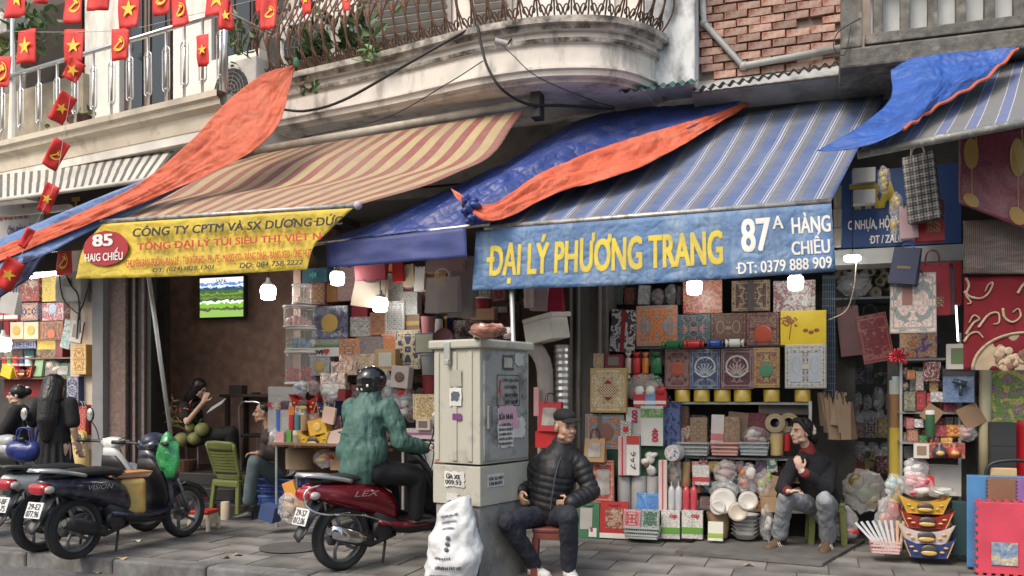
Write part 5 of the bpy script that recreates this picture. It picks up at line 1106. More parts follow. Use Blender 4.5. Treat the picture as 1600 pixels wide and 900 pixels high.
B('grey framed rectangular tray leaning above the bucket',648,520,678,553,-.2,plain((.33,.32,.24)),side=plain((.1,.11,.16)),inset=.14,name='tray',cat='tray',depth=.03);CY('grey ribbed plastic bucket left of the cabinet',651,552,682,586,-.25,M('bucket_grey',(.25,.25,.26),.5),'bucket','bucket',prof=[(.82,0),(.95,.9),(1.04,.92),(1.04,1),(.93,1),(.9,.9)]);CY('dark red round bin left of the cabinet',654,587,684,620,-.25,plain((.2,.02,.03)),'bin','bin',prof=[(.9,0),(1,.95),(1.02,1),(.94,1)])
B('gold wrapped box above the rider helmet',556,553,587,577,-.25,P_('m27',[(.5,.32,.15),CRM,(.3,.15,.08)],'noise',9));B('kraft gift bag box with window above the helmet',586,545,618,580,-.28,plain((.42,.26,.12)),emb=('window',(.5,.48,.42)));B('orange floral wrapped box left of the helmet',517,565,557,586,-.28,P_('m29',[(.5,.15,.08),CRM,ORA,(.2,.1,.06)],'floral',9));B('sunset picture card left of the helmet',500,583,540,612,-.4,P_('m30',[(.65,.5,.4),(.3,.12,.08),(.7,.35,.2),CRM],'noise',4),depth=.03);B('white owl-face box right of the helmet',611,572,638,606,-.35,plain((.55,.48,.45)),emb=('disc',(.16,.1,.07)),tilt=6);LUMP('clear bag of pale goods right of the helmet',584,580,612,622,-.35,[(.4,.45,.46),SIL,(.5,.5,.5)],n=6);LUMP('clear bag of toys with red and blue behind the rider arm',605,605,642,652,-.3,[(.35,.37,.4),RED,BLU,WHT])
CY('pink bucket wrapped in clear film above the grey tray',653,494,675,521,-.2,plain((.55,.22,.23)),'bucket','bucket',prof=[(.82,0),(.97,.92),(1.05,1),(.95,1)]);c=pl(692,530,.0);single(MB().lathe([(.13,0),(.12,.012),(.08,.014),(.001,.008)],24,Matrix.Translation(c)@Matrix.Rotation(R(80),4,'X')),'plate',plain((.5,.25,.25)),'pink round plate behind the cabinet top','plate',smooth=True)
G('large translucent plastic carrier bag hanging left of the blue banner',662,432,715,488,-.5,film('bag_clear',(.55,.48,.46),.55,.15),handle=WHT,hh=.22);G('translucent shopping bag hanging high beside the blue banner',663,400,722,424,-.45,film('bag_clear2',(.5,.34,.33),.75,.2),handle=WHT,hh=.1);G('long pale translucent bag hanging behind the carrier bag',700,400,738,495,-.4,film('bag_clear3',(.42,.36,.35),.6,.25),handle=WHT,hh=.05)
B('dark box with white crescent print behind the cabinet',708,500,752,530,.3,P_('m37',[(.14,.06,.06),(.4,.35,.33),(.14,.06,.06)],'noise',14));B('tan carton under the dark red gift tin',735,482,772,500,.1,plain((.4,.22,.13)));CY('dark red round gift tin with white lid behind the cabinet',736,464,762,481,.1,plain((.3,.02,.03)),'gift_tin','tin',lid=WHT);B('purple dotted dark carton behind the banner pole',772,488,806,530,.35,P_('m40',[(.07,.03,.04),(.2,.06,.08),(.07,.03,.04)],'floral',14));B('brown carton at the back of the middle shop',735,498,772,530,.4,plain(BRN));CY('white flask at the back behind the pink bucket',673,495,688,522,.1,plain(WHT),'flask','flask',lid=BLK);B('navy and yellow carton behind the pink plate',686,494,708,530,.3,plain(NAVY),emb=('band',YEL))
CY('stack of cream paper cups hanging under the blue banner',815,450,832,480,-.5,plain((.5,.4,.34)),'paper_cups','cups',prof=[(.8,0),(.95,.48),(1,.5),(.8,.51),(.95,.98),(1,1)]);G('pale pink paper bag hanging under the blue banner',828,445,854,485,-.4,plain((.5,.36,.38)),tilt=3,hh=.1);G('crimson paper bag hanging beside the pale pink bag',853,445,877,487,-.35,plain((.42,.02,.05)),tilt=-4,hh=.1)
t=thing('styrofoam_box','white styrofoam box tilted on top of the grey pipes','box',pl(850,535,-.2));c,w,h=frame_rect(815,492,884,534,-.3);m3=Matrix.Rotation(R(-9),3,'Y')@rz(R(-28));fo=M('styrofoam',(.78,.75,.7),.8,bump=.1,bs=80)
build(MB().box(c+Vector((0,.1,-.02)),(w*.86,.26,h*.8),rot=m3),'tub',fo,t,bevel=.012);build(MB().box(c+Vector((0,.1,h*.42)),(w*.92,.3,h*.18),rot=m3),'lid',fo,t,bevel=.012)
for k in range(4):build(MB().box(c+m3@Vector((-w*.3+k*w*.2,-.035,-.04))+Vector((0,.1-.1,0)),(w*.04,.012,h*.5),rot=m3),'rib',fo,t)
t=thing('pvc_pipe','thick grey plastic drain pipe behind the old man','pipe',(X0(853,-.1),-.1,0));c=pl(852,560,-.15);build(MB().tube(poly([(pl(832,540,-.15)),pl(846,560,-.15),pl(852,600,-.15),(c.x,c.y,0)],20),.085,14),'tube',M('warm_pvc',(.38,.33,.31),.55),t,smooth=True)
t=thing('foil_duct','silver ribbed ventilation duct beside the drain pipe','duct',(X0(878,-.05),-.05,0));c=pl(879,560,-.05);pr=[]
for k in range(60):pr+=[(.088+.006*(k%2)+.004*random.random(),.0+k*.0335)]
build(MB().lathe(pr,18,Matrix.Translation((c.x,c.y,0))),'tube',M('foil_silver',(.5,.49,.47),.3,metal=.8,var=.15,bump=.4,bs=20),t,smooth=False)
G('red gift bag with clear window behind the old man',838,628,876,674,-.4,plain((.42,.02,.03)),emb='window',handle=BLK,hh=.3,rot=-12);B('pink paper sheet behind the red window bag',834,605,842,650,-.3,plain(PNK),depth=.02,name='paper_sheet',cat='paper');B('bright red carton under the red window bag',836,674,880,700,-.35,plain(RED))
# goods beside the cabinet
B('gold ornate wrapped gift box between rider and cabinet',645,616,702,656,-.4,P_('m50',[GLD,(.7,.5,.12),(.4,.2,.06),(.75,.6,.3)],'damask',7),side=plain((.45,.33,.2)));B('white and pink carton row under the gold gift box',632,670,702,686,-.4,plain((.55,.48,.5)),emb=('hband',(.35,.12,.25)));B('white food-wrap carton with number 009 beside the cabinet',652,690,704,735,-.38,plain((.5,.5,.48)),side=plain(GRN),text=('009',(.6,.2,.95,.5),plain(RED),True));B('small white gift bag box before the gold gift box',650,655,672,672,-.45,plain((.58,.5,.46)),emb=('window',(.2,.15,.12)))
# table with goods
a,b=pl(418,693,-.75),pl(640,693,-.75);t=thing('goods_table','low wooden table loaded with gift cartons behind the rider','table',((a.x+b.x)/2,-.5,0));build(MB().box(((a.x+b.x)/2,-.5,a.z),(b.x-a.x,.5,.03)),'tabletop',M('table_brown',(.2,.12,.08),.6,var=.2),t,bevel=.004)
for sx in(a.x+.08,b.x-.1):
    for sy in(-.7,-.3):build(MB().tube([(sx,sy,0),(sx,sy,a.z-.015)],.014,8),'leg',galv,t)
yt=-.7
BOAT('red boat-shaped carton on the stacked boxes',452,614,499,645,yt+.1,(.42,.025,.025));BOAT('yellow boat-shaped carton at the front of the goods table',464,672,516,699,yt,(.68,.42,.04));B('yellow hexagonal gift box resting on the yellow carton',482,655,509,679,yt+.05,plain((.7,.4,.05)),tilt=-12,emb=('disc',(.75,.5,.15)));BOAT('navy boat-shaped carton beside the rider sleeve',494,624,526,650,yt+.1,NAVY);B('pink cream cutout card leaning by the rider sleeve',504,636,523,662,yt,plain((.65,.45,.35)),tilt=12,depth=.03);B('white cutout carton partly behind the rider',510,672,540,696,yt,plain((.6,.45,.4)),tilt=-14)
B('clear box with blue ribbon on the goods table',418,640,452,676,yt+.15,film('box_clear'),side=FILM,emb=('band',BLU),depth=.2)
for k,(x0,x1,cl,nm)in enumerate(((449,458,RED,'red'),(458,467,TEA,'teal'),(467,478,(.4,.24,.13),'tan'))):CY('%s cylinder tin in the upper row of the goods table'%nm,x0,648,x1,673,yt+.05,plain(cl),'tin','tin')
B('small orange tin box above the cylinder tins',451,636,460,649,yt+.08,plain(ORA));B('small grey labelled box above the cylinder tins',461,635,478,649,yt+.08,P_('m61',[GRY,WHT,DRED],'noise',16));LUMP('red wrapped sweets pack behind the yellow hexagonal box',477,640,497,668,yt+.1,[RED,DRED],n=6);LUMP('red and brown ribbon pack above the red boat carton',478,594,494,618,yt+.15,[DRED,(.3,.08,.06)],n=6);LUMP('white and blue wrapped pack above the red boat carton',455,596,478,618,yt+.15,[WHT,BLU,SIL],n=6)
LUMP('clear bag of white paper at the table end',418,672,432,698,yt,[WHT,SIL],n=5);B('pale pink tin on the goods table',430,675,444,698,yt,plain((.55,.3,.33)));B('green and white carton on the goods table',445,672,455,697,yt+.03,plain(GRN));CY('white printed cup tin on the goods table',454,673,468,697,yt,plain(CRM),'tin','tin',band=(.3,.25,.2))
LUMP('silver wrapped goods in front of the helmet',497,600,530,628,yt+.1,[WHT,(.5,.55,.4),SIL],n=7);B('small red box left of the rider collar',528,608,540,626,yt+.1,plain(DRED),tilt=5)
CY('wooden drum under the goods table',437,702,476,735,-.5,M('drum_wood',(.3,.2,.12),.7),'drum','drum');LUMP('red and yellow wrapped package under the goods table',486,703,519,730,-.55,[YEL,RED,(.4,.03,.03)],n=6);B('brown carton under the goods table',516,706,540,735,-.5,plain(KRF))
q=gp(428,806);stool((q.x,q.y,0),.28,.26,plain(BLU),'blue plastic stool under the basket of plates',rzv=.1)
BASKET('blue plastic basket filled with foil plates behind the red scooter',398,748,462,778,q.y-.15,(.05,.1,.36),depth=.3)
for k,(cx,cy,cl,nm)in enumerate(((418,733,CRM,'cream paper'),(437,738,(.5,.5,.5),'white foam'),(452,728,SIL,'clear plastic'),(425,722,GRN,'green printed'))):c=pl(cx,cy,q.y+.03*k);single(MB().lathe([(.02,0),(.09,.004),(.13,.035),(.135,.036),(.1,.008),(.001,.006)],22,Matrix.Translation(c)@Matrix.Rotation(R(50+12*k),4,'X')),'plate_stack',plain(cl,.25),'%s plates heaped in the blue basket'%nm,'plates',smooth=True)
LUMP('brown paper packages lying beside the red scooter tail',432,772,462,816,-1.25,[KRF,(.3,.2,.13),(.4,.3,.22)],n=6);B('folded kraft cartons standing by the red scooter tail',458,776,478,815,-1.2,plain(KRF),tilt=10,depth=.04);B('dark blue open carton on the ground by the green chair',405,790,428,815,-1.15,plain((.05,.08,.2)),tilt=14,depth=.15);B('orange carton flap behind the red scooter tail',444,752,462,780,-1.1,plain((.65,.3,.06)),tilt=-20,depth=.03)
# ---------------- cabinet-top things
q0=gp(747,905)
# ================================================================== NUMBER 87A: shelves of gift boxes
ys=.12
rk=thing('shelf_rack','grey metal shelf rack of number 87 with gift boxes on top','rack',(X0(1155,ys),ys,0))
for px in(1052,1266):
    for yy in(ys,ys+.35):build(MB().box((X0(px,ys),yy,pl(px,627,ys).z/2),(.03,.03,pl(px,627,ys).z)),'upright',galv,rk)
for py in(628,712,790):
    a,b=pl(1050,py,ys),pl(1268,py,ys);build(MB().box(((a.x+b.x)/2,ys+.18,a.z-.012),(b.x-a.x,.38,.022)),'shelf_plate',M('shelf_steel',(.36,.36,.35),.45,metal=.5),rk)
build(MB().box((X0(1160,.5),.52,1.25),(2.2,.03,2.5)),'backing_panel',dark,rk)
for py in(490,541):BOARD('ledge carrying the gift boxes at %s row of number 87'%('upper' if py==490 else 'middle'),955,1292,py,ys+.06,.2,mat=galv,th=.012)
WR=dict(depth=.07)
B('red film-wrapped box hanging behind the bulb under the blue banner',1067,438,1128,490,ys,P_('r1',[RED,(.6,.3,.15),(.55,.08,.06),GLD],'noise',8),**WR);B('black floral wrapped box in the top hanging row',1143,438,1203,486,ys,P_('r2',[(.05,.04,.04),(.2,.08,.08),(.05,.04,.04),(.35,.25,.15)],'floral',7),emb=('band',(.08,.07,.07)),**WR);B('white and pink crinkled wrapped box in the top hanging row',1208,438,1274,487,ys,P_('r3',[(.55,.5,.46),(.3,.08,.1),(.6,.55,.5),(.4,.3,.28)],'noise',9),**WR)
B('black and white wrapped box tilted at the left end of the shelf',954,484,993,550,ys-.02,P_('r4',[(.04,.035,.04),SIL,(.05,.04,.05),WHT],'noise',6),emb=('band',DRED),tilt=4,**WR);B('bright orange box with grey flower border on the upper shelf',994,477,1058,541,ys,P_('r5',[(.66,.19,.03),(.66,.19,.03),(.62,.2,.05),(.35,.28,.26)],'floral',5,False),**WR);B('teal box with pink roses on the upper shelf',1058,491,1110,537,ys+.01,P_('r6',[TEA,(.02,.06,.08),(.5,.2,.18),(.06,.18,.2)],'floral',7),**WR);B('brown double-door box with clasp on the upper shelf',1110,489,1166,536,ys,P_('r7',[(.2,.12,.09),(.3,.22,.16),(.16,.06,.05)],'damask',9),emb=('doors',(.17,.1,.075),(.42,.34,.25),(.3,.24,.18)),**WR);B('maroon peacock box with red seal on the upper shelf',1166,488,1218,540,ys+.005,P_('r8',[(.22,.07,.07),(.3,.2,.17),(.14,.04,.05)],'floral',9),emb=('disc',(.45,.08,.04),-.15),**WR);B('yellow box printed with tree and picnic at the right of the upper shelf',1219,485,1291,539,ys-.02,plain((.78,.55,.03),.4),emb=('tree',(.3,.1,.03)),**WR)
B('maroon round-fan box at the left of the middle row',1039,545,1078,608,ys-.03,P_('r9',[MAR,(.25,.1,.1),(.35,.2,.18)],'floral',8),emb=('disc',(.42,.1,.06)),**WR);B('blue peacock fan box in the middle row',1078,545,1125,608,ys-.04,P_('r10',[(.06,.1,.26),(.05,.07,.18),(.25,.3,.38)],'floral',7),emb=('fan',(.42,.45,.5)),**WR);B('maroon peacock fan box in the middle row',1126,544,1177,608,ys-.04,P_('r11',[(.16,.035,.06),(.12,.02,.04),(.35,.2,.2)],'floral',7),emb=('fan',(.45,.36,.33)),**WR);B('orange bird-print box with green seal in the middle row',1177,543,1218,606,ys-.04,P_('r12',[(.55,.2,.05),(.62,.25,.06),(.25,.12,.08),(.5,.35,.15)],'floral',6),emb=('disc',(.1,.25,.14),-.1),**WR);B('white double-door box with silver arch in the middle row',1226,538,1291,607,ys-.06,P_('r13',[(.58,.55,.5),(.3,.26,.22),(.62,.6,.56)],'damask',8,False),emb=('doors',(.5,.54,.6),(.55,.5,.42),(.6,.56,.48)),inset=.04,**WR)
for x0,x1,py,cl,nm in((1035,1067,539,(.02,.16,.06),'green'),(1069,1100,538,RED,'red'),(1106,1130,537,(.04,.08,.3),'blue'),(1134,1162,536,WHT,'white')):
    a,b=pl(x0,py,ys-.1),pl(x1,py,ys-.1);L=(b-a).length;t=thing('gift_cracker','%s candy-shaped gift cracker lying before the upper shelf boxes'%nm,'cracker',(a+b)/2);mt=plain(cl,.25)
    build(MB().lathe([(.035,-L*.3),(.042,-L*.28),(.042,L*.28),(.035,L*.3)],14,Matrix.Translation((a+b)/2)@Matrix.Rotation(R(90),4,'Y')),'barrel',mt,t,smooth=True,auto=40)
    for s in(-1,1):build(MB().lathe([(.012,s*L*.3),(.02,s*L*.36),(.045,s*L*.5)],12,Matrix.Translation((a+b)/2)@Matrix.Rotation(R(90),4,'Y'),cap=False),'twist_end',mt,t,smooth=True,solid=.003)
for x0,x1,cl,nm in((988,1001,RED,'red'),(1003,1014,ORA,'orange'),(1016,1034,(.03,.15,.06),'green'),(976,987,(.5,.42,.36),'cream')):
    a=pl((x0+x1)/2,570,ys-.05);w=(x1-x0)/kpm(a)/2;t=thing('gift_cracker','%s candy-shaped cracker standing upright beside the gold cutout box'%nm,'cracker',a);mt=plain(cl,.25)
    build(MB().lathe([(w*.9,-.09),(w,-.08),(w,.06),(w*.9,.07)],14,Matrix.Translation(a)),'barrel',mt,t,smooth=True,auto=40)
    for s in(-1,1):build(MB().lathe([(w*.3,-.01+s*.08),(w*.5,-.01+s*.1),(w*1.0,-.01+s*.135)],12,Matrix.Translation(a),cap=False),'twist_end',mt,t,smooth=True,solid=.003)
for k,(x0,x1)in enumerate(((1052,1077),(1082,1108),(1114,1141),(1145,1173),(1192,1218),(1241,1267))):CY('%s yellow tape stack on the shelf plate'%('first','second','third','fourth','fifth','sixth and last')[k],x0,609,x1,628,ys-.04,M('yellow_tape',(.6,.42,.06),.25,coat=.6,var=.12),'yellow_tape_roll','tape',group='yellow tape rolls on the shelf plate')
B('gold box with heart-shaped lattice cutout on the left column',922,575,978,645,-.1,P_('r20',[(.62,.5,.3),(.68,.56,.36),(.5,.33,.16)],'floral',6,False),side=plain((.5,.38,.15)),emb=('lattice',(.7,.6,.4)),depth=.12,inset=.05)
B('small gingerbread-house box on top of the gold box',927,552,943,575,-.05,P_('r21',[GLD,BRN,CRM,DRED],'weave',8));B('dark red snowman window box on top of the gold box',945,554,972,575,-.03,plain((.2,.02,.03)),emb=('window',(.2,.17,.15)));LUMP('clear bag with kraft card behind the santa boxes',976,585,1036,630,.0,[(.25,.2,.15),(.3,.22,.16)],n=6)
for x0,x1,c1,nm,top in((990,1008,(.5,.04,.04),'red and white santa',WHT),(1008,1024,(.2,.3,.55),'blue and white snowman',WHT),(1024,1041,(.5,.02,.03),'all red santa',RED)):
    sc_=B('%s figure carton with rounded head'%nm,x0,612,x1,636,-.06,plain(c1),emb=('hband',WHT,-.2),depth=.06);c=pl((x0+x1)/2,610,-.06);build(MB().lathe([(.001,-.05),(.045,-.04),(.05,0),(.035,.04),(.001,.05)],14,Matrix.Translation(c+Vector((0,.02,0)))),'rounded_head',plain(top),sc_,smooth=True)
B('orange box with blue flowers behind the old man',914,647,975,702,-.02,P_('r25',[(.6,.18,.05),(.6,.18,.05),(.25,.3,.36),(.35,.38,.42)],'floral',5,False),emb=('disc',(.25,.12,.1)));G('kraft bag with dark rope handle right of the old man',912,685,944,722,-.25,plain((.36,.22,.1)),emb='window',hh=.4);B('small green striped gift box by the food-wrap cartons',970,658,986,683,-.1,P_('r27',[WHT,DGRN,WHT,DGRN],'weave',5,False),emb=('disc',RED))
JP=plain((.05,.05,.05))
B('white food-wrap carton with red 009 behind the flower box',978,636,1003,692,-.02,plain((.62,.6,.57)),side=plain((.35,.05,.12)),text=('009',(.08,.25,.45,.65),plain((.4,.03,.1)),True));B('tall white food-wrap carton with red 400 and green flowers',1001,634,1036,697,-.08,plain((.6,.59,.56)),side=plain((.2,.3,.24)),text=('400',(.55,.2,.9,.5),plain((.45,.03,.06)),True),emb=('hband',P_('r29',[GRN,(.3,.4,.2),PNK],'noise',12,False),.32));B('navy patterned carton at the end of the food-wrap row',1037,628,1062,698,.02,P_('r30',[NAVY,(.1,.15,.35),(.3,.12,.1)],'noise',8,False))
B('slim red food-wrap carton standing on end',966,682,979,743,-.12,plain((.55,.4,.4)),emb=('band',(.5,.04,.05)));B('slim white food-wrap carton with red picture on end',979,680,999,743,-.12,plain(WHT),side=plain((.4,.42,.4)),text=('ラップ',(.4,.25,.85,.7),plain((.05,.06,.06)),True),emb=('hband',(.45,.06,.05),.38));B('dark green carton under the tall 400 carton',998,698,1044,745,.0,plain(DGRN));B('dark green flat carton behind the santa carrier bag',940,702,968,745,.0,plain((.03,.08,.045)))
G('red santa carrier bag with white handle right of the old man',926,720,958,786,-.18,P_('r34',[(.45,.03,.03),(.45,.03,.03),(.5,.3,.2)],'floral',9,False),emb='window',handle=WHT,hh=-.12);G('green christmas tree carrier bag at the old man knee',902,786,936,841,-.3,plain((.05,.16,.08)),emb=[(-.1,.05,.55,.6,(.4,.38,.36)),(.2,-.33,.35,.25,WHT),(.15,-.25,.12,.14,RED)],handle=BLK,hh=-.1);G('red christmas carrier bag with tied rope window',937,785,981,841,-.28,plain((.42,.03,.03)),emb=[(0,.05,.6,.55,P_('r36',[(.3,.08,.06),(.5,.35,.25),DRED],'noise',12,False)),(0,-.43,1,.14,WHT)],handle=DRED,hh=-.1)
for k,(x0,x1,y0)in enumerate(((962,984,745),(984,1009,744),(1009,1029,744))):CY('%s big roll of film standing upright on the floor'%('left','middle','right')[k],x0,y0,x1,802,-.06,M('roll_grey',(.45,.44,.43),.35,var=.05,coat=.3),'film_roll','roll',group='upright film rolls')
B('bright blue snack pack in front of the film rolls',994,770,1029,800,-.16,P_('r38',[(.03,.2,.6),(.05,.3,.7),(.4,.5,.7)],'noise',5),lean=-8,depth=.05);pb_=LUMP('white plush bag with brown bear face',998,704,1026,746,-.1,[WHT],n=8,filmy=False);c=pl(1010,727,-.16);build(MB().ell(c,(.028,.012,.03),10,7),'bear_face',plain(BRN),pb_,smooth=True)
c=pl(1050,708,-.15);t=thing('film_spool','short round spool with dark printed end beside the shelf','spool',c);mt=Matrix.Translation(c)@rz(R(-15)).to_4x4()@Matrix.Rotation(R(90),4,'X');build(MB().lathe([(.078,-.14),(.082,-.13),(.082,0),(.078,.005)],22,mt),'roll',plain(SIL,.3),t,smooth=True,auto=35);build(MB().lathe([(.06,.004),(.06,.01),(.001,.011)],20,mt),'printed_end',P_('r41',[BLU,WHT,YEL,(.2,.25,.3)],'noise',14,False),t)
B('tall strip of fragile tape with red round marks',1029,719,1042,798,-.16,plain((.62,.52,.5)),depth=.04,name='tape_strip',cat='tape',emb=('band',(.5,.1,.1)));LUMP('kraft paper bundle at the foot of the shelf',1042,718,1064,760,-.05,[KRF,(.3,.2,.12)],n=5);CY('gold wrapped cup stack below the shelf',1065,722,1078,760,.0,M('gold_wrap',(.4,.28,.14),.3,coat=.5),'cup_stack','cups');CY('dark red roll behind the gold cup stack',1078,722,1088,760,.08,plain(DRED),'roll','roll')
for k,(x0,x1,cl,nm)in enumerate(((1043,1054,(.5,.5,.52),'left clear'),(1054,1065,(.5,.5,.52),'right clear'),(1066,1077,(.5,.06,.08),'left red'),(1078,1089,(.5,.06,.08),'right red'))):CY('%s squeeze bottle on the floor by the cup packs'%nm,x0,753,x1,800,-.16,M('squeeze_%d'%int(cl[1]*99),cl,.2,coat=.6,var=.05),'squeeze_bottle','bottle',prof=[(.95,0),(1,.05),(1,.72),(.6,.82),(.25,.86),(.15,1)],group='squeeze bottles on the floor')
B('white foam lunch box with red label wrapped in film',1082,727,1108,758,-.1,P_('r46',[WHT,(.6,.6,.58)],'noise',4),emb=('hband',(.45,.06,.07),-.2));LUMP('pink clear bag below the shelf',1114,720,1150,757,-.02,[(.5,.3,.3),(.4,.35,.34)],n=6);LUMP('grey film bags of bowls under the pink bag',1108,750,1152,785,-.08,[GRY,(.4,.4,.42)],n=6);LUMP('tall pack of red and white bowls in film',1154,728,1182,778,-.08,[(.4,.12,.1),WHT,(.5,.3,.2),ORA],n=8);LUMP('tall pack of brown and green bowls in film',1181,735,1208,778,-.06,[(.35,.22,.14),WHT,(.3,.4,.1)],n=8);LUMP('teal edged clear bag at the back of the lower shelf',1148,716,1166,750,.15,[(.3,.45,.43),SIL],n=4)
for k,(cx,cy,r,cl,nm)in enumerate(((1130,783,20,(.55,.53,.5),'large white foam plate leaning on the bowl packs'),(1122,793,12,(.5,.48,.45),'smaller white plate before the large plate'),(1169,783,15,(.48,.45,.42),'round white tray in crinkled film'),(1153,800,15,(.42,.37,.3),'cream paper plates below the white trays'))):
    c=pl(cx,cy,-.2-.02*k);rr=r/kpm(c);single(MB().lathe([(rr*.7,0),(rr,.02),(rr*1.01,.022),(rr*.72,.008),(.001,.006)],26,Matrix.Translation(c)@Matrix.Rotation(R(74),4,'X')),'plate',plain(cl,.35),nm,'plate',smooth=True)
t=thing('foil_bowls','large stack of clear film-wrapped foil bowls on the floor','bowls',gp(1165,846));c,w,h=frame_rect(1140,795,1186,845,-.22);r=w/2
for k in range(6):build(MB().lathe([(r*.6,0),(r*.96,.05),(r*1.02,.052),(r*.9,.048),(r*.55,.008)],22,Matrix.Translation((c.x,c.y+r,c.z-h/2+k*.038))),'bowl',M('foil',(.75,.75,.74),.3,metal=0,var=.1,bump=.3),t,smooth=True)
LUMP('smaller film-wrapped foil cups beside the foil bowls',1186,792,1207,845,-.15,[SIL,(.4,.4,.42),WHT],n=7);B('stack of wooden trays leaning by the vendor',1190,742,1216,782,-.02,M('tray_wood',(.36,.24,.14),.6),tilt=14,name='wood_tray',cat='tray',depth=.04);B('wide wooden tray lying against the bowl packs',1188,778,1222,800,-.1,MATS['tray_wood'],name='wood_tray',cat='tray',depth=.04);CY('brown paper bowl stack behind the green card',1102,803,1140,842,-.2,plain((.32,.22,.14)),'paper_bowls','bowls',prof=[(.75,0),(1,.9),(1.03,1),(.9,1),(.7,.3)])
for x0,x1,nm in((1033,1062,'left'),(1065,1098,'right')):B('%s of two white and green paper cup packs'%nm,x0,798,x1,842,-.26,P_('cup'+nm,[WHT,(.62,.62,.58),(.66,.65,.62)],'noise',4),emb=('hband',(.12,.3,.05),-.2),text=('cup',(.45,.12,.85,.3),plain((.45,.04,.05))),depth=.08)
B('green and white card leaning before the bowls',1106,815,1130,845,-.33,plain((.6,.6,.52)),emb=('hband',(.25,.36,.06),-.22),lean=-10,depth=.02);BASKET('grey plastic basket holding christmas cards on the floor',974,824,1029,843,-.42,(.4,.43,.42));B('red christmas card pack in the grey basket',974,796,1001,825,-.36,P_('r60',[(.5,.03,.05),(.5,.03,.05),(.6,.5,.5)],'floral',14),depth=.03,lean=-12);B('green christmas card pack in the grey basket',1002,796,1030,825,-.36,P_('r61',[(.04,.14,.08),(.04,.14,.08),(.5,.52,.5)],'floral',14),depth=.03,lean=-12)
B('brown film bag on the upper rack shelf',1055,634,1076,668,ys+.05,P_('r62',[(.2,.1,.07),(.35,.22,.15),(.15,.07,.05)],'weave',9));B('small red labelled pack on the upper rack shelf',1056,665,1078,692,ys,P_('r63',[(.45,.06,.06),CRM,(.4,.1,.06)],'noise',10));B('stack of small kraft boxes on the rack shelf',1078,652,1105,692,ys,P_('r64',[KRF,(.45,.3,.16),(.28,.18,.1)],'weave',6));B('white card with red print on the rack shelf',1111,648,1131,694,ys-.03,plain((.65,.58,.56)),emb=('hband',(.55,.2,.2),-.25),tilt=2,depth=.03);B('kraft film pack beside the white card',1131,651,1156,693,ys-.02,P_('r66',[(.4,.26,.15),(.34,.21,.12),(.45,.32,.2)],'noise',6));B('large kraft envelope behind the film pack',1136,644,1168,690,ys+.06,plain((.22,.14,.09)),tilt=6);B('maroon carton at the back of the rack shelf',1168,645,1198,685,ys+.08,P_('r68',[MAR,(.22,.06,.07),MAR],'damask',9,False));LUMP('clear bag of pink and white goods on the rack shelf',1160,668,1202,697,ys,[(.5,.4,.4),PNK,WHT],n=7)
for x0,x1,cl,nm in((1058,1107,(.38,.41,.41),'grey plastic basket at the left of the rack shelf'),(1110,1154,(.6,.33,.3),'pink plastic basket on the rack shelf'),(1155,1201,(.36,.4,.41),'grey plastic basket at the right of the rack shelf')):BASKET(nm,x0,691,x1,712,ys-.12,cl)
ROLL('large clear tape roll facing out beside the vendor',1211,661,15,ys-.12,(.4,.32,.19),core=(.45,.42,.36));ROLL('large tape roll half behind the vendor head',1232,660,15,ys-.08,(.38,.29,.16),core=(.42,.38,.32));CY('tall stack of tape rolls under the large roll',1203,677,1224,712,ys-.1,MATS['tape_stack'],'tape_stack','tape');CY('red wrapped roll behind the vendor face',1225,678,1236,705,ys-.08,plain(RED),'roll','roll');B('gold framed picture lying on the rack under the white box',1185,630,1262,648,ys+.1,plain((.13,.11,.1)),side=plain((.3,.2,.1)),name='picture_frame',cat='frame',inset=.06)
for k in range(6):G('%s kraft bag of the bunch hanging behind the vendor'%('first','second','third','fourth','fifth','front')[k],1286+k*5,612+8*(k%3),1304+k*5,665+11*(k%3),-.05+.04*(5-k),plain((.34-.02*k,.24-.015*k,.16-.01*k),.7,'kb%d'%k),tilt=-10+6*(k%4),rot=30-12*k,hh=.15,group='kraft bags hanging behind the vendor')
# dark aisle right of the rack
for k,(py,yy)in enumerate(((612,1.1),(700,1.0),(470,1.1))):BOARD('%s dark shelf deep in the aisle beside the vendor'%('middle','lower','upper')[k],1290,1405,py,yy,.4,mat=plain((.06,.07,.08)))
gr=thing('wire_grid','blue grey wire grid panel at the side of the rack','grid',(X0(1294,.3),.3,0));m=MB()
for k in range(7):m.tube([pl(1286+k*3,430,.25),pl(1286+k*3,640,.25)],.004,4)
for k in range(18):m.tube([pl(1284,434+k*11,.25),pl(1306,434+k*11,.25)],.004,4)
build(m,'wires',M('grid_blue',(.2,.27,.33),.5,metal=.3),gr)
rnd=random.Random(5)
for k in range(16):a=pl(1316+rnd.uniform(0,72),418+rnd.uniform(0,44),.6+rnd.uniform(0,.3));single(MB().lathe([(.02,-.12),(.05,-.12),(.05,.0),(.03,0),(.03,-.1)],14,Matrix.Translation(a)@rz(rnd.uniform(-.7,.7)).to_4x4()@Matrix.Rotation(R(80),4,'X')),'paper_roll',plain((.32,.27,.2)),'pale paper roll in the heap below the blue sign','roll','paper rolls heaped below the blue sign',smooth=True)
LUMP('grey film bag in front of the paper rolls',1308,425,1362,462,.45,[GRY,(.36,.36,.35)],n=6);BOARD('shelf carrying the heap of paper rolls',1300,1400,464,.5,.5,mat=plain((.2,.25,.28)))
G('dusty rose paper bag hanging in the dark aisle',1310,478,1345,556,.35,plain((.2,.09,.09)),tilt=-6,hh=.2);G('red wedding paper bag hanging in the dark aisle',1343,490,1392,566,.3,P_('r80',[(.24,.015,.03),(.24,.015,.03),(.35,.12,.1)],'floral',8,False),tilt=-10,hh=.2)
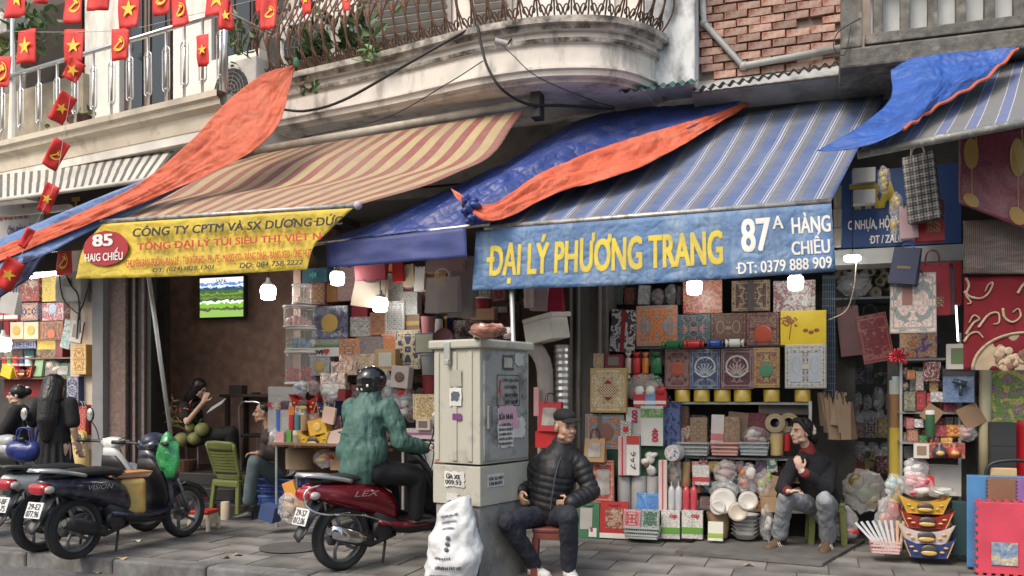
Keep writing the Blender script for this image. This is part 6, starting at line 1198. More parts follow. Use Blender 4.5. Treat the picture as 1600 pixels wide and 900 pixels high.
for k in range(7):LUMP('dim film-wrapped bundle on the dark aisle shelves',1318+11*k,640+52*(k%2),1350+9*k,680+54*(k%2),.9,[(.09,.08,.08),(.05,.06,.1),(.12,.1,.08)],n=4,group='dim bundles in the dark aisle')
LUMP('olive film bag on the floor behind the green stool',1318,735,1385,800,.3,[(.16,.13,.05),(.1,.09,.06),(.08,.14,.08)],n=7);LUMP('blue foil bag on the floor behind the green stool',1290,790,1340,845,.0,[(.08,.1,.2),(.25,.25,.27),(.4,.03,.04)],n=8)
t=thing('goods_tube','tall tube of brown and yellow with blue cap beside the rack','tube',(X0(1401,.05),.05,0));c=pl(1400,640,.05)
build(MB().tube([(c.x,.05,.0),(c.x,.05,pl(1400,668,.05).z)],.062,14),'yellow_part',plain((.45,.34,.05)),t,smooth=True,auto=40);build(MB().tube([(c.x,.05,pl(1400,668,.05).z),(c.x,.05,pl(1400,616,.05).z)],.06,14),'brown_part',plain((.22,.12,.05)),t,smooth=True,auto=40);build(MB().tube([(c.x,.05,pl(1400,616,.05).z),(c.x,.05,pl(1400,594,.05).z)],.061,14),'clear_part',plain((.4,.42,.4)),t,smooth=True,auto=40);build(MB().tube([(c.x,.05,pl(1400,594,.05).z),(c.x,.05,pl(1400,588,.05).z)],.035,12),'cap',plain((.3,.45,.55)),t)
# sign board in the aisle
t=thing('shop_sign','dark blue hanging sign with yellow letters TRA and white trade lines','sign',pl(1360,380,-.3));c,w,h=frame_rect(1308,262,1500,384,-.25);build(MB().box(c+Vector((0,.03,0)),(w,.05,h)),'board',M('sign_blue',(.03,.07,.2),.5),t);sf=rect_surf(c,(1,0,0),(0,0,1),w,h)
text_on(sf,'TRA',(.09,.15,.5,.52),'lettering',M('dim_yellow',(.5,.38,.05),.6),t,bold=.07);text_on(sf,'C NHỰA, HỘP - T',(.08,.6,.55,.8),'lettering',wht,t,bold=.03);text_on(sf,'ĐT / ZALO',(.26,.85,.54,.96),'lettering',wht,t,bold=.03)
BOARD('grey beam under the dark blue sign',1304,1505,386,-.3,.35,mat=M('beam_grey',(.33,.34,.33),.6),th=.14,name='beam')
for k,(x0,y0,x1,y1,cl,nm)in enumerate(((1372,258,1392,300,(.5,.38,.06),'upper yellow'),(1390,300,1412,342,(.5,.36,.05),'middle yellow'),(1392,335,1408,372,(.45,.32,.05),'lower yellow'))):LUMP('%s ribbon pack hanging before the blue sign'%nm,x0,y0,x1,y1,-.5,[cl,(.35,.25,.05)],n=5)
CY('hanging column of cream cups at the left of the blue sign',1302,290,1316,385,-.45,plain((.38,.33,.27)),'cup_column','cups',prof=[(.8,0),(1,.3),(.8,.31),(1,.62),(.8,.63),(1,1)])
# hanging bags
B('white foam box pair hanging before the blue sign',1332,262,1368,285,-.5,plain((.4,.4,.42)),name='foam_box');B('white foam tray hanging below the foam box pair',1332,296,1368,318,-.5,plain((.38,.38,.4)),name='foam_tray',cat='tray')
plaid=pat('plaid',[(.05,.05,.06),(.2,.17,.15),(.42,.37,.31),(.5,.45,.38)],'plaid',10)
G('beige plaid carrier bag hanging at top right',1412,238,1464,345,-.9,plaid,handle=CRM,tilt=-6,rot=-18,hh=.12);G('pale pink bag hanging left of the plaid bag',1406,320,1434,372,-.75,plain((.48,.33,.36)),tilt=-3,hh=.1);G('red bag with gilt panel hanging behind the plaid bag',1430,312,1476,376,-.7,plain((.36,.015,.025)),emb=[(.1,-.1,.5,.4,P_('r90',[(.4,.04,.04),GLD,DRED],'damask',14,False))],handle=DRED,hh=.2);G('navy carrier bag hanging below the pale pink bag',1390,386,1434,443,-.8,plain((.035,.045,.1)),emb=[(0,-.05,.5,.08,(.2,.14,.08))],handle=BLU,tilt=8,rot=-20,hh=.1);G('large red carrier bag with gilt panel hanging behind the floral bag',1432,410,1486,492,-.6,plain((.36,.015,.03)),emb=[(.1,-.25,.4,.22,P_('r91',[(.35,.03,.03),GLD,DRED],'damask',14,False))],handle=DRED,hh=.25)
G('large pale pink floral carrier bag hanging over the rack',1390,426,1463,520,-.75,pat('floralbag',[(.62,.46,.42),(.62,.46,.42),(.6,.44,.4),(.66,.52,.47),(.25,.27,.26)],'floral',5),emb=[(-.12,.12,.22,.3,(.28,.13,.12))],hh=.05,side=None);B('crimson box behind the red carrier bag',1486,408,1503,476,-.5,plain((.3,.015,.025)));G('purple black bag hanging between the red bags',1482,415,1492,490,-.55,plain((.1,.06,.09)),hh=.05)
# right rack of small gifts
yk=-.25
rk=thing('gift_rack','grey rack of small gift cartons under the hanging floral bag','rack',(X0(1460,yk),yk,0))
for px in(1408,1500):
    build(MB().box((X0(px,yk),yk+.02,pl(px,520,yk).z/2),(.022,.022,pl(px,520,yk).z)),'upright',galv,rk)
for py in(560,643,690):a,b=pl(1406,py,yk),pl(1505,py,yk);build(MB().box(((a.x+b.x)/2,yk+.17,a.z-.01),(b.x-a.x,.34,.02)),'shelf_plate',MATS['shelf_steel'],rk)
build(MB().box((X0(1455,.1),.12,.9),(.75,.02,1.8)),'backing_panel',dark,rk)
t=thing('white_lamp_tube','slim lit white tube standing at the rack edge','lamp',pl(1497,535,-.4));build(MB().tube([pl(1491,430,-.4),pl(1497,533,-.4)],.008,8),'tube',glow('soft_lamp',(1,.97,.92),2.5),t)
B('orange and purple festive print box on the gift rack',1407,520,1464,559,yk,P_('r95',[(.65,.25,.05),(.6,.4,.25),(.25,.12,.35),(.15,.08,.06)],'noise',9,False));c=pl(1404,558,yk-.1);t=thing('gift_bow','shiny red ribbon bow at the rack corner','bow',c);rnd=random.Random(2);m=MB()
for k in range(16):a,e=rnd.uniform(0,6.28),rnd.uniform(-.8,1.2);d=Vector((math.cos(a)*math.cos(e),-abs(math.sin(a))*math.cos(e),math.sin(e)));m.ell(c+d*.05,(.045,.012,.02),8,5,rot=d.to_track_quat('X','Z').to_matrix())
build(m,'loops',M('shiny_red',(.6,.03,.05),.15,coat=1),t,smooth=True)
B('white window box with green grass inside on the rack',1478,537,1520,577,yk-.15,plain((.6,.58,.55)),emb=('window',(.14,.2,.1)),depth=.14,rot=-14);hd=B('blue hair dryer carton on the rack',1473,578,1522,629,yk-.12,P_('r97',[(.1,.16,.3),(.14,.22,.4),(.2,.25,.34)],'soft',3,False),side=plain((.1,.18,.32)),depth=.14,rot=-12,emb=('hband',(.06,.05,.06),.42));c,w,h=frame_rect(1486,588,1512,622,yk-.14);build(MB().tube([c+Vector((-w*.4,-.03,h*.3)),c+Vector((w*.35,-.06,h*.12))],.022,10,r2=.03),'dryer_print_barrel',plain((.03,.05,.07),.3),hd,smooth=True);build(MB().tube([c+Vector((w*.05,-.05,h*.15)),c+Vector((0,-.05,-h*.4))],.014,8),'dryer_print_grip',plain((.03,.05,.07),.3),hd,smooth=True)
SM=[(1417,578,1430,593,ORA,'orange tag'),(1431,580,1443,610,(.5,.42,.38),'tall cream'),(1443,578,1468,596,(.24,.05,.05),'maroon'),(1452,596,1466,612,(.5,.3,.1),'amber'),(1444,565,1470,578,DRED,'dark red'),(1413,612,1430,642,(.2,.2,.14),'olive tin'),(1430,610,1447,642,(.4,.03,.03),'red damask'),(1448,614,1456,642,(.42,.06,.05),'slim red'),(1454,612,1476,628,(.55,.52,.54),'white photo'),(1474,629,1495,643,(.32,.03,.05),'crimson'),(1416,653,1428,670,(.45,.12,.12),'pink red'),(1429,655,1443,668,SIL,'silver'),(1418,670,1435,690,(.42,.17,.1),'rust bow'),(1436,680,1449,692,(.04,.2,.08),'green'),(1457,665,1478,682,(.4,.03,.06),'crimson script'),(1478,664,1508,682,(.65,.25,.05),'orange window'),(1452,682,1468,694,(.35,.05,.05),'small red'),(1470,684,1488,696,(.6,.35,.08),'yellow')]
for k,(x0,y0,x1,y1,cl,nm)in enumerate(SM):B('%s small gift box on the right rack'%nm,x0,y0,x1,y1,yk-.02*(k%3),P_('sm%d'%k,[cl,tuple(min(1,q*1.4+.03)for q in cl),tuple(q*.6 for q in cl)],('floral','damask','noise')[k%3],14,k%2==0),depth=.08)
CY('green bottle-brush tree box standing on the right rack',1446,643,1462,682,yk-.15,plain((.03,.11,.05)),'green_tube','tube',lid=WHT);B('tilted brown carton flap over the rack',1442,634,1470,660,yk-.12,plain((.26,.16,.09)),tilt=35,depth=.02);B('brown cardboard flap at the right of the rack',1500,632,1535,668,yk-.1,plain((.24,.15,.09)),tilt=-30,depth=.02);LUMP('pink bag of goods at the right of the rack',1500,662,1528,690,yk-.1,[(.5,.2,.25),(.3,.15,.12)],n=5);LUMP('plum film bags at the side of the rack',1520,570,1545,660,yk+.05,[(.14,.05,.07),(.2,.1,.1)],n=7)
B('lucky pouch print carton in front of the rack',1428,692,1508,716,yk-.2,P_('r99',[(.45,.25,.12),(.35,.06,.05),(.6,.35,.1)],'noise',8,False),depth=.06)
for cx,cl,nm in((1468,(.06,.04,.07),'black'),(1491,(.35,.06,.05),'red')):
    c=pl(cx,706,yk-.24);t=thing('pouch_cutout','%s pouch-shaped cutout with gold coins on the print carton'%nm,'cutout',c);build(MB().lathe([(.001,-.055),(.05,-.05),(.062,-.01),(.05,.03),(.02,.045),(.035,.065),(.001,.066)],16,Matrix.Translation(c)),'pouch',plain(cl,.35),t,smooth=True);build(MB().ell(c+Vector((0,-.05,-.01)),(.035,.02,.022),10,7),'gold_coins',plain(GLD,.3),t,smooth=True)
B('white lace cutout carton beside the pouches',1428,693,1452,716,yk-.22,plain((.6,.55,.52)),emb=('window',(.25,.18,.12)),depth=.04)
LUMP('silver film bag below the pouch carton',1412,716,1452,750,yk-.2,[SIL,(.3,.3,.3),WHT],n=7);LUMP('pale blue shred bag left of the boat cartons',1384,742,1412,780,yk-.2,[(.3,.45,.48),(.5,.55,.55)],n=6);LUMP('red film bags stacked behind the pink basket',1370,780,1408,848,yk-.25,[(.32,.05,.05),(.4,.2,.15),DRED],n=9);LUMP('red ribbon packs on top of the boat cartons',1408,740,1458,776,yk-.3,[(.45,.04,.08),PNK,WHT],n=7);LUMP('green ornament pack on top of the boat cartons',1448,762,1492,778,yk-.3,[(.1,.2,.08),SIL,DGRN],n=5);B('white foam carton behind the boat cartons',1452,728,1502,775,yk-.05,plain((.45,.44,.42)),depth=.15);B('red ribbon box beside the white foam carton',1448,745,1460,764,yk-.25,plain(RED))
for k,(x0,y0,x1,y1,cl,nm)in enumerate(((1404,775,1486,803,(.65,.38,.05),'yellow'),(1404,796,1492,826,(.3,.03,.03),'dark red'),(1402,818,1492,850,(.6,.52,.5),'white'),(1408,838,1494,872,(.04,.06,.2),'navy'))):BOAT('%s boat-shaped carton with gold town print, %s of the stack'%(nm,('topmost','second','third','lowest')[k]),x0,y0,x1,y1,yk-.35-.02*k,cl,group='boat cartons stacked on the pavement')
B('dark teal carton behind the boat carton stack',1488,785,1512,868,yk-.2,plain((.03,.07,.08)),depth=.15);BASKET('pale pink plastic basket with white tongs on the pavement',1360,846,1408,866,yk-.45,(.6,.4,.38))
q=pl(1384,850,yk-.35)
for k in range(9):a=q+Vector((-.12+.03*k,0,-.02));single(MB().box(a+Vector((-.04+.006*k,0,.1)),(.022,.012,.26),rot=Matrix.Rotation(R(-42+6*k),3,'Y')),'plastic_tongs',plain((.58,.6,.62)if k<7 else(.6,.42,.3),.3),'white plastic tongs sticking out of the pale pink basket' if k<7 else 'pale wooden stick leaning out of the pale pink basket','tongs' if k<7 else 'stick','tongs in the pink basket' if k<7 else 'wooden sticks in the pink basket')
# foam mats
def foam(label,x0,y0,x1,y1,y,col,teeth=True,rotz=0,th=.1,wrapc=True):
    c,w,h=frame_rect(x0,y0,x1,y1,y)
    if y1>860:h=c.z+h/2;c.z=h/2
    t=thing('foam_mat',label,'mat',(c.x,y,c.z-h/2));mt=M('foam_%d%d%d'%tuple(int(99*q)for q in col),col,.55,coat=.7 if wrapc else 0,bump=.25,bs=9,var=.12);n=4
    for k in range(n):build(MB().box(c+Vector((.004*k,th*(k+.5)/n,0)),(w*.94,th/n*.9,h*.94)),'mat_layer',mt,t,bevel=.004)
    if teeth:
        for k in range(9):
            for s in(-1,1):build(MB().box(c+Vector((-w*.44+k*w*.11,th/2,s*h*.485)),(w*.055,th*.95,h*.035)),'tooth',mt,t);build(MB().box(c+Vector((s*w*.485,th/2,-h*.44+k*h*.11)),(w*.035,th*.95,h*.055)),'tooth',mt,t)
    return t,c,w,h
foam('blue foam mats standing behind the red puzzle mats',1506,740,1640,872,-.75,(.06,.2,.42),False);foam('brown wood-print puzzle mats between the blue and red mats',1542,746,1592,800,-.8,(.2,.1,.06),th=.04);foam('purple puzzle mats at the right picture edge',1588,748,1650,800,-.82,(.2,.1,.3),th=.04)
t,c,w,h=foam('red puzzle foam mats with picture label at the right edge',1524,783,1650,876,-.95,(.55,.05,.09));build(MB().box(c+Vector((-w*.14,-.008,-h*.2)),(w*.33,.006,h*.3)),'picture_label',pat('matlabel',[(.1,.16,.35),(.2,.3,.45),(.6,.5,.3),(.3,.2,.12)],'soft',4),t)
# black stools, red bin, chair, mattress
for k,(y0,y1)in enumerate(((660,697),(697,745))):B('%s of the two black stacked cases at the right'%('upper','lower')[k],1547,y0,1588,y1,-.45,plain((.025,.026,.03),.5),depth=.3,name='black_case',cat='case')
CY('tall red plastic bin at the right edge',1582,657,1640,760,-.35,plain((.45,.015,.025),.35),'bin','bin');t=thing('metal_chair','black metal chair with pale wooden back behind the mats','chair',gp(1570,850));build(MB().tube(poly([pl(1538,760,-.6),pl(1545,728,-.6),pl(1570,720,-.6),pl(1600,720,-.6),pl(1625,728,-.6),pl(1630,760,-.6)],24),.016,8),'back_frame',black,t,smooth=True);build(MB().box(pl(1568,742,-.58),(.2,.02,.12)),'back_panel',plain((.5,.36,.2)),t,bevel=.01)
for px in(1540,1630):q=pl(px,760,-.6);build(MB().tube([q,(q.x,q.y,0)],.014,8),'leg',black,t)
t=thing('rolled_mattress','yellow cartoon-free play mattress with green and purple print standing on end','mattress',pl(1570,700,-.3));c,w,h=frame_rect(1540,570,1650,745,-.3);build(MB().box(c+Vector((0,.1,0)),(w,.2,h)),'pad',pat('playmat',[(.6,.48,.15),(.2,.35,.08),(.4,.2,.3),(.62,.5,.2)],'noise',5),t,bevel=.05,seg=4);build(MB().tube([pl(1540,572,-.3),pl(1538,745,-.3)],.05,10),'rolled_edge',plain((.5,.45,.28)),t,smooth=True)
t['label']='yellow play mattress with green and purple print standing on end at right'
# carpets
def carpet(label,x0,y0,x1,y1,y,mat,skew=0):
    a,b,c_,d=pl(x0,y0,y),pl(x1,y0-6,y),pl(x1,y1+skew,y),pl(x0,y1,y);t=thing('carpet',label,'carpet',d)
    sf=wav(coons([a,b],[d,c_],[a,d],[b,c_]),.03,3,x0);cloth(sf,24,24,'pile',mat,t,solid=.012);return t,sf
t,sf=carpet('maroon mat with golden cranes hanging at top right',1498,205,1660,318,-1.05,pat('cranemat',[(.2,.03,.05),(.24,.04,.06)],'weave',20),skew=62);gm=plain((.36,.22,.06))
def onsurf(sf,poly2,name,mt,par,off=.014):m=MB();n=len(poly2);m.add([sf(u,v)+Vector((0,-off,0))for u,v in poly2],[tuple(range(n))]);return build(m,name,mt,par,fix=False)
for du in(0,.45):
    onsurf(sf,[(du+.12+.075*math.cos(a),.3+.2*math.sin(a))for a in[2*math.pi*k/18 for k in range(18)]],'crane_body',gm,t);onsurf(sf,[(du+.17,.22),(du+.185,.2),(du+.17,.0),(du+.155,.02)],'crane_neck',gm,t);onsurf(sf,[(du+.12,.48),(du+.13,.48),(du+.135,.85),(du+.125,.85)],'crane_leg',gm,t);onsurf(sf,[(du+.12+.08*math.cos(a),.9+.09*math.sin(a))for a in[2*math.pi*k/14 for k in range(14)]],'crane_rock',gm,t)
carpet('dark brown beaded curtain under the crane mat',1505,345,1660,428,-.85,stripes('bead',46,[(.45,(.17,.11,.095)),(1,(.05,.03,.028))],rough=.5))
t,sf=carpet('crimson carpet with cream scrollwork and rose medallion at right',1506,432,1660,578,-.8,M('carpet_red',(.17,.008,.016),.9,bump=.3,bs=150));cm_=M('carpet_cream',(.42,.32,.22),.9,var=.25,vs=20,bump=.3,bs=120);dk=M('carpet_brown',(.18,.1,.07),.9)
def scroll(pts,r=.012):build(MB().tube([sf(u,v)+Vector((0,-.016,0))for u,v in[(p.x,p.y)for p in poly([(a,b,0)for a,b in pts],26)]],r,6,r2=r*.5),'scroll',cm_,t,smooth=True)
for pts in([(.0,.16),(.06,.22),(.18,.24),(.26,.18),(.3,.08),(.25,.1),(.22,.17)],[(.02,.02),(.05,.1),(.02,.2),(.07,.28),(.03,.3)],[(.02,.62),(.1,.5),(.16,.46),(.1,.42),(.05,.5)],[(.15,.55),(.25,.42),(.35,.4),(.36,.5),(.3,.52)],[(.4,.35),(.42,.45),(.5,.5),(.58,.44),(.56,.36),(.5,.4)],[(.55,.2),(.62,.1),(.7,.12),(.66,.2)],[(.0,.7),(.06,.62),(.14,.6),(.2,.66)]):scroll(pts)
onsurf(sf,[(.62+.52*math.cos(a),1.0+.38*math.sin(a))for a in[math.pi+math.pi*k/20 for k in range(21)]],'medallion',M('medallion_beige',(.36,.28,.19),.9,var=.15),t,.012);scroll([(.62+.53*math.cos(a),1.0+.39*math.sin(a))for a in[math.pi+math.pi*.98*k/20 for k in range(21)]],.014)
rnd=random.Random(8)
for k in range(22):u,v=.35+.28*rnd.random(),.78+.2*rnd.random();build(MB().ell(sf(u,v)+Vector((0,-.02,0)),(.035,.012,.035),10,6),'rose_petal',cm_ if k%3 else dk,t,smooth=True)

# ---------------- back rows that fill the shelves behind the front stock
rnd=random.Random(44);ORD=('first','second','third','fourth','fifth','sixth','seventh','eighth','ninth','tenth','eleventh','twelfth')
PAL=(('red',RED),('maroon',MAR),('navy',NAVY),('kraft',KRF),('silver',SIL),('cream',CRM),('orange',ORA),('green',DGRN),('gold',GLD),('pink',PNK),('white',WHT),('teal',TEA))
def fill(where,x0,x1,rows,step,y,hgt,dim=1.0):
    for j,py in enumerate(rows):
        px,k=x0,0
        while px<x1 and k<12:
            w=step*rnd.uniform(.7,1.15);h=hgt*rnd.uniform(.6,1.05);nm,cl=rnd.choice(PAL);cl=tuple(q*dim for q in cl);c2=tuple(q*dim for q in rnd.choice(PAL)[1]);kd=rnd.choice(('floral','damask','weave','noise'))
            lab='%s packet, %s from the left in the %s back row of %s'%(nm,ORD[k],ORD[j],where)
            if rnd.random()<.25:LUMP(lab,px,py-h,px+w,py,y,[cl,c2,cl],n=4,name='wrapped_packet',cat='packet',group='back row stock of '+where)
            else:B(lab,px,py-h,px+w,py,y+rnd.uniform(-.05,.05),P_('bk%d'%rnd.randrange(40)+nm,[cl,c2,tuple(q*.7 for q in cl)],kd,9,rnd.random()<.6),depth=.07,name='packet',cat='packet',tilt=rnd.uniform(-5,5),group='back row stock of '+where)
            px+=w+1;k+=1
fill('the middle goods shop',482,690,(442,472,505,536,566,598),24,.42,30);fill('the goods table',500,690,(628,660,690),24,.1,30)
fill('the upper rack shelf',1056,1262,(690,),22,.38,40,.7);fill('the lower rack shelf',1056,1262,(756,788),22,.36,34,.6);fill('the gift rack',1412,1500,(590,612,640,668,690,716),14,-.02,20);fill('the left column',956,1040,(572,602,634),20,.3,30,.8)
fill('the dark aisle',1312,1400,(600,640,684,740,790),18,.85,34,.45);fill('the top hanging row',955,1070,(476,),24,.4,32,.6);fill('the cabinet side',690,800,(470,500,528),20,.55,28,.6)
for k in range(7):G('%s small bag of the row hanging under the navy valance'%ORD[k],612+k*17,408+4*(k%3),628+k*17,440+7*(k%3),-.3+.05*(k%2),plain(PAL[(k*5)%12][1],.5,'hb'),tilt=rnd.uniform(-8,8),hh=.2,group='small bags under the navy valance')
fill('the floor stock',1040,1215,(738,770,798),15,.1,24);fill('the carrier bags',905,1035,(660,690,730,770),17,.12,26);fill('the left gift shop',-10,100,(448,476,504,532,560),16,.5,22);fill('the table front',425,530,(640,668),13,-.45,18)
# ================================================================== CABINET
def pd(px,py,d):return CAM+ray(px,py)*d
K=gp(750,917);L_=pd(685,724,6.89);E2=(pd(828,720,7.14)-pd(752,729,6.6));E2.z=0;E2.normalize();E1=Vector((-E2.y,E2.x,0))
CW,CD=.46,.66
def ck(a,b,z):return Vector((K.x,K.y,0))+E1*a+E2*b+Vector((0,0,z)) # a along the ribbed face, b along the door face
CR=Matrix((E2,E1,Vector((0,0,1)))).transposed()
cab=thing('cable_cabinet','tall grey roadside cable cabinet covered in torn notices and grime','cabinet',ck(CW/2,CD/2,0))
cgrey=M('cabinet_grey',(.43,.415,.35),.6,var=.06,vs=3,bump=.1,bs=30,dirt=(.25,.24,.21),ds=3,da=.35)
cdirt=M('cabinet_grimy',(.33,.335,.32),.6,var=.12,vs=5,bump=.2,bs=30,dirt=(.07,.065,.06),ds=5,da=.5)
def cbox(a0,a1,b0,b1,z0,z1,name,mat,par=cab,bevel=.006):return build(MB().box(ck((a0+a1)/2,(b0+b1)/2,(z0+z1)/2),(b1-b0,a1-a0,z1-z0),rot=CR),name,mat,par,bevel=bevel)
cbox(0,CW,0,CD,.93,1.83,'upper_case',cgrey);cbox(-.035,CW+.035,-.035,CD+.035,1.825,1.895,'lid',cgrey,bevel=.015);cbox(-.006,CW+.006,-.006,CD+.006,.61,.915,'middle_case',cgrey);cbox(.012,CW-.012,.012,CD-.012,-.02,.605,'concrete_base',M('base_concrete',(.28,.27,.25),.9,var=.2,bump=.4,dirt=(.09,.085,.08)))
for a in(.07,.22,.4):cbox(a,a+.045,-.012,.01,.95,1.8,'rib',cgrey)
dr=cbox(.03,CW-.03,-.0,.0,1,1,'door',cgrey)if False else cbox(-.012,.006,.04,CD-.03,.95,1.81,'door',cdirt)
cbox(-.03,-.012,.07,.1,1.2,1.38,'handle',M('handle_grey',(.25,.25,.25),.5),dr)
def hasp(a):cbox(a-.03,a+.03,-.05,-.034,1.73,1.88,'hasp',galv);cbox(a-.022,a+.022,-.06,-.012,1.7,1.74,'hasp_staple',galv)
hasp(.29)
sd_=lambda b0,b1,z0,z1,off=.017:rect_surf(ck(-off,(b0+b1)/2,(z0+z1)/2),E2,(0,0,1),b1-b0,z1-z0)
sl_=lambda a0,a1,z0,z1,off=.014:rect_surf(ck((a0+a1)/2,-off,(z0+z1)/2),-E1,(0,0,1),a1-a0,z1-z0)
def paper(sf,name,mat,torn=.0,seed=1):
    rnd=random.Random(seed);n=9
    def e(u,v):
        du=torn*(noise.noise(Vector((v*5,seed,u))));dv=torn*noise.noise(Vector((u*5,seed+4,v)));return sf(u+du*(abs(u-.5)*2)**2,v+dv*(abs(v-.5)*2)**2)
    return build(MB().grid(e,n,n),name,mat,cab,fix=False,solid=.0015)
wp=M('white_paper',(.6,.59,.56),.8,dirt=(.35,.34,.32),da=.3);pk=M('pink_paper',(.6,.32,.42),.8,dirt=(.5,.42,.44),da=.4)
s1=sd_(.2,.5,1.38,1.62);paper(s1,'warning_sign',cdirt);build(MB().tube([s1(u,v)for u,v in((0,0),(1,0),(1,1),(0,1))],.004,4,closed=True),'sign_border',ink,cab)
for k,tx in enumerate(('CẤM LẠI GẦN','CÓ ĐIỆN','NGUY HIỂM','CHẾT NGƯỜI')):text_on(s1,tx,((.2,.3,.32,.32)[k],.06+.235*k,(.95,.85,.9,.92)[k],.24+.235*k),'lettering',ink,cab,bold=.02,off=.004)
build(MB().add([s1(u,v)+(CAM-s1(u,v)).normalized()*.005 for u,v in((.1,.15),(.17,.15),(.13,.5),(.19,.48),(.1,.92),(.12,.6),(.05,.62))],[(0,1,2),(2,3,4),(2,4,5),(0,2,6)]),'red_bolt',plain(RED),cab,fix=False)
s2=sd_(.21,.42,1.05,1.36);paper(s2,'notice',wp,.12,2);text_on(s2,'SỬA NHÀ',(.02,.1,.95,.3),'lettering',ink,cab,bold=.05,off=.004)
for k in range(5):marks(s2,(.06,.38+.12*k,.94,.46+.12*k),11,'small_print',ink,cab,.004)
paper(sd_(.22,.46,1.24,1.38,.02),'pink_notice',pk,.2,3);paper(sd_(.42,.58,1.12,1.28,.019),'torn_notice',wp,.15,4);paper(sd_(.4,.5,1.2,1.27,.022),'pink_scrap',pk,.25,8)
paper(sd_(.27,.42,1.66,1.78),'torn_frame',M('grime_black',(.09,.085,.08),.9,dirt=(.3,.3,.28)),.1,5);paper(sd_(.29,.4,1.68,1.76,.02),'grey_scrap',cgrey,.1,6);paper(sd_(.44,.56,1.7,1.8,.018),'grey_scrap',M('pale_patch',(.45,.46,.44),.7),.2,7)
s3=sd_(.08,.3,.75,.85,.011);paper(s3,'repair_notice',wp,.03,9);text_on(s3,'SỬA XE MÁY',(.05,.12,.95,.48),'lettering',ink,cab,bold=.02,off=.004);marks(s3,(.1,.58,.9,.88),9,'small_print',ink,cab,.004)
s4=sl_(.14,.34,.75,.87);paper(s4,'repair_notice',wp,.12,10);text_on(s4,'ỬA XE',(.1,.1,.8,.5),'lettering',ink,cab,bold=.05,off=.004);text_on(s4,'009.93',(.05,.55,.85,.85),'lettering',ink,cab,bold=.02,off=.004)
s5=sl_(.17,.29,1.38,1.52);paper(s5,'white_sticker',wp,.06,11);paper(sl_(.19,.27,1.42,1.49,.017),'dark_figure',M('fig_dark',(.08,.1,.12),.7),.3,12);paper(sl_(.17,.26,1.27,1.32),'purple_sticker',M('purple_sticker',(.16,.04,.16),.5),.02,13);paper(sl_(.17,.29,1.53,1.66),'tape_patch',M('tape_patch',(.33,.32,.27),.5),.05,14);paper(sl_(.2,.32,.64,.7),'torn_scrap',wp,.3,15)
# on the lid
zt_=1.895
c=zp(763,527,zt_);m=MB().ell(c+Vector((0,0,.05)),(.15,.1,.05),20,12);m.v=[tuple(Vector(v)+Vector((0,0,.03))*noise.noise(Vector(v)*14)+(Vector(v)-c)*.25*noise.noise(Vector(v)*25))for v in m.v];single(m,'plastic_bag',M('orange_film',(.3,.12,.08),.25,coat=.8,bump=.5,bs=20),'crumpled orange plastic bag on top of the grey cabinet','bag')
c=zp(793,529,zt_);t=thing('tea_glass','glass of tea standing on the grey cabinet','glass',c);build(MB().lathe([(.03,0),(.034,.085),(.031,.085),(.027,.006),(.001,.005)],18,Matrix.Translation(c)),'glass_wall',film('tumbler',(.8,.8,.8),.35,.05),t,smooth=True);build(MB().lathe([(.026,.006),(.029,.045),(.001,.045)],18,Matrix.Translation(c)),'tea',plain((.4,.2,.05),.1),t,smooth=True)
c=zp(752,529,zt_);single(MB().box(c+Vector((0,0,.025)),(.12,.08,.05),rot=rz(.5),taper=.85),'green_packet',plain((.14,.15,.08)),'small dull green packet on the grey cabinet lid','packet',bevel=.01)
# white sack before the cabinet
c0=gp(706,921);t=thing('white_sack','crumpled white plastic sack with black print leaning on the cabinet','sack',c0);m=MB()
def sack(u,v):
    a=2*math.pi*u;z=.68*v;r=.2*(1-.1*math.cos(v*9))*(min(1,(1.06-v)*2.0+.15))**.55;p=Vector((r*math.cos(a),.72*r*math.sin(a),z+.04*math.cos(a)*v));n=noise.noise(Vector((p.x*7,p.y*7,z*6)))*.035+noise.noise(Vector((p.x*19,p.y*19,z*15)))*.018;q=Vector((p.x,p.y,0));q=q.normalized()if q.length>1e-6 else q;return c0+p+q*n+Vector((.04*v,0,0))
m.grid(sack,56,44);build(m,'film',M('white_film',(.66,.67,.68),.3,crumple=.3,cs=8,var=.05),t,smooth=True,fix=False)
ssf=lambda u,v:sack(.62+.26*u,1-v)
for rc in((.15,.14,.75,.17),(.15,.21,.7,.235),(.2,.28,.65,.305),(.1,.6,.6,.63),(.25,.7,.85,.74),(.1,.8,.6,.83),(.2,.87,.8,.89)):marks(ssf,rc,13,'print',M('sack_ink',(.1,.11,.15),.6),t,.008)
for v in(.4,.46,.52):build(MB().ell(ssf(.5,v)+(CAM-ssf(.5,v)).normalized()*.008,(.018,.012,.018),8,6),'print_dot',MATS['sack_ink'],t)
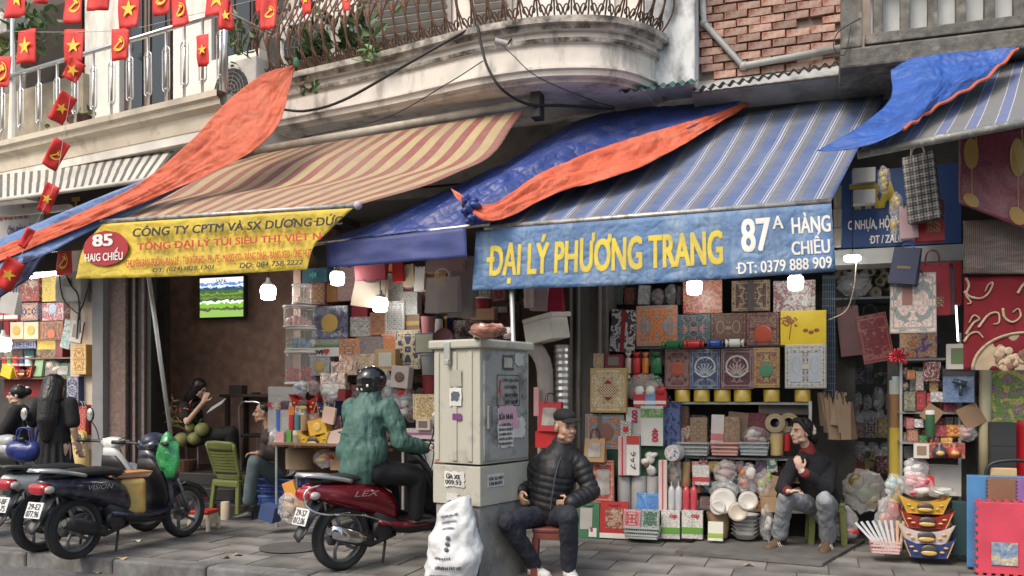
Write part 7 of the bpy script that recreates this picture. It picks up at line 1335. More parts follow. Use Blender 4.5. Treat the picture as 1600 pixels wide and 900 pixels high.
# ================================================================== SCOOTERS
def ring(cx,cy,cz,wy,hz,n=18,e=2.4,ax='x',flat=0):
    out=[]
    for k in range(n):
        a=2*math.pi*k/n;c,s=math.cos(a),math.sin(a);u=math.copysign(abs(c)**(2/e),c)*wy;v=math.copysign(abs(s)**(2/e),s)*hz
        out.append(Vector((cx,cy+u,cz+v))if ax=='x' else Vector((cx+v,cy+u,cz)))
    return out
def loft(rings):
    m=MB();n=len(rings[0])
    for r in rings:m.v+=[tuple(p)for p in r]
    for i in range(len(rings)-1):
        for k in range(n):q=(k+1)%n;m.f.append((i*n+k,i*n+q,(i+1)*n+q,(i+1)*n+k))
    m.f.append(tuple(range(n))[::-1]);m.f.append(tuple((len(rings)-1)*n+k for k in range(n)));return m
tyre=M('tyre_rubber',(.03,.03,.031),.8,crumple=.5,cs=34,dirt=(.07,.065,.06),da=.4);rimm=M('alloy_rim',(.32,.32,.33),.4,metal=.7,dirt=(.15,.14,.13));blackm=M('scooter_black',(.02,.02,.022),.45,dirt=(.06,.058,.055),da=.35);chrome=M('chrome',(.7,.7,.7),.12,metal=1)
def scooter(label,pr,heading,body,accent,tail,plate,brand,exhaust='black',style=0,mirrors=(-1,1),shield=None,rack=True,roll=0,steer=0):
    t=thing('scooter',label,'scooter',pr,heading)
    P=lambda mb,name,mat,par=t,**k:build(mb,name,mat,par,world=False,**k)
    WB,RW=1.28,.272
    for wx,nm in((0,'rear'),(WB,'front')):
        sm=Matrix.Translation((wx,0,RW))@Matrix.Rotation(R(90),4,'X');tw_=.062 if nm=='rear' else .048
        w=P(MB().lathe([(RW-.085,-.022),(RW-.07,-.03),(RW-.06,-.028),(RW-.06,.028),(RW-.07,.03),(RW-.085,.022),(RW-.085,-.022)],32,sm,cap=False),'wheel',rimm,smooth=True,auto=35)
        prf=[(RW-.066,-tw_*.7),(RW-.045,-tw_*.98),(RW-.02,-tw_*.95),(RW-.005,-tw_*.6),(RW-.003,-tw_*.32),(RW-.008,-tw_*.28),(RW-.0005,-tw_*.22),(RW,0),(RW-.0005,tw_*.22),(RW-.008,tw_*.28),(RW-.003,tw_*.32),(RW-.005,tw_*.6),(RW-.02,tw_*.95),(RW-.045,tw_*.98),(RW-.066,tw_*.7)]
        P(MB().lathe(prf,40,sm,cap=False),'tyre',tyre,w,smooth=True)
        for k in range(5):
            a=2*math.pi*k/5+.3
            P(MB().tube([sm@Vector((.03*math.cos(a),.03*math.sin(a),0)),sm@Vector((.11*math.cos(a+.12),.11*math.sin(a+.12),-.012)),sm@Vector(((RW-.078)*math.cos(a+.32),(RW-.078)*math.sin(a+.32),0))],[.02,.017,.014],8),'spoke',rimm,w,smooth=True)
        P(MB().lathe([(.045,-.05),(.05,-.04),(.05,.04),(.045,.05)],18,sm),'hub',rimm,w,smooth=True,auto=35)
        if nm=='front':P(MB().lathe([(.105,-.045),(.105,-.041),(.05,-.041)],28,sm,cap=False),'brake_disc',steel,w)
    # engine, swing arm, exhaust
    P(loft([ring(-.06,.08,.27,.05,.07),ring(.1,.08,.28,.06,.1),ring(.32,.07,.3,.07,.1),ring(.46,.04,.32,.09,.1)]),'engine_case',M('engine_grey',(.12,.12,.125),.5,metal=.5),smooth=True)
    P(MB().lathe([(.1,-.02),(.105,.0),(.09,.025),(.02,.03)],20,Matrix.Translation((.36,-.1,.31))@Matrix.Rotation(R(90),4,'X')),'fan_cover',blackm,smooth=True,auto=30)
    P(MB().tube([(.5,-.09,.25),(.2,-.14,.2),(-.02,-.15,.26)],.022,8),'exhaust_pipe',blackm,smooth=True)
    ex=chrome if exhaust=='chrome' else blackm
    P(MB().tube(poly([(.2,-.155,.235),(.12,-.16,.255),(-.12,-.165,.33),(-.2,-.165,.355)],10),[.035,.05,.056,.06,.062,.062,.062,.062,.06,.056,.05],16),'muffler',blackm,smooth=True)
    P(loft([ring(.1,-.185,.275,.035,.045),ring(0,-.19,.3,.04,.06),ring(-.15,-.19,.345,.04,.062),ring(-.22,-.185,.36,.03,.05)]),'muffler_shield',ex,smooth=True)
    P(MB().tube([(-.2,-.165,.356),(-.235,-.165,.366)],.03,12),'tail_pipe',steel)
    P(MB().tube([(0,.13,.27),(-.06,.13,.55)],.02,8),'shock_absorber',blackm,smooth=True)
    P(MB().tube([(.42,-.06,.2),(.36,-.1,.02)],.012,6),'side_stand',blackm)
    # body
    zt0=.0
    bd=P(loft([ring(-.36,0,.70,.04,.035),ring(-.32,0,.69,.085,.06),ring(-.2,0,.665,.125,.085),ring(0,0,.63,.15,.115),ring(.2,0,.6,.16,.14),ring(.36,0,.55,.155,.15),ring(.46,0,.5,.14,.15),ring(.52,0,.44,.12,.13)]),'tail_body',body,smooth=True)
    P(loft([ring(.28,0,.42,.12,.1),ring(.5,0,.33,.14,.08),ring(.7,0,.28,.15,.055),ring(.92,0,.27,.14,.05)]),'under_body',blackm,smooth=True)
    P(loft([ring(.44,0,.315,.15,.03),ring(.7,0,.305,.165,.03),ring(.95,0,.32,.155,.035)]),'floorboard',blackm,smooth=True)
    P(loft([ring(.3,0,.375,.155,.035,e=3),ring(.55,0,.325,.175,.03,e=3),ring(.8,0,.315,.18,.03,e=3),ring(1.0,0,.36,.16,.04,e=3)]),'side_skirt',body,smooth=True)
    P(loft([ring(-.3,0,.755,.06,.018),ring(-.22,0,.765,.1,.03),ring(0,0,.77,.125,.04),ring(.25,0,.765,.135,.045),ring(.42,0,.745,.11,.04),ring(.52,0,.715,.06,.025)]),'seat',M('seat_vinyl',(.02,.02,.021),.55,bump=.1,bs=200),smooth=True)
    gr_=P(MB().tube(poly([(.0,-.145,.75),(-.18,-.15,.79),(-.34,-.11,.815),(-.4,0,.82),(-.34,.11,.815),(-.18,.15,.79),(.0,.145,.75)],30),.017,8),'grab_rail',accent,smooth=True)
    P(loft([ring(-.41,0,.812,.07,.008),ring(-.3,0,.82,.1,.01),ring(-.16,0,.81,.1,.008)]),'rail_deck',accent,smooth=True)
    # tail lamp
    tl_=P(loft([ring(-.385,0,.655,.075,.03),ring(-.375,0,.66,.105,.05),ring(-.31,0,.665,.12,.06)]),'tail_light',M('red_lens',(.4,.012,.02),.12,coat=1),smooth=True)
    for s in(-1,1):P(MB().ell((-.325,s*.1,.655),(.05,.035,.035),12,8),'turn_signal',M('clear_lens',(.45,.42,.4),.1,coat=1),smooth=True)
    # rear fender and plate
    fe=P(MB().grid(lambda u,v:Vector((-.22-.2*u,(v-.5)*.17*(1-.25*u),.60-.3*u+.02*math.cos(v*math.pi*2))),8,6),'rear_fender',blackm,smooth=True,solid=.012,fix=False)
    pc=Vector((-.395,0,.485));pn=Vector((-.83,0,.3)).normalized();pu=Vector((.34,0,.94)).normalized();sfp=rect_surf(pc,(0,-1,0),pu,.19,.14);rm=Matrix((Vector((0,-1,0)),pn*-1,pu)).transposed()
    plt=P(MB().box(pc-pn*.004,(.19,.006,.14),rot=rm),'number_plate',M('plate_white',(.7,.7,.68),.4),bevel=.003)
    for k,tx in enumerate(plate or()):
        vs,fs=text_geo(tx);xs=[v[0]for v in vs];ys_=[v[1]for v in vs];mbt=MB();x0,x1,y0,y1=min(xs),max(xs),min(ys_),max(ys_);rc=(.12,.1,.88,.46)if k==0 else(.1,.54,.9,.92)
        for dx in(-.02,.02):mbt.add([sfp(rc[0]+(rc[2]-rc[0])*(x+dx-x0)/(x1-x0),rc[3]-(rc[3]-rc[1])*(y-y0)/(y1-y0))+pn*(.003+dx*.01)for x,y,z in vs],fs)
        P(mbt,'plate_characters',ink,plt,fix=False)
    # front: leg shield, fork, fender, handlebar
    sh=shield or body
    rk_=.36 # rake
    P(loft([ring(.93,0,.30,.13,.03,ax='z'),ring(.97,0,.42,.19,.035,ax='z'),ring(.94,0,.58,.2,.04,ax='z'),ring(.89,0,.72,.18,.05,ax='z'),ring(.84,0,.84,.12,.06,ax='z'),ring(.8,0,.92,.07,.05,ax='z')]),'leg_shield',sh,smooth=True)
    P(loft([ring(.90,0,.34,.12,.02,ax='z'),ring(.925,0,.45,.165,.025,ax='z'),ring(.885,0,.6,.17,.03,ax='z'),ring(.83,0,.74,.15,.03,ax='z'),ring(.79,0,.84,.09,.03,ax='z')]),'inner_shield',blackm,smooth=True)
    for s in(-1,1):P(MB().tube([(WB,s*.075,RW),(WB-.1,s*.07,.52),(WB-.17,s*.05,.66)],.021,10),'fork_leg',rimm,smooth=True)
    P(MB().grid(lambda u,v:Vector((WB,0,RW))+Vector(((RW+.035)*math.cos(R(20+135*u)),(v-.5)*.13,(RW+.035)*math.sin(R(20+135*u))-.02*(2*v-1)**2)),14,6),'front_fender',body,smooth=True,solid=.01,fix=False)
    P(MB().ell((1.06,0,.66),(.09,.14,.09),16,10),'front_cowl',body,smooth=True)
    hb=P(loft([ring(.77,0,.95,.05,.035),ring(.8,0,.97,.13,.05),ring(.86,0,.975,.12,.055),ring(.92,0,.96,.07,.04)]),'handlebar_cover',sh,smooth=True)
    P(MB().ell((.925,0,.965),(.03,.075,.045),14,8),'headlight',M('clear_lens'),smooth=True)
    for s in(-1,1):
        P(MB().tube([(.82,s*.1,.975),(.8,s*.2,.985),(.74,s*.3,.99)],.014,8),'handlebar',blackm);P(MB().tube([(.77,s*.24,.988),(.715,s*.36,.992)],.02,10),'grip',blackm,smooth=True)
        P(MB().tube([(.82,s*.2,.985),(.76,s*.34,.975)],.006,6),'brake_lever',steel)
        if s in mirrors:
            P(MB().tube(poly([(.82,s*.17,.99),(.83,s*.22,1.1),(.8,s*.27,1.2)],10),.006,6),'mirror_stem',blackm)
            mi=P(MB().ell((.81,s*.28,1.25),(.018,.05,.075),14,10),'mirror',blackm,smooth=True);P(MB().ell((.797,s*.28,1.25),(.008,.043,.066),14,10),'mirror_glass',M('mirror_glass',(.75,.75,.73),.05,metal=.8),mi,smooth=True)
    for s in(-1,1):P(MB().tube(poly([(.8,s*.12,1.0),(.9,s*.14,1.02),(.98,s*.06,.9),(.97,s*.03,.75)],14),.005,5),'brake_cable',blackm)
    P(MB().tube([(.46-.5*k/10,-.155-.004*math.sin(k/10*3),.52+.1*k/10)for k in range(11)],.003,4),'panel_gap',blackm,bd)
    if brand:
        bsf_=lambda u,v:Vector((.02+.26*u,-.156-.006*u,.665-.045*v-.01*u));vs,fs=text_geo(brand,0,.3);xs=[v[0]for v in vs];ys_=[v[1]for v in vs]
        P(MB().add([bsf_((x-min(xs))/(max(xs)-min(xs)),1-(y-min(ys_))/(max(ys_)-min(ys_)))for x,y,z in vs],fs),'brand_lettering',M('badge_silver',(.6,.6,.6),.3,metal=.6),bd,fix=False)
    return t
navy=M('navy_paint',(.013,.014,.036),.3,coat=.6,var=.2,vs=14,dirt=(.1,.1,.105),ds=9,da=.42);whitep=M('white_paint',(.62,.62,.6),.3,coat=.5,var=.04);redp=M('red_paint',(.24,.008,.02),.22,metal=.3,coat=.9,var=.06);greyp=M('silver_grey_paint',(.4,.41,.41),.3,coat=.5);silv=M('rail_silver',(.5,.52,.52),.35,metal=.6)
def put_scooter(px_r,py_r,head_px,label,*a,**k):
    A=gp(px_r,py_r);Bp=gp(*head_px);return scooter(label,(A.x,A.y,0),math.atan2(Bp.y-A.y,Bp.x-A.x),*a,**k)
s_navy=put_scooter(116,874,(287,839),'navy blue scooter with plate 29-E2 and a green bag on the handlebar',navy,silv,None,('29-E2','077.96'),'VISION',shield=navy,mirrors=())
s_white=put_scooter(62,862,(233,829),'white scooter with plate 29-BF half hidden behind the navy scooter',whitep,blackm,None,('29-BF','113.75'),None,shield=whitep,mirrors=(1,))
s_grey=put_scooter(-105,850,(62,820),'silver grey scooter cut off by the left picture edge',greyp,blackm,None,None,None,mirrors=(-1,))
Pr=CAM+RGT*((533-800)/F*7.23)+FWD*7.23;Hd=RGT*math.cos(R(47))+FWD*math.sin(R(47));HD=math.atan2(Hd.y,Hd.x)
s_red=scooter('glossy red scooter with plate 29-S7 carrying the rider in green',(Pr.x,Pr.y,0),HD,redp,silv,None,('29-S7','012.06'),'LEX',exhaust='chrome',shield=blackm)
# chrome guard bars on the red scooter
g=XF[s_red.name]
build(MB().tube(poly([(-.02,-.17,.5),(-.2,-.19,.5),(-.36,-.17,.53),(-.42,-.1,.6),(-.4,-.09,.7),(-.3,-.13,.74)],24),.009,6),'guard_bar',chrome,s_red,world=False,smooth=True);build(MB().tube(poly([(.4,-.18,.36),(.1,-.19,.46),(-.2,-.19,.5)],12),.009,6),'guard_bar',chrome,s_red,world=False,smooth=True)
build(MB().tube(poly([(.95,-.2,.32),(1.0,-.2,.5),(.95,-.2,.68),(.88,-.17,.8)],16),.009,6),'shield_trim',chrome,s_red,world=False,smooth=True)
# things on the navy scooter
g=XF[s_navy.name]
gpos=g@Vector((.82,-.26,.86));m=MB().ell(gpos,(.13,.07,.19),36,26);m.v=[tuple(Vector(v)+(Vector(v)-gpos)*(.35*noise.noise(Vector(v)*9)-.2*abs(noise.noise(Vector(v)*20)))+Vector((0,0,.12 if v[2]>gpos.z+.08 else 0))*.3)for v in m.v];single(m,'green_plastic_bag',M('green_film',(.03,.26,.08),.3,coat=.5,crumple=.6,cs=14),'bright green plastic bag hanging from the navy scooter handlebar','bag',smooth=True)
c=g@Vector((.6,0,.5));t=thing('parcel_bag','yellow parcel bag with orange papers between seat and shield of the navy scooter','bag',c-Vector((0,0,.17)));m=MB().box(c,(.24,.3,.34),rot=rz(HD-.15));build(m,'parcel',M('parcel_yellow',(.5,.36,.1),.35,coat=.6,bump=.5,bs=14,dirt=(.55,.2,.05),ds=6,da=.4),t,bevel=.04,seg=3)
for k in range(4):build(MB().box(c+Vector((.01*k,0,.185+.014*k)),(.3,.22,.012),rot=rz(HD-.1+.06*k)),'paper_sheaf',plain(((.55,.2,.08),(.5,.48,.44),(.6,.3,.15),(.55,.25,.1))[k]),t)
c=g@Vector((.9,0,1.0));single(MB().ell(c,(.11,.14,.09),14,10),'rain_cover',plain((.03,.035,.07),.4),'dark folded raincoat bundled on the navy scooter handlebar','raincoat',smooth=True)
# ================================================================== PEOPLE
class Blob:
    """union of round cones and ellipsoids, fused into one continuous skin by voxel remeshing"""
    def __init__(s):s.m=MB();s.cones=[]
    def cone(s,p0,r0,p1,r1,n=14):
        p0,p1=Vector(p0),Vector(p1);s.m.tube([p0.lerp(p1,i/4)for i in range(5)],[r0+(r1-r0)*i/4 for i in range(5)],n);s.m.ell(p0,r0,n,10);s.m.ell(p1,r1,n,10);s.cones.append((p0,p1,r0,r1));return s
    def chain(s,pts,rs):
        for i in range(len(pts)-1):s.cone(pts[i],rs[i],pts[i+1],rs[i+1])
        return s
    def ell(s,c,r,rot=None):s.m.ell(c,r,18,12,rot);s.cones.append((Vector(c),Vector(c)+Vector((0,0,.001)),max(r)if not isinstance(r,(int,float))else r,.01));return s
    def make(s,name,mat,parent,voxel=.01,smooth=4,disp=None,label=None):
        me0=s.m.mesh('blob');bm=bmesh.new();bm.from_mesh(me0);bmesh.ops.recalc_face_normals(bm,faces=bm.faces);bm.to_mesh(me0);bm.free()
        o=bpy.data.objects.new('blob',me0);COL.objects.link(o);r=o.modifiers.new('r','REMESH');r.mode='VOXEL';r.voxel_size=voxel;sm=o.modifiers.new('s','SMOOTH');sm.factor=.5;sm.iterations=smooth
        dg=bpy.context.evaluated_depsgraph_get();me=bpy.data.meshes.new_from_object(o.evaluated_get(dg));bpy.data.objects.remove(o);bpy.data.meshes.remove(me0);me.name=name
        if disp:
            n=len(me.vertices);co=np.empty(n*3);me.vertices.foreach_get('co',co);no_=np.empty(n*3);me.vertex_normals.foreach_get('vector',no_);co=co.reshape(-1,3);no_=no_.reshape(-1,3)
            co+=no_*disp(s,co)[:,None];me.vertices.foreach_set('co',co.ravel());me.update()
        return build(me,name,mat,parent,smooth=True,label=label)
def fbm(co,f,seed=0):
    k=f*.35;n=noise.noise;o=Vector((seed*3.7,seed,0))
    return np.array([n(Vector(p)*k+o)-.9*abs(n(Vector((p[0]*2.1,p[1]*2.1,p[2]*1.3))*k+o))for p in co])+.25
def wrinkle(amp,f,seed=0):return lambda b,co:amp*fbm(co,f,seed)
def strands(b,co):return np.array([.004*noise.noise(Vector((p[0]*70,p[1]*70,p[2]*5)))for p in co])
def quilt(pitch,amp):
    """down-jacket ribs running round the nearest limb or trunk segment"""
    def fn(b,co):
        best=np.full(len(co),1e9);ph=np.zeros(len(co))
        for p0,p1,r0,r1 in b.cones:
            a,d=np.array(p0),np.array(p1-p0);L2=(d*d).sum()
            if L2<1e-3:continue
            t=np.clip(((co-a)@d)/L2,0,1);q=np.linalg.norm(co-a-t[:,None]*d,axis=1)-(r0+(r1-r0)*t);hit=q<best;best[hit]=q[hit]
            ph[hit]=(t*math.sqrt(L2))[hit]
        return amp*(np.abs(np.sin(math.pi*ph/pitch+.35*fbm(co,9,3)))**.6-.6)+.003*fbm(co,30,4)
    return fn
skin=M('skin',(.48,.28,.19),.55,var=.1,vs=12,bump=.06,bs=70);skin_old=M('skin_old',(.52,.32,.22),.6,var=.16,vs=16,bump=.25,bs=45,dirt=(.32,.17,.11),ds=18,da=.25);skin_f=M('skin_pale',(.55,.36,.27),.5,var=.06)
hairb=M('black_hair',(.012,.01,.01),.35,var=.3,vs=30,bump=.5,bs=60);hairg=M('grey_hair',(.2,.19,.18),.6,bump=.5,bs=80)
def head(b,c,f,up=Vector((0,0,1)),s=1.0,old=False):
    """face and skull shapes added to blob b; returns a frame function"""
    f=Vector(f).normalized();r=f.cross(up).normalized();up=r.cross(f).normalized();c=Vector(c);rot=Matrix((r,f,up)).transposed()
    H_=lambda x,y,z:c+(r*x+f*y+up*z)*s
    E_=lambda p,rad:b.ell(H_(*p),tuple(q*s for q in rad),rot)
    E_((0,-.012,.03),(.074,.094,.088));E_((0,.028,-.04),(.06,.068,.08));E_((0,.058,-.1),(.033,.032,.025));E_((0,.085,.018),(.05,.014,.011))
    for x in(-1,1):E_((x*.038,.062,-.042),(.024,.022,.024));E_((x*.077,-.005,-.018),(.012,.02,.034));E_((x*.045,.02,-.085),(.022,.045,.022))
    b.cone(H_(0,.09,.004),.009*s,H_(0,.113,-.034),.0145*s);
    for x in(-1,1):E_((x*.012,.1,-.038),(.009,.01,.008))
    E_((0,.088,-.066),(.024,.012,.007));E_((0,.086,-.08),(.02,.012,.008))
    return H_,rot
def eyes(H_,par,s=1.0,brow=None,mouth=(.3,.12,.1)):
    for x in(-1,1):
        build(MB().ell(H_(x*.033,.083,-.006),(.012*s,.012*s,.007*s),10,8),'eye',M('eye_white',(.45,.42,.4),.3),par,smooth=True);build(MB().ell(H_(x*.033,.093,-.006),(.006*s,.005*s,.006*s),8,6),'iris',M('iris_dark',(.02,.012,.01),.2),par,smooth=True)
        build(MB().tube([H_(x*.016,.096,.014),H_(x*.034,.097,.021),H_(x*.052,.083,.015)],[.003*s,.004*s,.002*s],6),'eyebrow',brow or hairb,par)
        build(MB().tube([H_(x*.018,.092,.002),H_(x*.034,.0955,.004),H_(x*.05,.083,-.001)],.0022*s,5),'eyelid',M('lid_dark',(.12,.06,.045),.6),par)
    build(MB().tube([H_(-.024,.093,-.075),H_(0,.1005,-.072),H_(.024,.093,-.075)],.0028*s,6),'mouth_line',M('lip_%d'%int(mouth[0]*99),mouth,.5),par)
def hand(b,w,d,palm,curl=.5,s=1.0,thumb=1):
    """palm and five unequal bent fingers at wrist w, pointing along d, palm facing vector palm"""
    d=Vector(d).normalized();pn=Vector(palm);pn=(pn-d*pn.dot(d)).normalized();sd=d.cross(pn).normalized();w=Vector(w);rot=Matrix((sd,d,pn)).transposed()
    b.ell(w+d*.045*s,(.04*s,.05*s,.017*s),rot)
    for k,(x,L)in enumerate(((-.03,.062),(-.011,.076),(.009,.07),(.028,.054))):
        p=w+d*.085*s+sd*x*s;a=curl*1.2;d1=(d*math.cos(a*.6)+pn*math.sin(a*.6));d2=(d*math.cos(a*1.5)+pn*math.sin(a*1.5));q=p+d1*L*.5*s;e=q+d2*L*.5*s
        b.chain([p,q,e],[.0095*s,.0085*s,.007*s])
    t0=w+d*.03*s-sd*.035*s*thumb;t1=t0+(d*.6-sd*.6*thumb+pn*.35).normalized()*.04*s;t2=t1+(d*.9+pn*.35*curl-sd*.1*thumb).normalized()*.032*s;b.chain([t0,t1,t2],[.013*s,.011*s,.008*s])
def shoe(p_heel,p_toe,name,mat,par,sole=WHT,h=.09,w=.048,stripe=None):
    a,t=Vector(p_heel),Vector(p_toe);d=(t-a);L=d.length;d.normalize();sd=Vector((0,0,1)).cross(d).normalized()
    m=MB();rings=[]
    for u,wd,hh in((-.02,.6,.75),(.05,.85,.95),(.25,.95,1.0),(.45,1.0,.75),(.7,1.08,.52),(.9,.85,.4),(1.0,.45,.28)):
        c=a+d*L*u;rings.append([Vector((c.x,c.y,0))+sd*(w*wd*math.cos(q))+Vector((0,0,.022+max(0,math.sin(q))*h*hh+min(0,math.sin(q))*.004))for q in[2*math.pi*k/14 for k in range(14)]])
    o=build(loft(rings),name,mat,par,smooth=True);sr=[]
    for u,wd in((-.03,.6),(.05,.9),(.3,1.0),(.5,1.04),(.72,1.14),(.92,.9),(1.03,.45)):
        c=a+d*L*u;sr.append([Vector((c.x,c.y,z))+sd*(w*wd*s)for s,z in((-1,.004),(1,.004),(1.02,.026),(-1.02,.026))])
    build(loft(sr),'sole',plain(sole,.6),o)
    if stripe:
        for k in range(3):
            for s in(-1,1):c=a+d*L*(.38+.1*k);build(MB().tube([Vector((c.x,c.y,.03))+sd*s*w*1.06,Vector((c.x,c.y,.07))+d*.01+sd*s*w*.75],.004,5),'stripe',plain(stripe),o)
    return o
# ---------------- old man on a stool beside the cabinet
sq=gp(862,898);stool((sq.x,sq.y,0),.3,.4,M('brown_plastic',(.17,.045,.035),.45),'dark red plastic stool under the old man',rzv=.25)
om=thing('person','old man in black cap and quilted black jacket sitting beside the grey cabinet','person',sq)
pel,che,nek,hd_=pd(858,795,7.12),pd(868,738,7.1),pd(876,700,7.08),pd(883,665,7.04)
ls_,le,lw=pd(843,724,7.1),pd(820,752,7.22),pd(813,768,7.02);rs_,re,rw=pd(906,724,7.06),pd(924,768,7.02),pd(893,785,6.86)
lh,lk,lf=pd(845,806,7.08),pd(793,814,6.72),pd(834,880,6.94);rh,rk2,rf=pd(872,806,7.06),pd(888,806,6.68),pd(889,884,6.86)
fd=RGT*.45-FWD*.88-Vector((0,0,.06))
b=Blob();b.chain([pel,che,nek],[.12,.12,.06]);b.cone(nek,.055,hd_-Vector((0,0,.06)),.055);b.chain([ls_,le,lw],[.05,.04,.03]);b.chain([rs_,re,rw],[.05,.04,.03]);b.chain([lh,lk,lf],[.07,.055,.04]);b.chain([rh,rk2,rf],[.07,.055,.04]);b.chain([lf,lf+Vector((0,0,-.05))],[.04,.045]);b.chain([rf,rf+Vector((0,0,-.05))],[.04,.045])
H_,hrot=head(b,hd_,fd,s=1.06,old=True);hand(b,lw,pd(815,778,6.98)-lw,RGT+FWD*.3,.9,1.0,thumb=-1);hand(b,rw,pd(876,788,6.9)-rw,FWD,.4)
body=b.make('body',skin_old,om,.0065,2);eyes(H_,om,brow=hairg,mouth=(.28,.11,.09))
for zz,xx in((-.05,.05),(-.06,.04)):
    for s in(-1,1):build(MB().tube([H_(s*.02,.1,-.045),H_(s*.036,.088,-.065),H_(s*.04,.075,-.09)],.002,5),'face_crease',M('crease',(.3,.16,.1),.7),om)
hb_=Blob();hb_.ell(H_(0,-.03,.012),(.08,.082,.065),hrot);hb_.make('hair',hairg,om,.008,2)
cp_=Blob();cp_.ell(H_(0,-.014,.07),(.09,.112,.066),hrot);capm=M('cap_black',(.012,.012,.014),.8,bump=.3,bs=120);cp_.make('cap',capm,om,.008,3)
build(MB().grid(lambda u,v:H_((u-.5)*.17*(1-.25*v*v),.085+.085*v*(1-(2*u-1)**2*.5),.064-.016*v-.02*(2*u-1)**2),12,6),'cap_brim',capm,om,smooth=True,solid=.006,fix=False)
jk=Blob();jk.chain([pel+Vector((0,0,.02)),che,che.lerp(nek,.6)],[.185,.18,.13]);jk.ell(che.lerp(nek,.5),(.205,.13,.1),rz(TH));jk.chain([ls_+Vector((0,0,.0)),le,lw+(le-lw)*.1],[.078,.07,.056]);jk.chain([rs_,re,rw],[.08,.074,.062]);jk.cone(nek-Vector((0,0,.06)),.085,ls_,.075);jk.cone(nek-Vector((0,0,.06)),.085,rs_,.075);jk.cone(nek+Vector((0,0,-.03)),.095,nek+Vector((0,0,.03)),.078);jk.cone(nek+FWD*.06+RGT*.03,.09,nek+FWD*.1+RGT*.1-Vector((0,0,.05)),.07)
jm=M('puffer_black',(.012,.012,.015),.55,var=.15,bump=.25,bs=40);jo=jk.make('jacket',jm,om,.01,9,quilt(.055,.009))
zl=[nek-FWD*.095+RGT*.01-Vector((0,0,.03)),che-FWD*.2-RGT*.01,pel-FWD*.2+RGT*.0+Vector((0,0,.02))];build(MB().tube(poly(zl,16),.005,6),'zip',plain((.08,.08,.085),.3),jo)
b=Blob();b.cone(nek-Vector((0,0,.04)),.068,nek+Vector((0,0,.045)),.062);b.make('turtleneck',plain((.01,.01,.012),.9),om,.009,2)
tr_=Blob();tr_.cone(pel-Vector((0,0,.05)),.155,pel+Vector((0,0,.02)),.16);tr_.chain([lh,lk,lf],[.1,.078,.062]);tr_.chain([rh,rk2,rf],[.1,.08,.064]);tr_.make('trousers',M('navy_trousers',(.02,.023,.035),.8,var=.2,bump=.2,bs=60),om,.01,6,wrinkle(.012,36,2))
sn=M('sneaker_white',(.6,.6,.6),.6,var=.15,vs=40);a_=gp(829,897);shoe((a_.x,a_.y,0),gp(858,905),'shoe',sn,om,sole=(.5,.5,.52),stripe=(.1,.1,.12));a_=gp(889,897);shoe((a_.x,a_.y,0),gp(897,912),'shoe',sn,om,sole=(.5,.5,.52),stripe=(.1,.1,.12))
for p in(lf,rf):build(MB().tube([p+Vector((0,0,.0)),p+Vector((0,0,-.09))],.05,12),'sock',plain(WHT,.9),om,smooth=True)
# ---------------- vendor woman on the green stool
vq=gp(1290,852);stool((vq.x,vq.y,0),.32,.43,M('olive_plastic'),'olive green plastic stool under the seated vendor',rzv=.1)
vw=thing('person','woman vendor in black sweater with red collar and grey jeans sitting and looking left','person',vq)
pel,che,nek,hd_=pd(1286,785,8.3),pd(1270,735,8.27),pd(1262,703,8.25),pd(1252,673,8.22)
ls_,le,lw=pd(1240,727,8.12),pd(1222,762,8.02),pd(1232,768,7.85);rs_,re,rw=pd(1296,729,8.32),pd(1292,765,8.0),pd(1252,735,7.9)
lh,lk,lf=pd(1272,792,8.3),pd(1229,776,7.95),pd(1218,830,8.2);rh,rk2,rf=pd(1296,794,8.3),pd(1288,780,7.85),pd(1293,835,8.12)
b=Blob();b.chain([pel,che,nek],[.11,.11,.05]);b.cone(nek,.047,hd_-Vector((0,0,.05)),.046);b.chain([ls_,le,lw],[.045,.036,.026]);b.chain([rs_,re,rw],[.045,.036,.026]);b.chain([lh,lk,lf],[.07,.055,.035]);b.chain([rh,rk2,rf],[.07,.055,.035])
fd=-RGT*.92-FWD*.38+Vector((0,0,.02));H_,hrot=head(b,hd_,fd,s=1.02);hand(b,lw,pd(1250,766,7.78)-lw,Vector((0,0,-1)),.5,.95);hand(b,rw,pd(1243,712,7.88)-rw,RGT*.4+FWD,.6,.95)
b.make('body',skin_f,vw,.006,2);eyes(H_,vw,mouth=(.34,.1,.09))
hr=Blob();hr.ell(H_(0,-.03,.038),(.084,.09,.088),hrot);hr.ell(H_(0,.035,.092),(.062,.05,.034),hrot);hr.cone(H_(0,-.1,.0),.05,H_(0,-.13,-.06),.05);hr.ell(H_(0,-.15,-.06),(.05,.05,.07),hrot)
for x in(-1,1):hr.chain([H_(x*.05,.06,.085),H_(x*.078,.02,.03),H_(x*.08,-.02,-.04)],[.022,.02,.014])
hr.make('hair',hairb,vw,.007,2,strands)
sc=Blob()
for k in range(9):a=2*math.pi*k/9;sc.ell(H_(.045*math.cos(a),-.112,.0+.045*math.sin(a)),.022)
sc.make('scrunchie',plain((.62,.6,.56),.9),vw,.007,1)
sw=Blob();sw.chain([pel+Vector((0,0,.0)),che,che.lerp(nek,.6)],[.165,.155,.1]);sw.ell(che.lerp(nek,.4),(.19,.12,.1),rz(TH));sw.chain([ls_,le,lw+(le-lw)*.25],[.075,.066,.048]);sw.chain([rs_,re,rw+(re-rw)*.22],[.078,.066,.048]);sw.cone(nek-Vector((0,0,.06)),.075,ls_,.07);sw.cone(nek-Vector((0,0,.06)),.075,rs_,.07);sw.make('sweater',M('black_knit',(.012,.012,.016),.95,bump=.4,bs=180),vw,.01,6,wrinkle(.009,34,7))
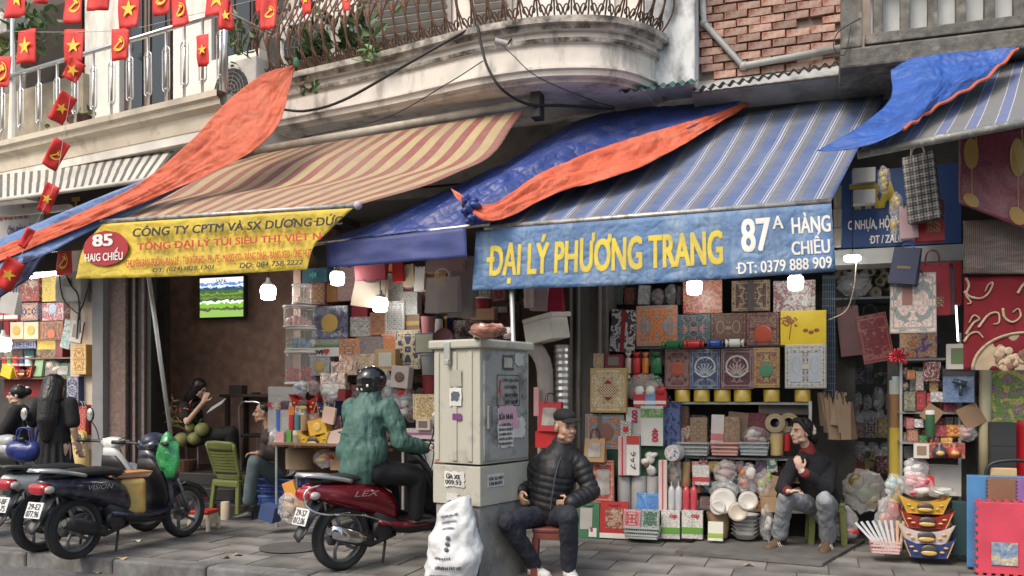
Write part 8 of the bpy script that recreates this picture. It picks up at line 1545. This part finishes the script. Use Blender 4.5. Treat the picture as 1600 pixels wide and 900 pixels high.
rc=M('red_knit',(.16,.02,.018),.95,bump=.3,bs=150);b=Blob();b.cone(nek-Vector((0,0,.03)),.082,nek+Vector((0,0,.03)),.06);b.make('collar',rc,vw,.008,2)
for(w_,e_)in((lw,le),(rw,re)):build(MB().tube([w_+(e_-w_)*.05,w_+(e_-w_)*.28],.046,14),'cuff',rc,vw,smooth=True)
build(MB().tube([rw+(re-rw)*-.02,rw+(re-rw)*.04],.033,14),'bracelet',plain((.5,.5,.5),.3),vw,smooth=True)
jn=Blob();jn.cone(pel-Vector((0,0,.07)),.14,pel,.145);jn.chain([lh,lk,lk.lerp(lf,.5),lf-Vector((0,0,.02))],[.095,.074,.072,.076]);jn.chain([rh,rk2,rk2.lerp(rf,.5),rf-Vector((0,0,.02))],[.095,.074,.072,.076]);jn.make('jeans',M('grey_denim',(.27,.29,.32),.85,var=.18,vs=7,bump=.25,bs=90,dirt=(.36,.38,.4),ds=4,da=.3),vw,.01,6,wrinkle(.011,34,9))
tan=M('tan_suede',(.12,.075,.045),.85);a_=gp(1224,853,0);shoe((a_.x,a_.y,0),gp(1198,862),'shoe',tan,vw,w=.054,h=.1,sole=(.28,.2,.13),stripe=WHT);a_=gp(1296,855);shoe((a_.x,a_.y,0),gp(1285,869),'shoe',tan,vw,w=.054,h=.1,sole=(.28,.2,.13),stripe=WHT)
for p in(lf,rf):build(MB().tube([p+Vector((0,0,.0)),Vector((p.x,p.y,.05))],.04,12),'sock',plain((.02,.02,.02),.9),vw,smooth=True)
c=pd(1238,770,7.78);single(MB().box(c,(.15,.075,.012),rot=Matrix.Rotation(R(-12),3,'Y')@rz(TH+.2)),'phone',black,'black phone in the seated vendor\'s hand','phone',bevel=.004)
# ---------------- rider on the red scooter
g=XF[s_red.name];J=lambda x,y,z:g@Vector((x,y,z))
rd=thing('person','rider in green windbreaker and black helmet seen from behind on the red scooter','person',J(.3,0,0))
pel,che,nek,hd_=J(.24,0,.87),J(.27,.0,1.2),J(.3,0,1.42),J(.33,0,1.56)
rs_,re,rw=J(.35,-.185,1.35),J(.42,-.28,1.06),J(.68,-.28,1.0);ls_,le,lw=J(.25,.185,1.35),J(.34,.3,1.07),J(.68,.28,1.0)
rh,rk2,rf=J(.28,-.11,.82),J(.66,-.2,.74),J(.68,-.16,.4);lh,lk,lf=J(.28,.11,.82),J(.66,.2,.74),J(.68,.16,.4)
b=Blob();b.chain([pel,che,nek],[.13,.13,.06]);b.cone(nek,.055,hd_,.06);b.chain([rs_,re,rw],[.05,.04,.03]);b.chain([ls_,le,lw],[.05,.04,.03]);b.chain([rh,rk2,rf],[.08,.06,.045]);b.chain([lh,lk,lf],[.08,.06,.045])
fdr=Hd;H_,hrot=head(b,hd_,fdr,s=1.0);hand(b,rw,J(.78,-.32,.99)-rw,Vector((0,0,-1)),.9);hand(b,lw,J(.78,.32,.99)-lw,Vector((0,0,-1)),.9,thumb=-1);b.make('body',skin,rd,.008,2)
eyes(H_,rd)
hm=Blob();hm.ell(H_(0,-.01,.035),(.118,.138,.118),hrot);hm.ell(H_(0,-.03,-.02),(.112,.115,.09),hrot);hel=hm.make('helmet',M('helmet_black',(.01,.01,.011),.18,coat=.8),rd,.01,4)
build(MB().tube([H_(.118*math.cos(a),.02+.125*math.sin(a),-.02)for a in[R(160+220*k/20)for k in range(21)]],.006,6),'helmet_rim',plain((.03,.03,.03)),hel)
for x,z,cl in((-.05,-.05,WHT),(.02,-.05,SIL),(.075,-.02,WHT)):build(MB().ell(H_(x,-.137+abs(x)*.3,z),(.012,.008,.014),8,6),'sticker',plain(cl),hel)
jg=M('green_windbreaker',(.055,.125,.105),.6,var=.08,vs=5,bump=.15,bs=40)
def drape(bb,co):return .012*fbm(co,24,11)+.012*fbm(co*np.array([1,1,.4]),60,12)
jk=Blob();jk.chain([J(.2,0,.82),J(.23,0,1.05),J(.26,0,1.24),J(.29,0,1.36)],[.18,.19,.18,.13]);jk.ell(J(.28,0,1.3),(.15,.235,.11),rz(HD+.26));jk.ell(J(.22,0,.98),(.18,.24,.2),rz(HD+.2));jk.chain([rs_,re,rw+(re-rw)*.1],[.088,.08,.058]);jk.chain([ls_,le,lw+(le-lw)*.1],[.088,.08,.058]);jk.cone(nek-Vector((0,0,.05)),.095,nek+Vector((0,0,.06)),.085)
jo=jk.make('windbreaker',jg,rd,.01,10,drape)
build(MB().tube([J(.27-.235*math.cos(a)*1.0,.265*math.sin(a),1.14)for a in[R(-70+140*k/16)for k in range(17)]],.004,5),'back_seam',M('green_seam',(.04,.11,.09),.7),jo)
tr_=Blob();tr_.cone(J(.2,0,.85),.15,J(.3,0,.85),.15);tr_.chain([rh,rk2,rf],[.115,.09,.07]);tr_.chain([lh,lk,lf],[.115,.09,.07]);tr_.make('trousers',plain((.014,.014,.018),.8),rd,.012,3,wrinkle(.006,20,13))
for s in(-1,1):a_,t_=J(.64,s*.15,0),J(.88,s*.17,0);sh_=shoe(a_,t_,'shoe',plain((.02,.02,.022),.6),rd,sole=(.1,.1,.1));sh_.location.z+=.335;[setattr(q,'location',q.location)for q in sh_.children]
# ---------------- standing women at left
def standing(label,px,d,h,f,top,bottom,hair_len,arm=None,name='person',longhair=True,skirt=True):
    base=pd(px,610,d);base=Vector((base.x,base.y,0));t=thing(name,label,'person',base);s=h/1.65;f=Vector(f).normalized();r=f.cross(Vector((0,0,1))).normalized();L=lambda x,y,z:base+r*x*s+f*y*s+Vector((0,0,z*s))
    pel,che,nek,hd=L(0,0,.92),L(0,0,1.22),L(0,.0,1.4),L(0,.02,1.535);b=Blob();b.chain([pel,che,nek],[.11*s,.11*s,.05*s]);b.cone(nek,.045,hd,.05);H_,hrot=head(b,hd,f,s=.93*s)
    A=arm or{}
    for sd_ in(-1,1):
        sh_,el,wr=L(sd_*.17,0,1.34),L(*(A.get((sd_,'e'))or(sd_*.22,-.02,1.08))),L(*(A.get((sd_,'w'))or(sd_*.22,.08,.86)));b.chain([sh_,el,wr],[.045*s,.036*s,.027*s]);hand(b,wr,(wr-el),Vector((0,0,-1))if abs((wr-el).normalized().z)<.7 else f,.6,.9*s,thumb=sd_)
        hip,kn,an=L(sd_*.09,0,.88),L(sd_*.09,.02,.48),L(sd_*.09,0,.09);b.chain([hip,kn,an],[.08*s,.055*s,.036*s])
    b.make('body',skin_f,t,.007,2);eyes(H_,t)
    tp=Blob();tp.chain([L(0,0,.95),L(0,0,1.15),L(0,0,1.3)],[.15*s,.15*s,.13*s]);tp.ell(L(0,0,1.32),(.19*s,.11*s,.08*s),Matrix((r,f,Vector((0,0,1)))).transposed())
    for sd_ in(-1,1):
        sh_,el,wr=L(sd_*.17,0,1.34),L(*(A.get((sd_,'e'))or(sd_*.22,-.02,1.08))),L(*(A.get((sd_,'w'))or(sd_*.22,.08,.86)));tp.chain([sh_,sh_.lerp(el,A.get('sleeve',.75))],[.075*s,.07*s])
        if A.get('long'):tp.chain([el,el.lerp(wr,.85)],[.06*s,.045*s]);tp.cone(sh_,.07*s,el,.06*s)
    tp.make('top',top,t,.011,3,wrinkle(.006,18,3))
    bt_=Blob();bt_.chain([L(0,0,.95),L(0,0,.7),L(0,0,.4),L(0,0,.16)],[.145*s,.18*s,.2*s,.22*s]if skirt else[.15*s,.16*s,.14*s,.12*s]);bt_.make('skirt' if skirt else 'trousers',bottom,t,.013,3,lambda bb,co:.012*np.sin(np.arctan2(co[:,1]-base.y,co[:,0]-base.x)*14)+.004*fbm(co,20,4))
    hh=Blob();hh.ell(H_(0,-.022,.035),(.085*s,.1*s,.09*s),hrot)
    if longhair:hh.chain([L(0,-.03,1.56),L(0,-.09,1.38),L(0,-.13,1.18),L(0,-.14,1.0)],[.1*s,.11*s,.1*s,.06*s]);hh.ell(L(0,-.11,1.25),(.12*s,.07*s,.24*s),Matrix((r,f,Vector((0,0,1)))).transposed())
    else:hh.ell(H_(0,-.12,.04),(.05*s,.045*s,.05*s),hrot)
    hh.make('hair',hairb,t,.009,5,strands)
    for sd_ in(-1,1):a_=L(sd_*.09,-.06,0);shoe(a_,L(sd_*.1,.16,0),'shoe',plain((.03,.03,.03)),t,sole=(.2,.2,.2))
    return t,L,H_
blk_cloth=M('black_cotton',(.013,.013,.015),.9,var=.2,bump=.2,bs=80)
t,L,H_=standing('woman with long black hair in black dress standing with blue handbag',86,9.2,1.67,FWD+RGT*.1,blk_cloth,blk_cloth,.6,arm={(-1,'e'):(-.27,.0,1.1),(-1,'w'):(-.3,.06,.98)})
c=L(-.27,-.1,.86);hbag=thing('handbag','blue leather handbag on the arm of the long-haired woman','bag',c-Vector((0,0,.13)));bl_=Blob();bl_.chain([c-RGT*.09,c+RGT*.09],[.1,.1]);bl_.ell(c-Vector((0,0,.03)),(.17,.1,.1),rz(TH));bl_.make('bag_body',M('blue_leather',(.02,.035,.18),.4,coat=.2),hbag,.011,3,wrinkle(.006,25,2))
for k in(-.03,.03):build(MB().tube(poly([c+RGT*-.08+FWD*k+Vector((0,0,.08)),c+RGT*-.05+FWD*k+Vector((0,0,.22)),c+RGT*.05+FWD*k+Vector((0,0,.22)),c+RGT*.08+FWD*k+Vector((0,0,.08))],16),.009,6),'handle',MATS['blue_leather'],hbag,smooth=True)
build(MB().tube(poly([c+RGT*.1+Vector((0,0,.05)),L(-.1,-.12,1.15),L(-.12,-.09,1.42)],14),.014,6),'shoulder_strap',MATS['blue_leather'],hbag)
t,L,H_=standing('woman in profile with tied black hair and black jacket facing left',30,9.7,1.56,-RGT*.95-FWD*.3,blk_cloth,blk_cloth,.1,arm={(-1,'e'):(-.2,.12,1.1),(-1,'w'):(-.1,.36,1.2),(1,'e'):(.2,.12,1.1),(1,'w'):(.1,.34,1.12),'long':True},longhair=False,skirt=False)
build(MB().ell(H_(.0,-.11,.08),(.03,.03,.025),8,6),'hair_clip',plain(WHT),t,smooth=True)
# ---------------- man sitting low behind the green chair
mq=gp(400,797);sm=thing('person','man in dark shirt and jeans sitting low behind the green chair facing left','person',(mq.x,mq.y,0))
D0=10.35;pel,che,nek,hd_=pd(432,738,D0),pd(428,696,D0),pd(420,668,D0),pd(411,644,D0)
b=Blob();b.chain([pel,che,nek],[.12,.12,.055]);b.cone(nek,.05,hd_,.055);H_,hrot=head(b,hd_,-RGT*.97-FWD*.25,s=1.0)
fs_,fe,fw=pd(432,680,D0-.18),pd(424,712,D0-.3),pd(402,708,D0-.45);ks,kk,kf=pd(430,742,D0-.1),pd(398,722,D0-.45),pd(388,782,D0-.35);k2,k3,k4=pd(432,742,D0+.1),pd(404,722,D0-.1),pd(396,784,D0+.0)
b.chain([fs_,fe,fw],[.05,.04,.03]);hand(b,fw,-RGT,Vector((0,0,-1)),.6);b.chain([ks,kk,kf],[.08,.06,.04]);b.chain([k2,k3,k4],[.08,.06,.04]);b.make('body',skin,sm,.007,2);eyes(H_,sm)
hh=Blob();hh.ell(H_(0,-.025,.045),(.08,.092,.08),hrot);hh.make('hair',hairb,sm,.008,2,wrinkle(.002,60,2))
tp=Blob();tp.chain([pel,che,che.lerp(nek,.5)],[.17,.165,.12]);tp.ell(che.lerp(nek,.4),(.13,.2,.1),rz(TH));tp.chain([fs_,fe,fe.lerp(fw,.7)],[.08,.07,.055]);tp.make('shirt',M('brown_grey_shirt',(.07,.055,.05),.85,var=.15),sm,.011,3,wrinkle(.006,18,3))
tp=Blob();tp.cone(pel-Vector((0,0,.04)),.15,pel,.15);tp.chain([ks,kk,kf],[.11,.085,.065]);tp.chain([k2,k3,k4],[.11,.085,.065]);tp.make('jeans',M('teal_jeans',(.1,.14,.15),.85,var=.2,dirt=(.2,.25,.26),da=.3),sm,.011,3,wrinkle(.006,18,3))
for p in(kf,k4):a_=Vector((p.x,p.y,0));shoe(a_+RGT*.05,a_-RGT*.2,'shoe',plain((.015,.015,.017)),sm,sole=(.05,.05,.05))
q=Vector((pel.x,pel.y,0));stool((q.x,q.y,0),.3,max(.2,pel.z-.17),plain(NAVY),'low dark stool under the man behind the green chair')
# ---------------- woman in the dark cafe
D1=11.35;wq=pd(300,610,D1);cw=thing('person','woman in black sitting in the dark cafe reading a leaflet','person',(wq.x,wq.y,.45))
pel,che,nek,hd_=pd(300,682,D1),pd(300,648,D1),pd(304,622,D1),pd(312,606,D1-.05)
b=Blob();b.chain([pel,che,nek],[.12,.11,.05]);b.cone(nek,.045,hd_,.05);H_,hrot=head(b,hd_,RGT*.9-FWD*.3-Vector((0,0,.5)),s=.95);s1_,e1_,w1_=pd(288,636,D1-.15),pd(292,660,D1-.3),pd(318,628,D1-.35);b.chain([s1_,e1_,w1_],[.045,.036,.026]);hand(b,w1_,Vector((0,0,1))+RGT*.4,FWD,.7)
k1,k2_,k3_=pd(304,684,D1-.1),pd(362,676,D1-.25),pd(366,716,D1-.2);b.chain([k1,k2_,k3_],[.08,.06,.04]);b.make('body',skin_f,cw,.008,2);eyes(H_,cw)
tp=Blob();tp.chain([pel,che,che.lerp(nek,.5)],[.15,.14,.1]);tp.chain([s1_,s1_.lerp(e1_,.6)],[.075,.065]);tp.make('top',blk_cloth,cw,.012,3);tp=Blob();tp.cone(pel,.14,pel+Vector((0,0,.02)),.14);tp.chain([k1,k2_,k3_],[.11,.09,.07]);tp.make('trousers',blk_cloth,cw,.012,3)
hh=Blob();hh.ell(H_(0,-.025,.035),(.085,.1,.09),hrot);hh.chain([hd_+Vector((0,0,.03)),pd(300,622,D1),pd(292,650,D1+.02)],[.09,.1,.05]);hh.make('hair',hairb,cw,.009,5,strands)
c=pd(338,634,D1-.4);single(MB().box(c,(.26,.16,.006),rot=Matrix.Rotation(R(-28),3,'Y')@Matrix.Rotation(R(30),3,'X')),'leaflet',plain((.45,.48,.5)),'pale leaflet held by the woman in the dark cafe','leaflet')

# ---------------- litter on the pavement
for k,(x,y,cl,nm)in enumerate(((215,846,WHT,'white torn paper scrap on the pavement behind the navy scooter'),(192,874,(.45,.33,.15),'brown leaf on the kerb stones'),(155,895,(.4,.3,.18),'dry leaf in the gutter below the kerb'),(352,872,(.2,.15,.1),'broken dark tile chip on the pavement'),(372,868,(.3,.26,.2),'pale tile chip on the pavement beside the dark chip'),(1170,884,(.35,.27,.16),'dry leaf on the pavement before the dark board'))):
    c=gp(x,y,-.13 if y>890 else 0);rr_=random.Random(k);m=MB().grid(lambda u,v:c+Vector(((u-.5)*.09*(1-.3*v),(v-.5)*.06,.012+.012*math.sin(u*5+k)*math.cos(v*4))),4,3);single(m,'litter_scrap',plain(cl,.8),nm,'litter',solid=.002,fix=False)
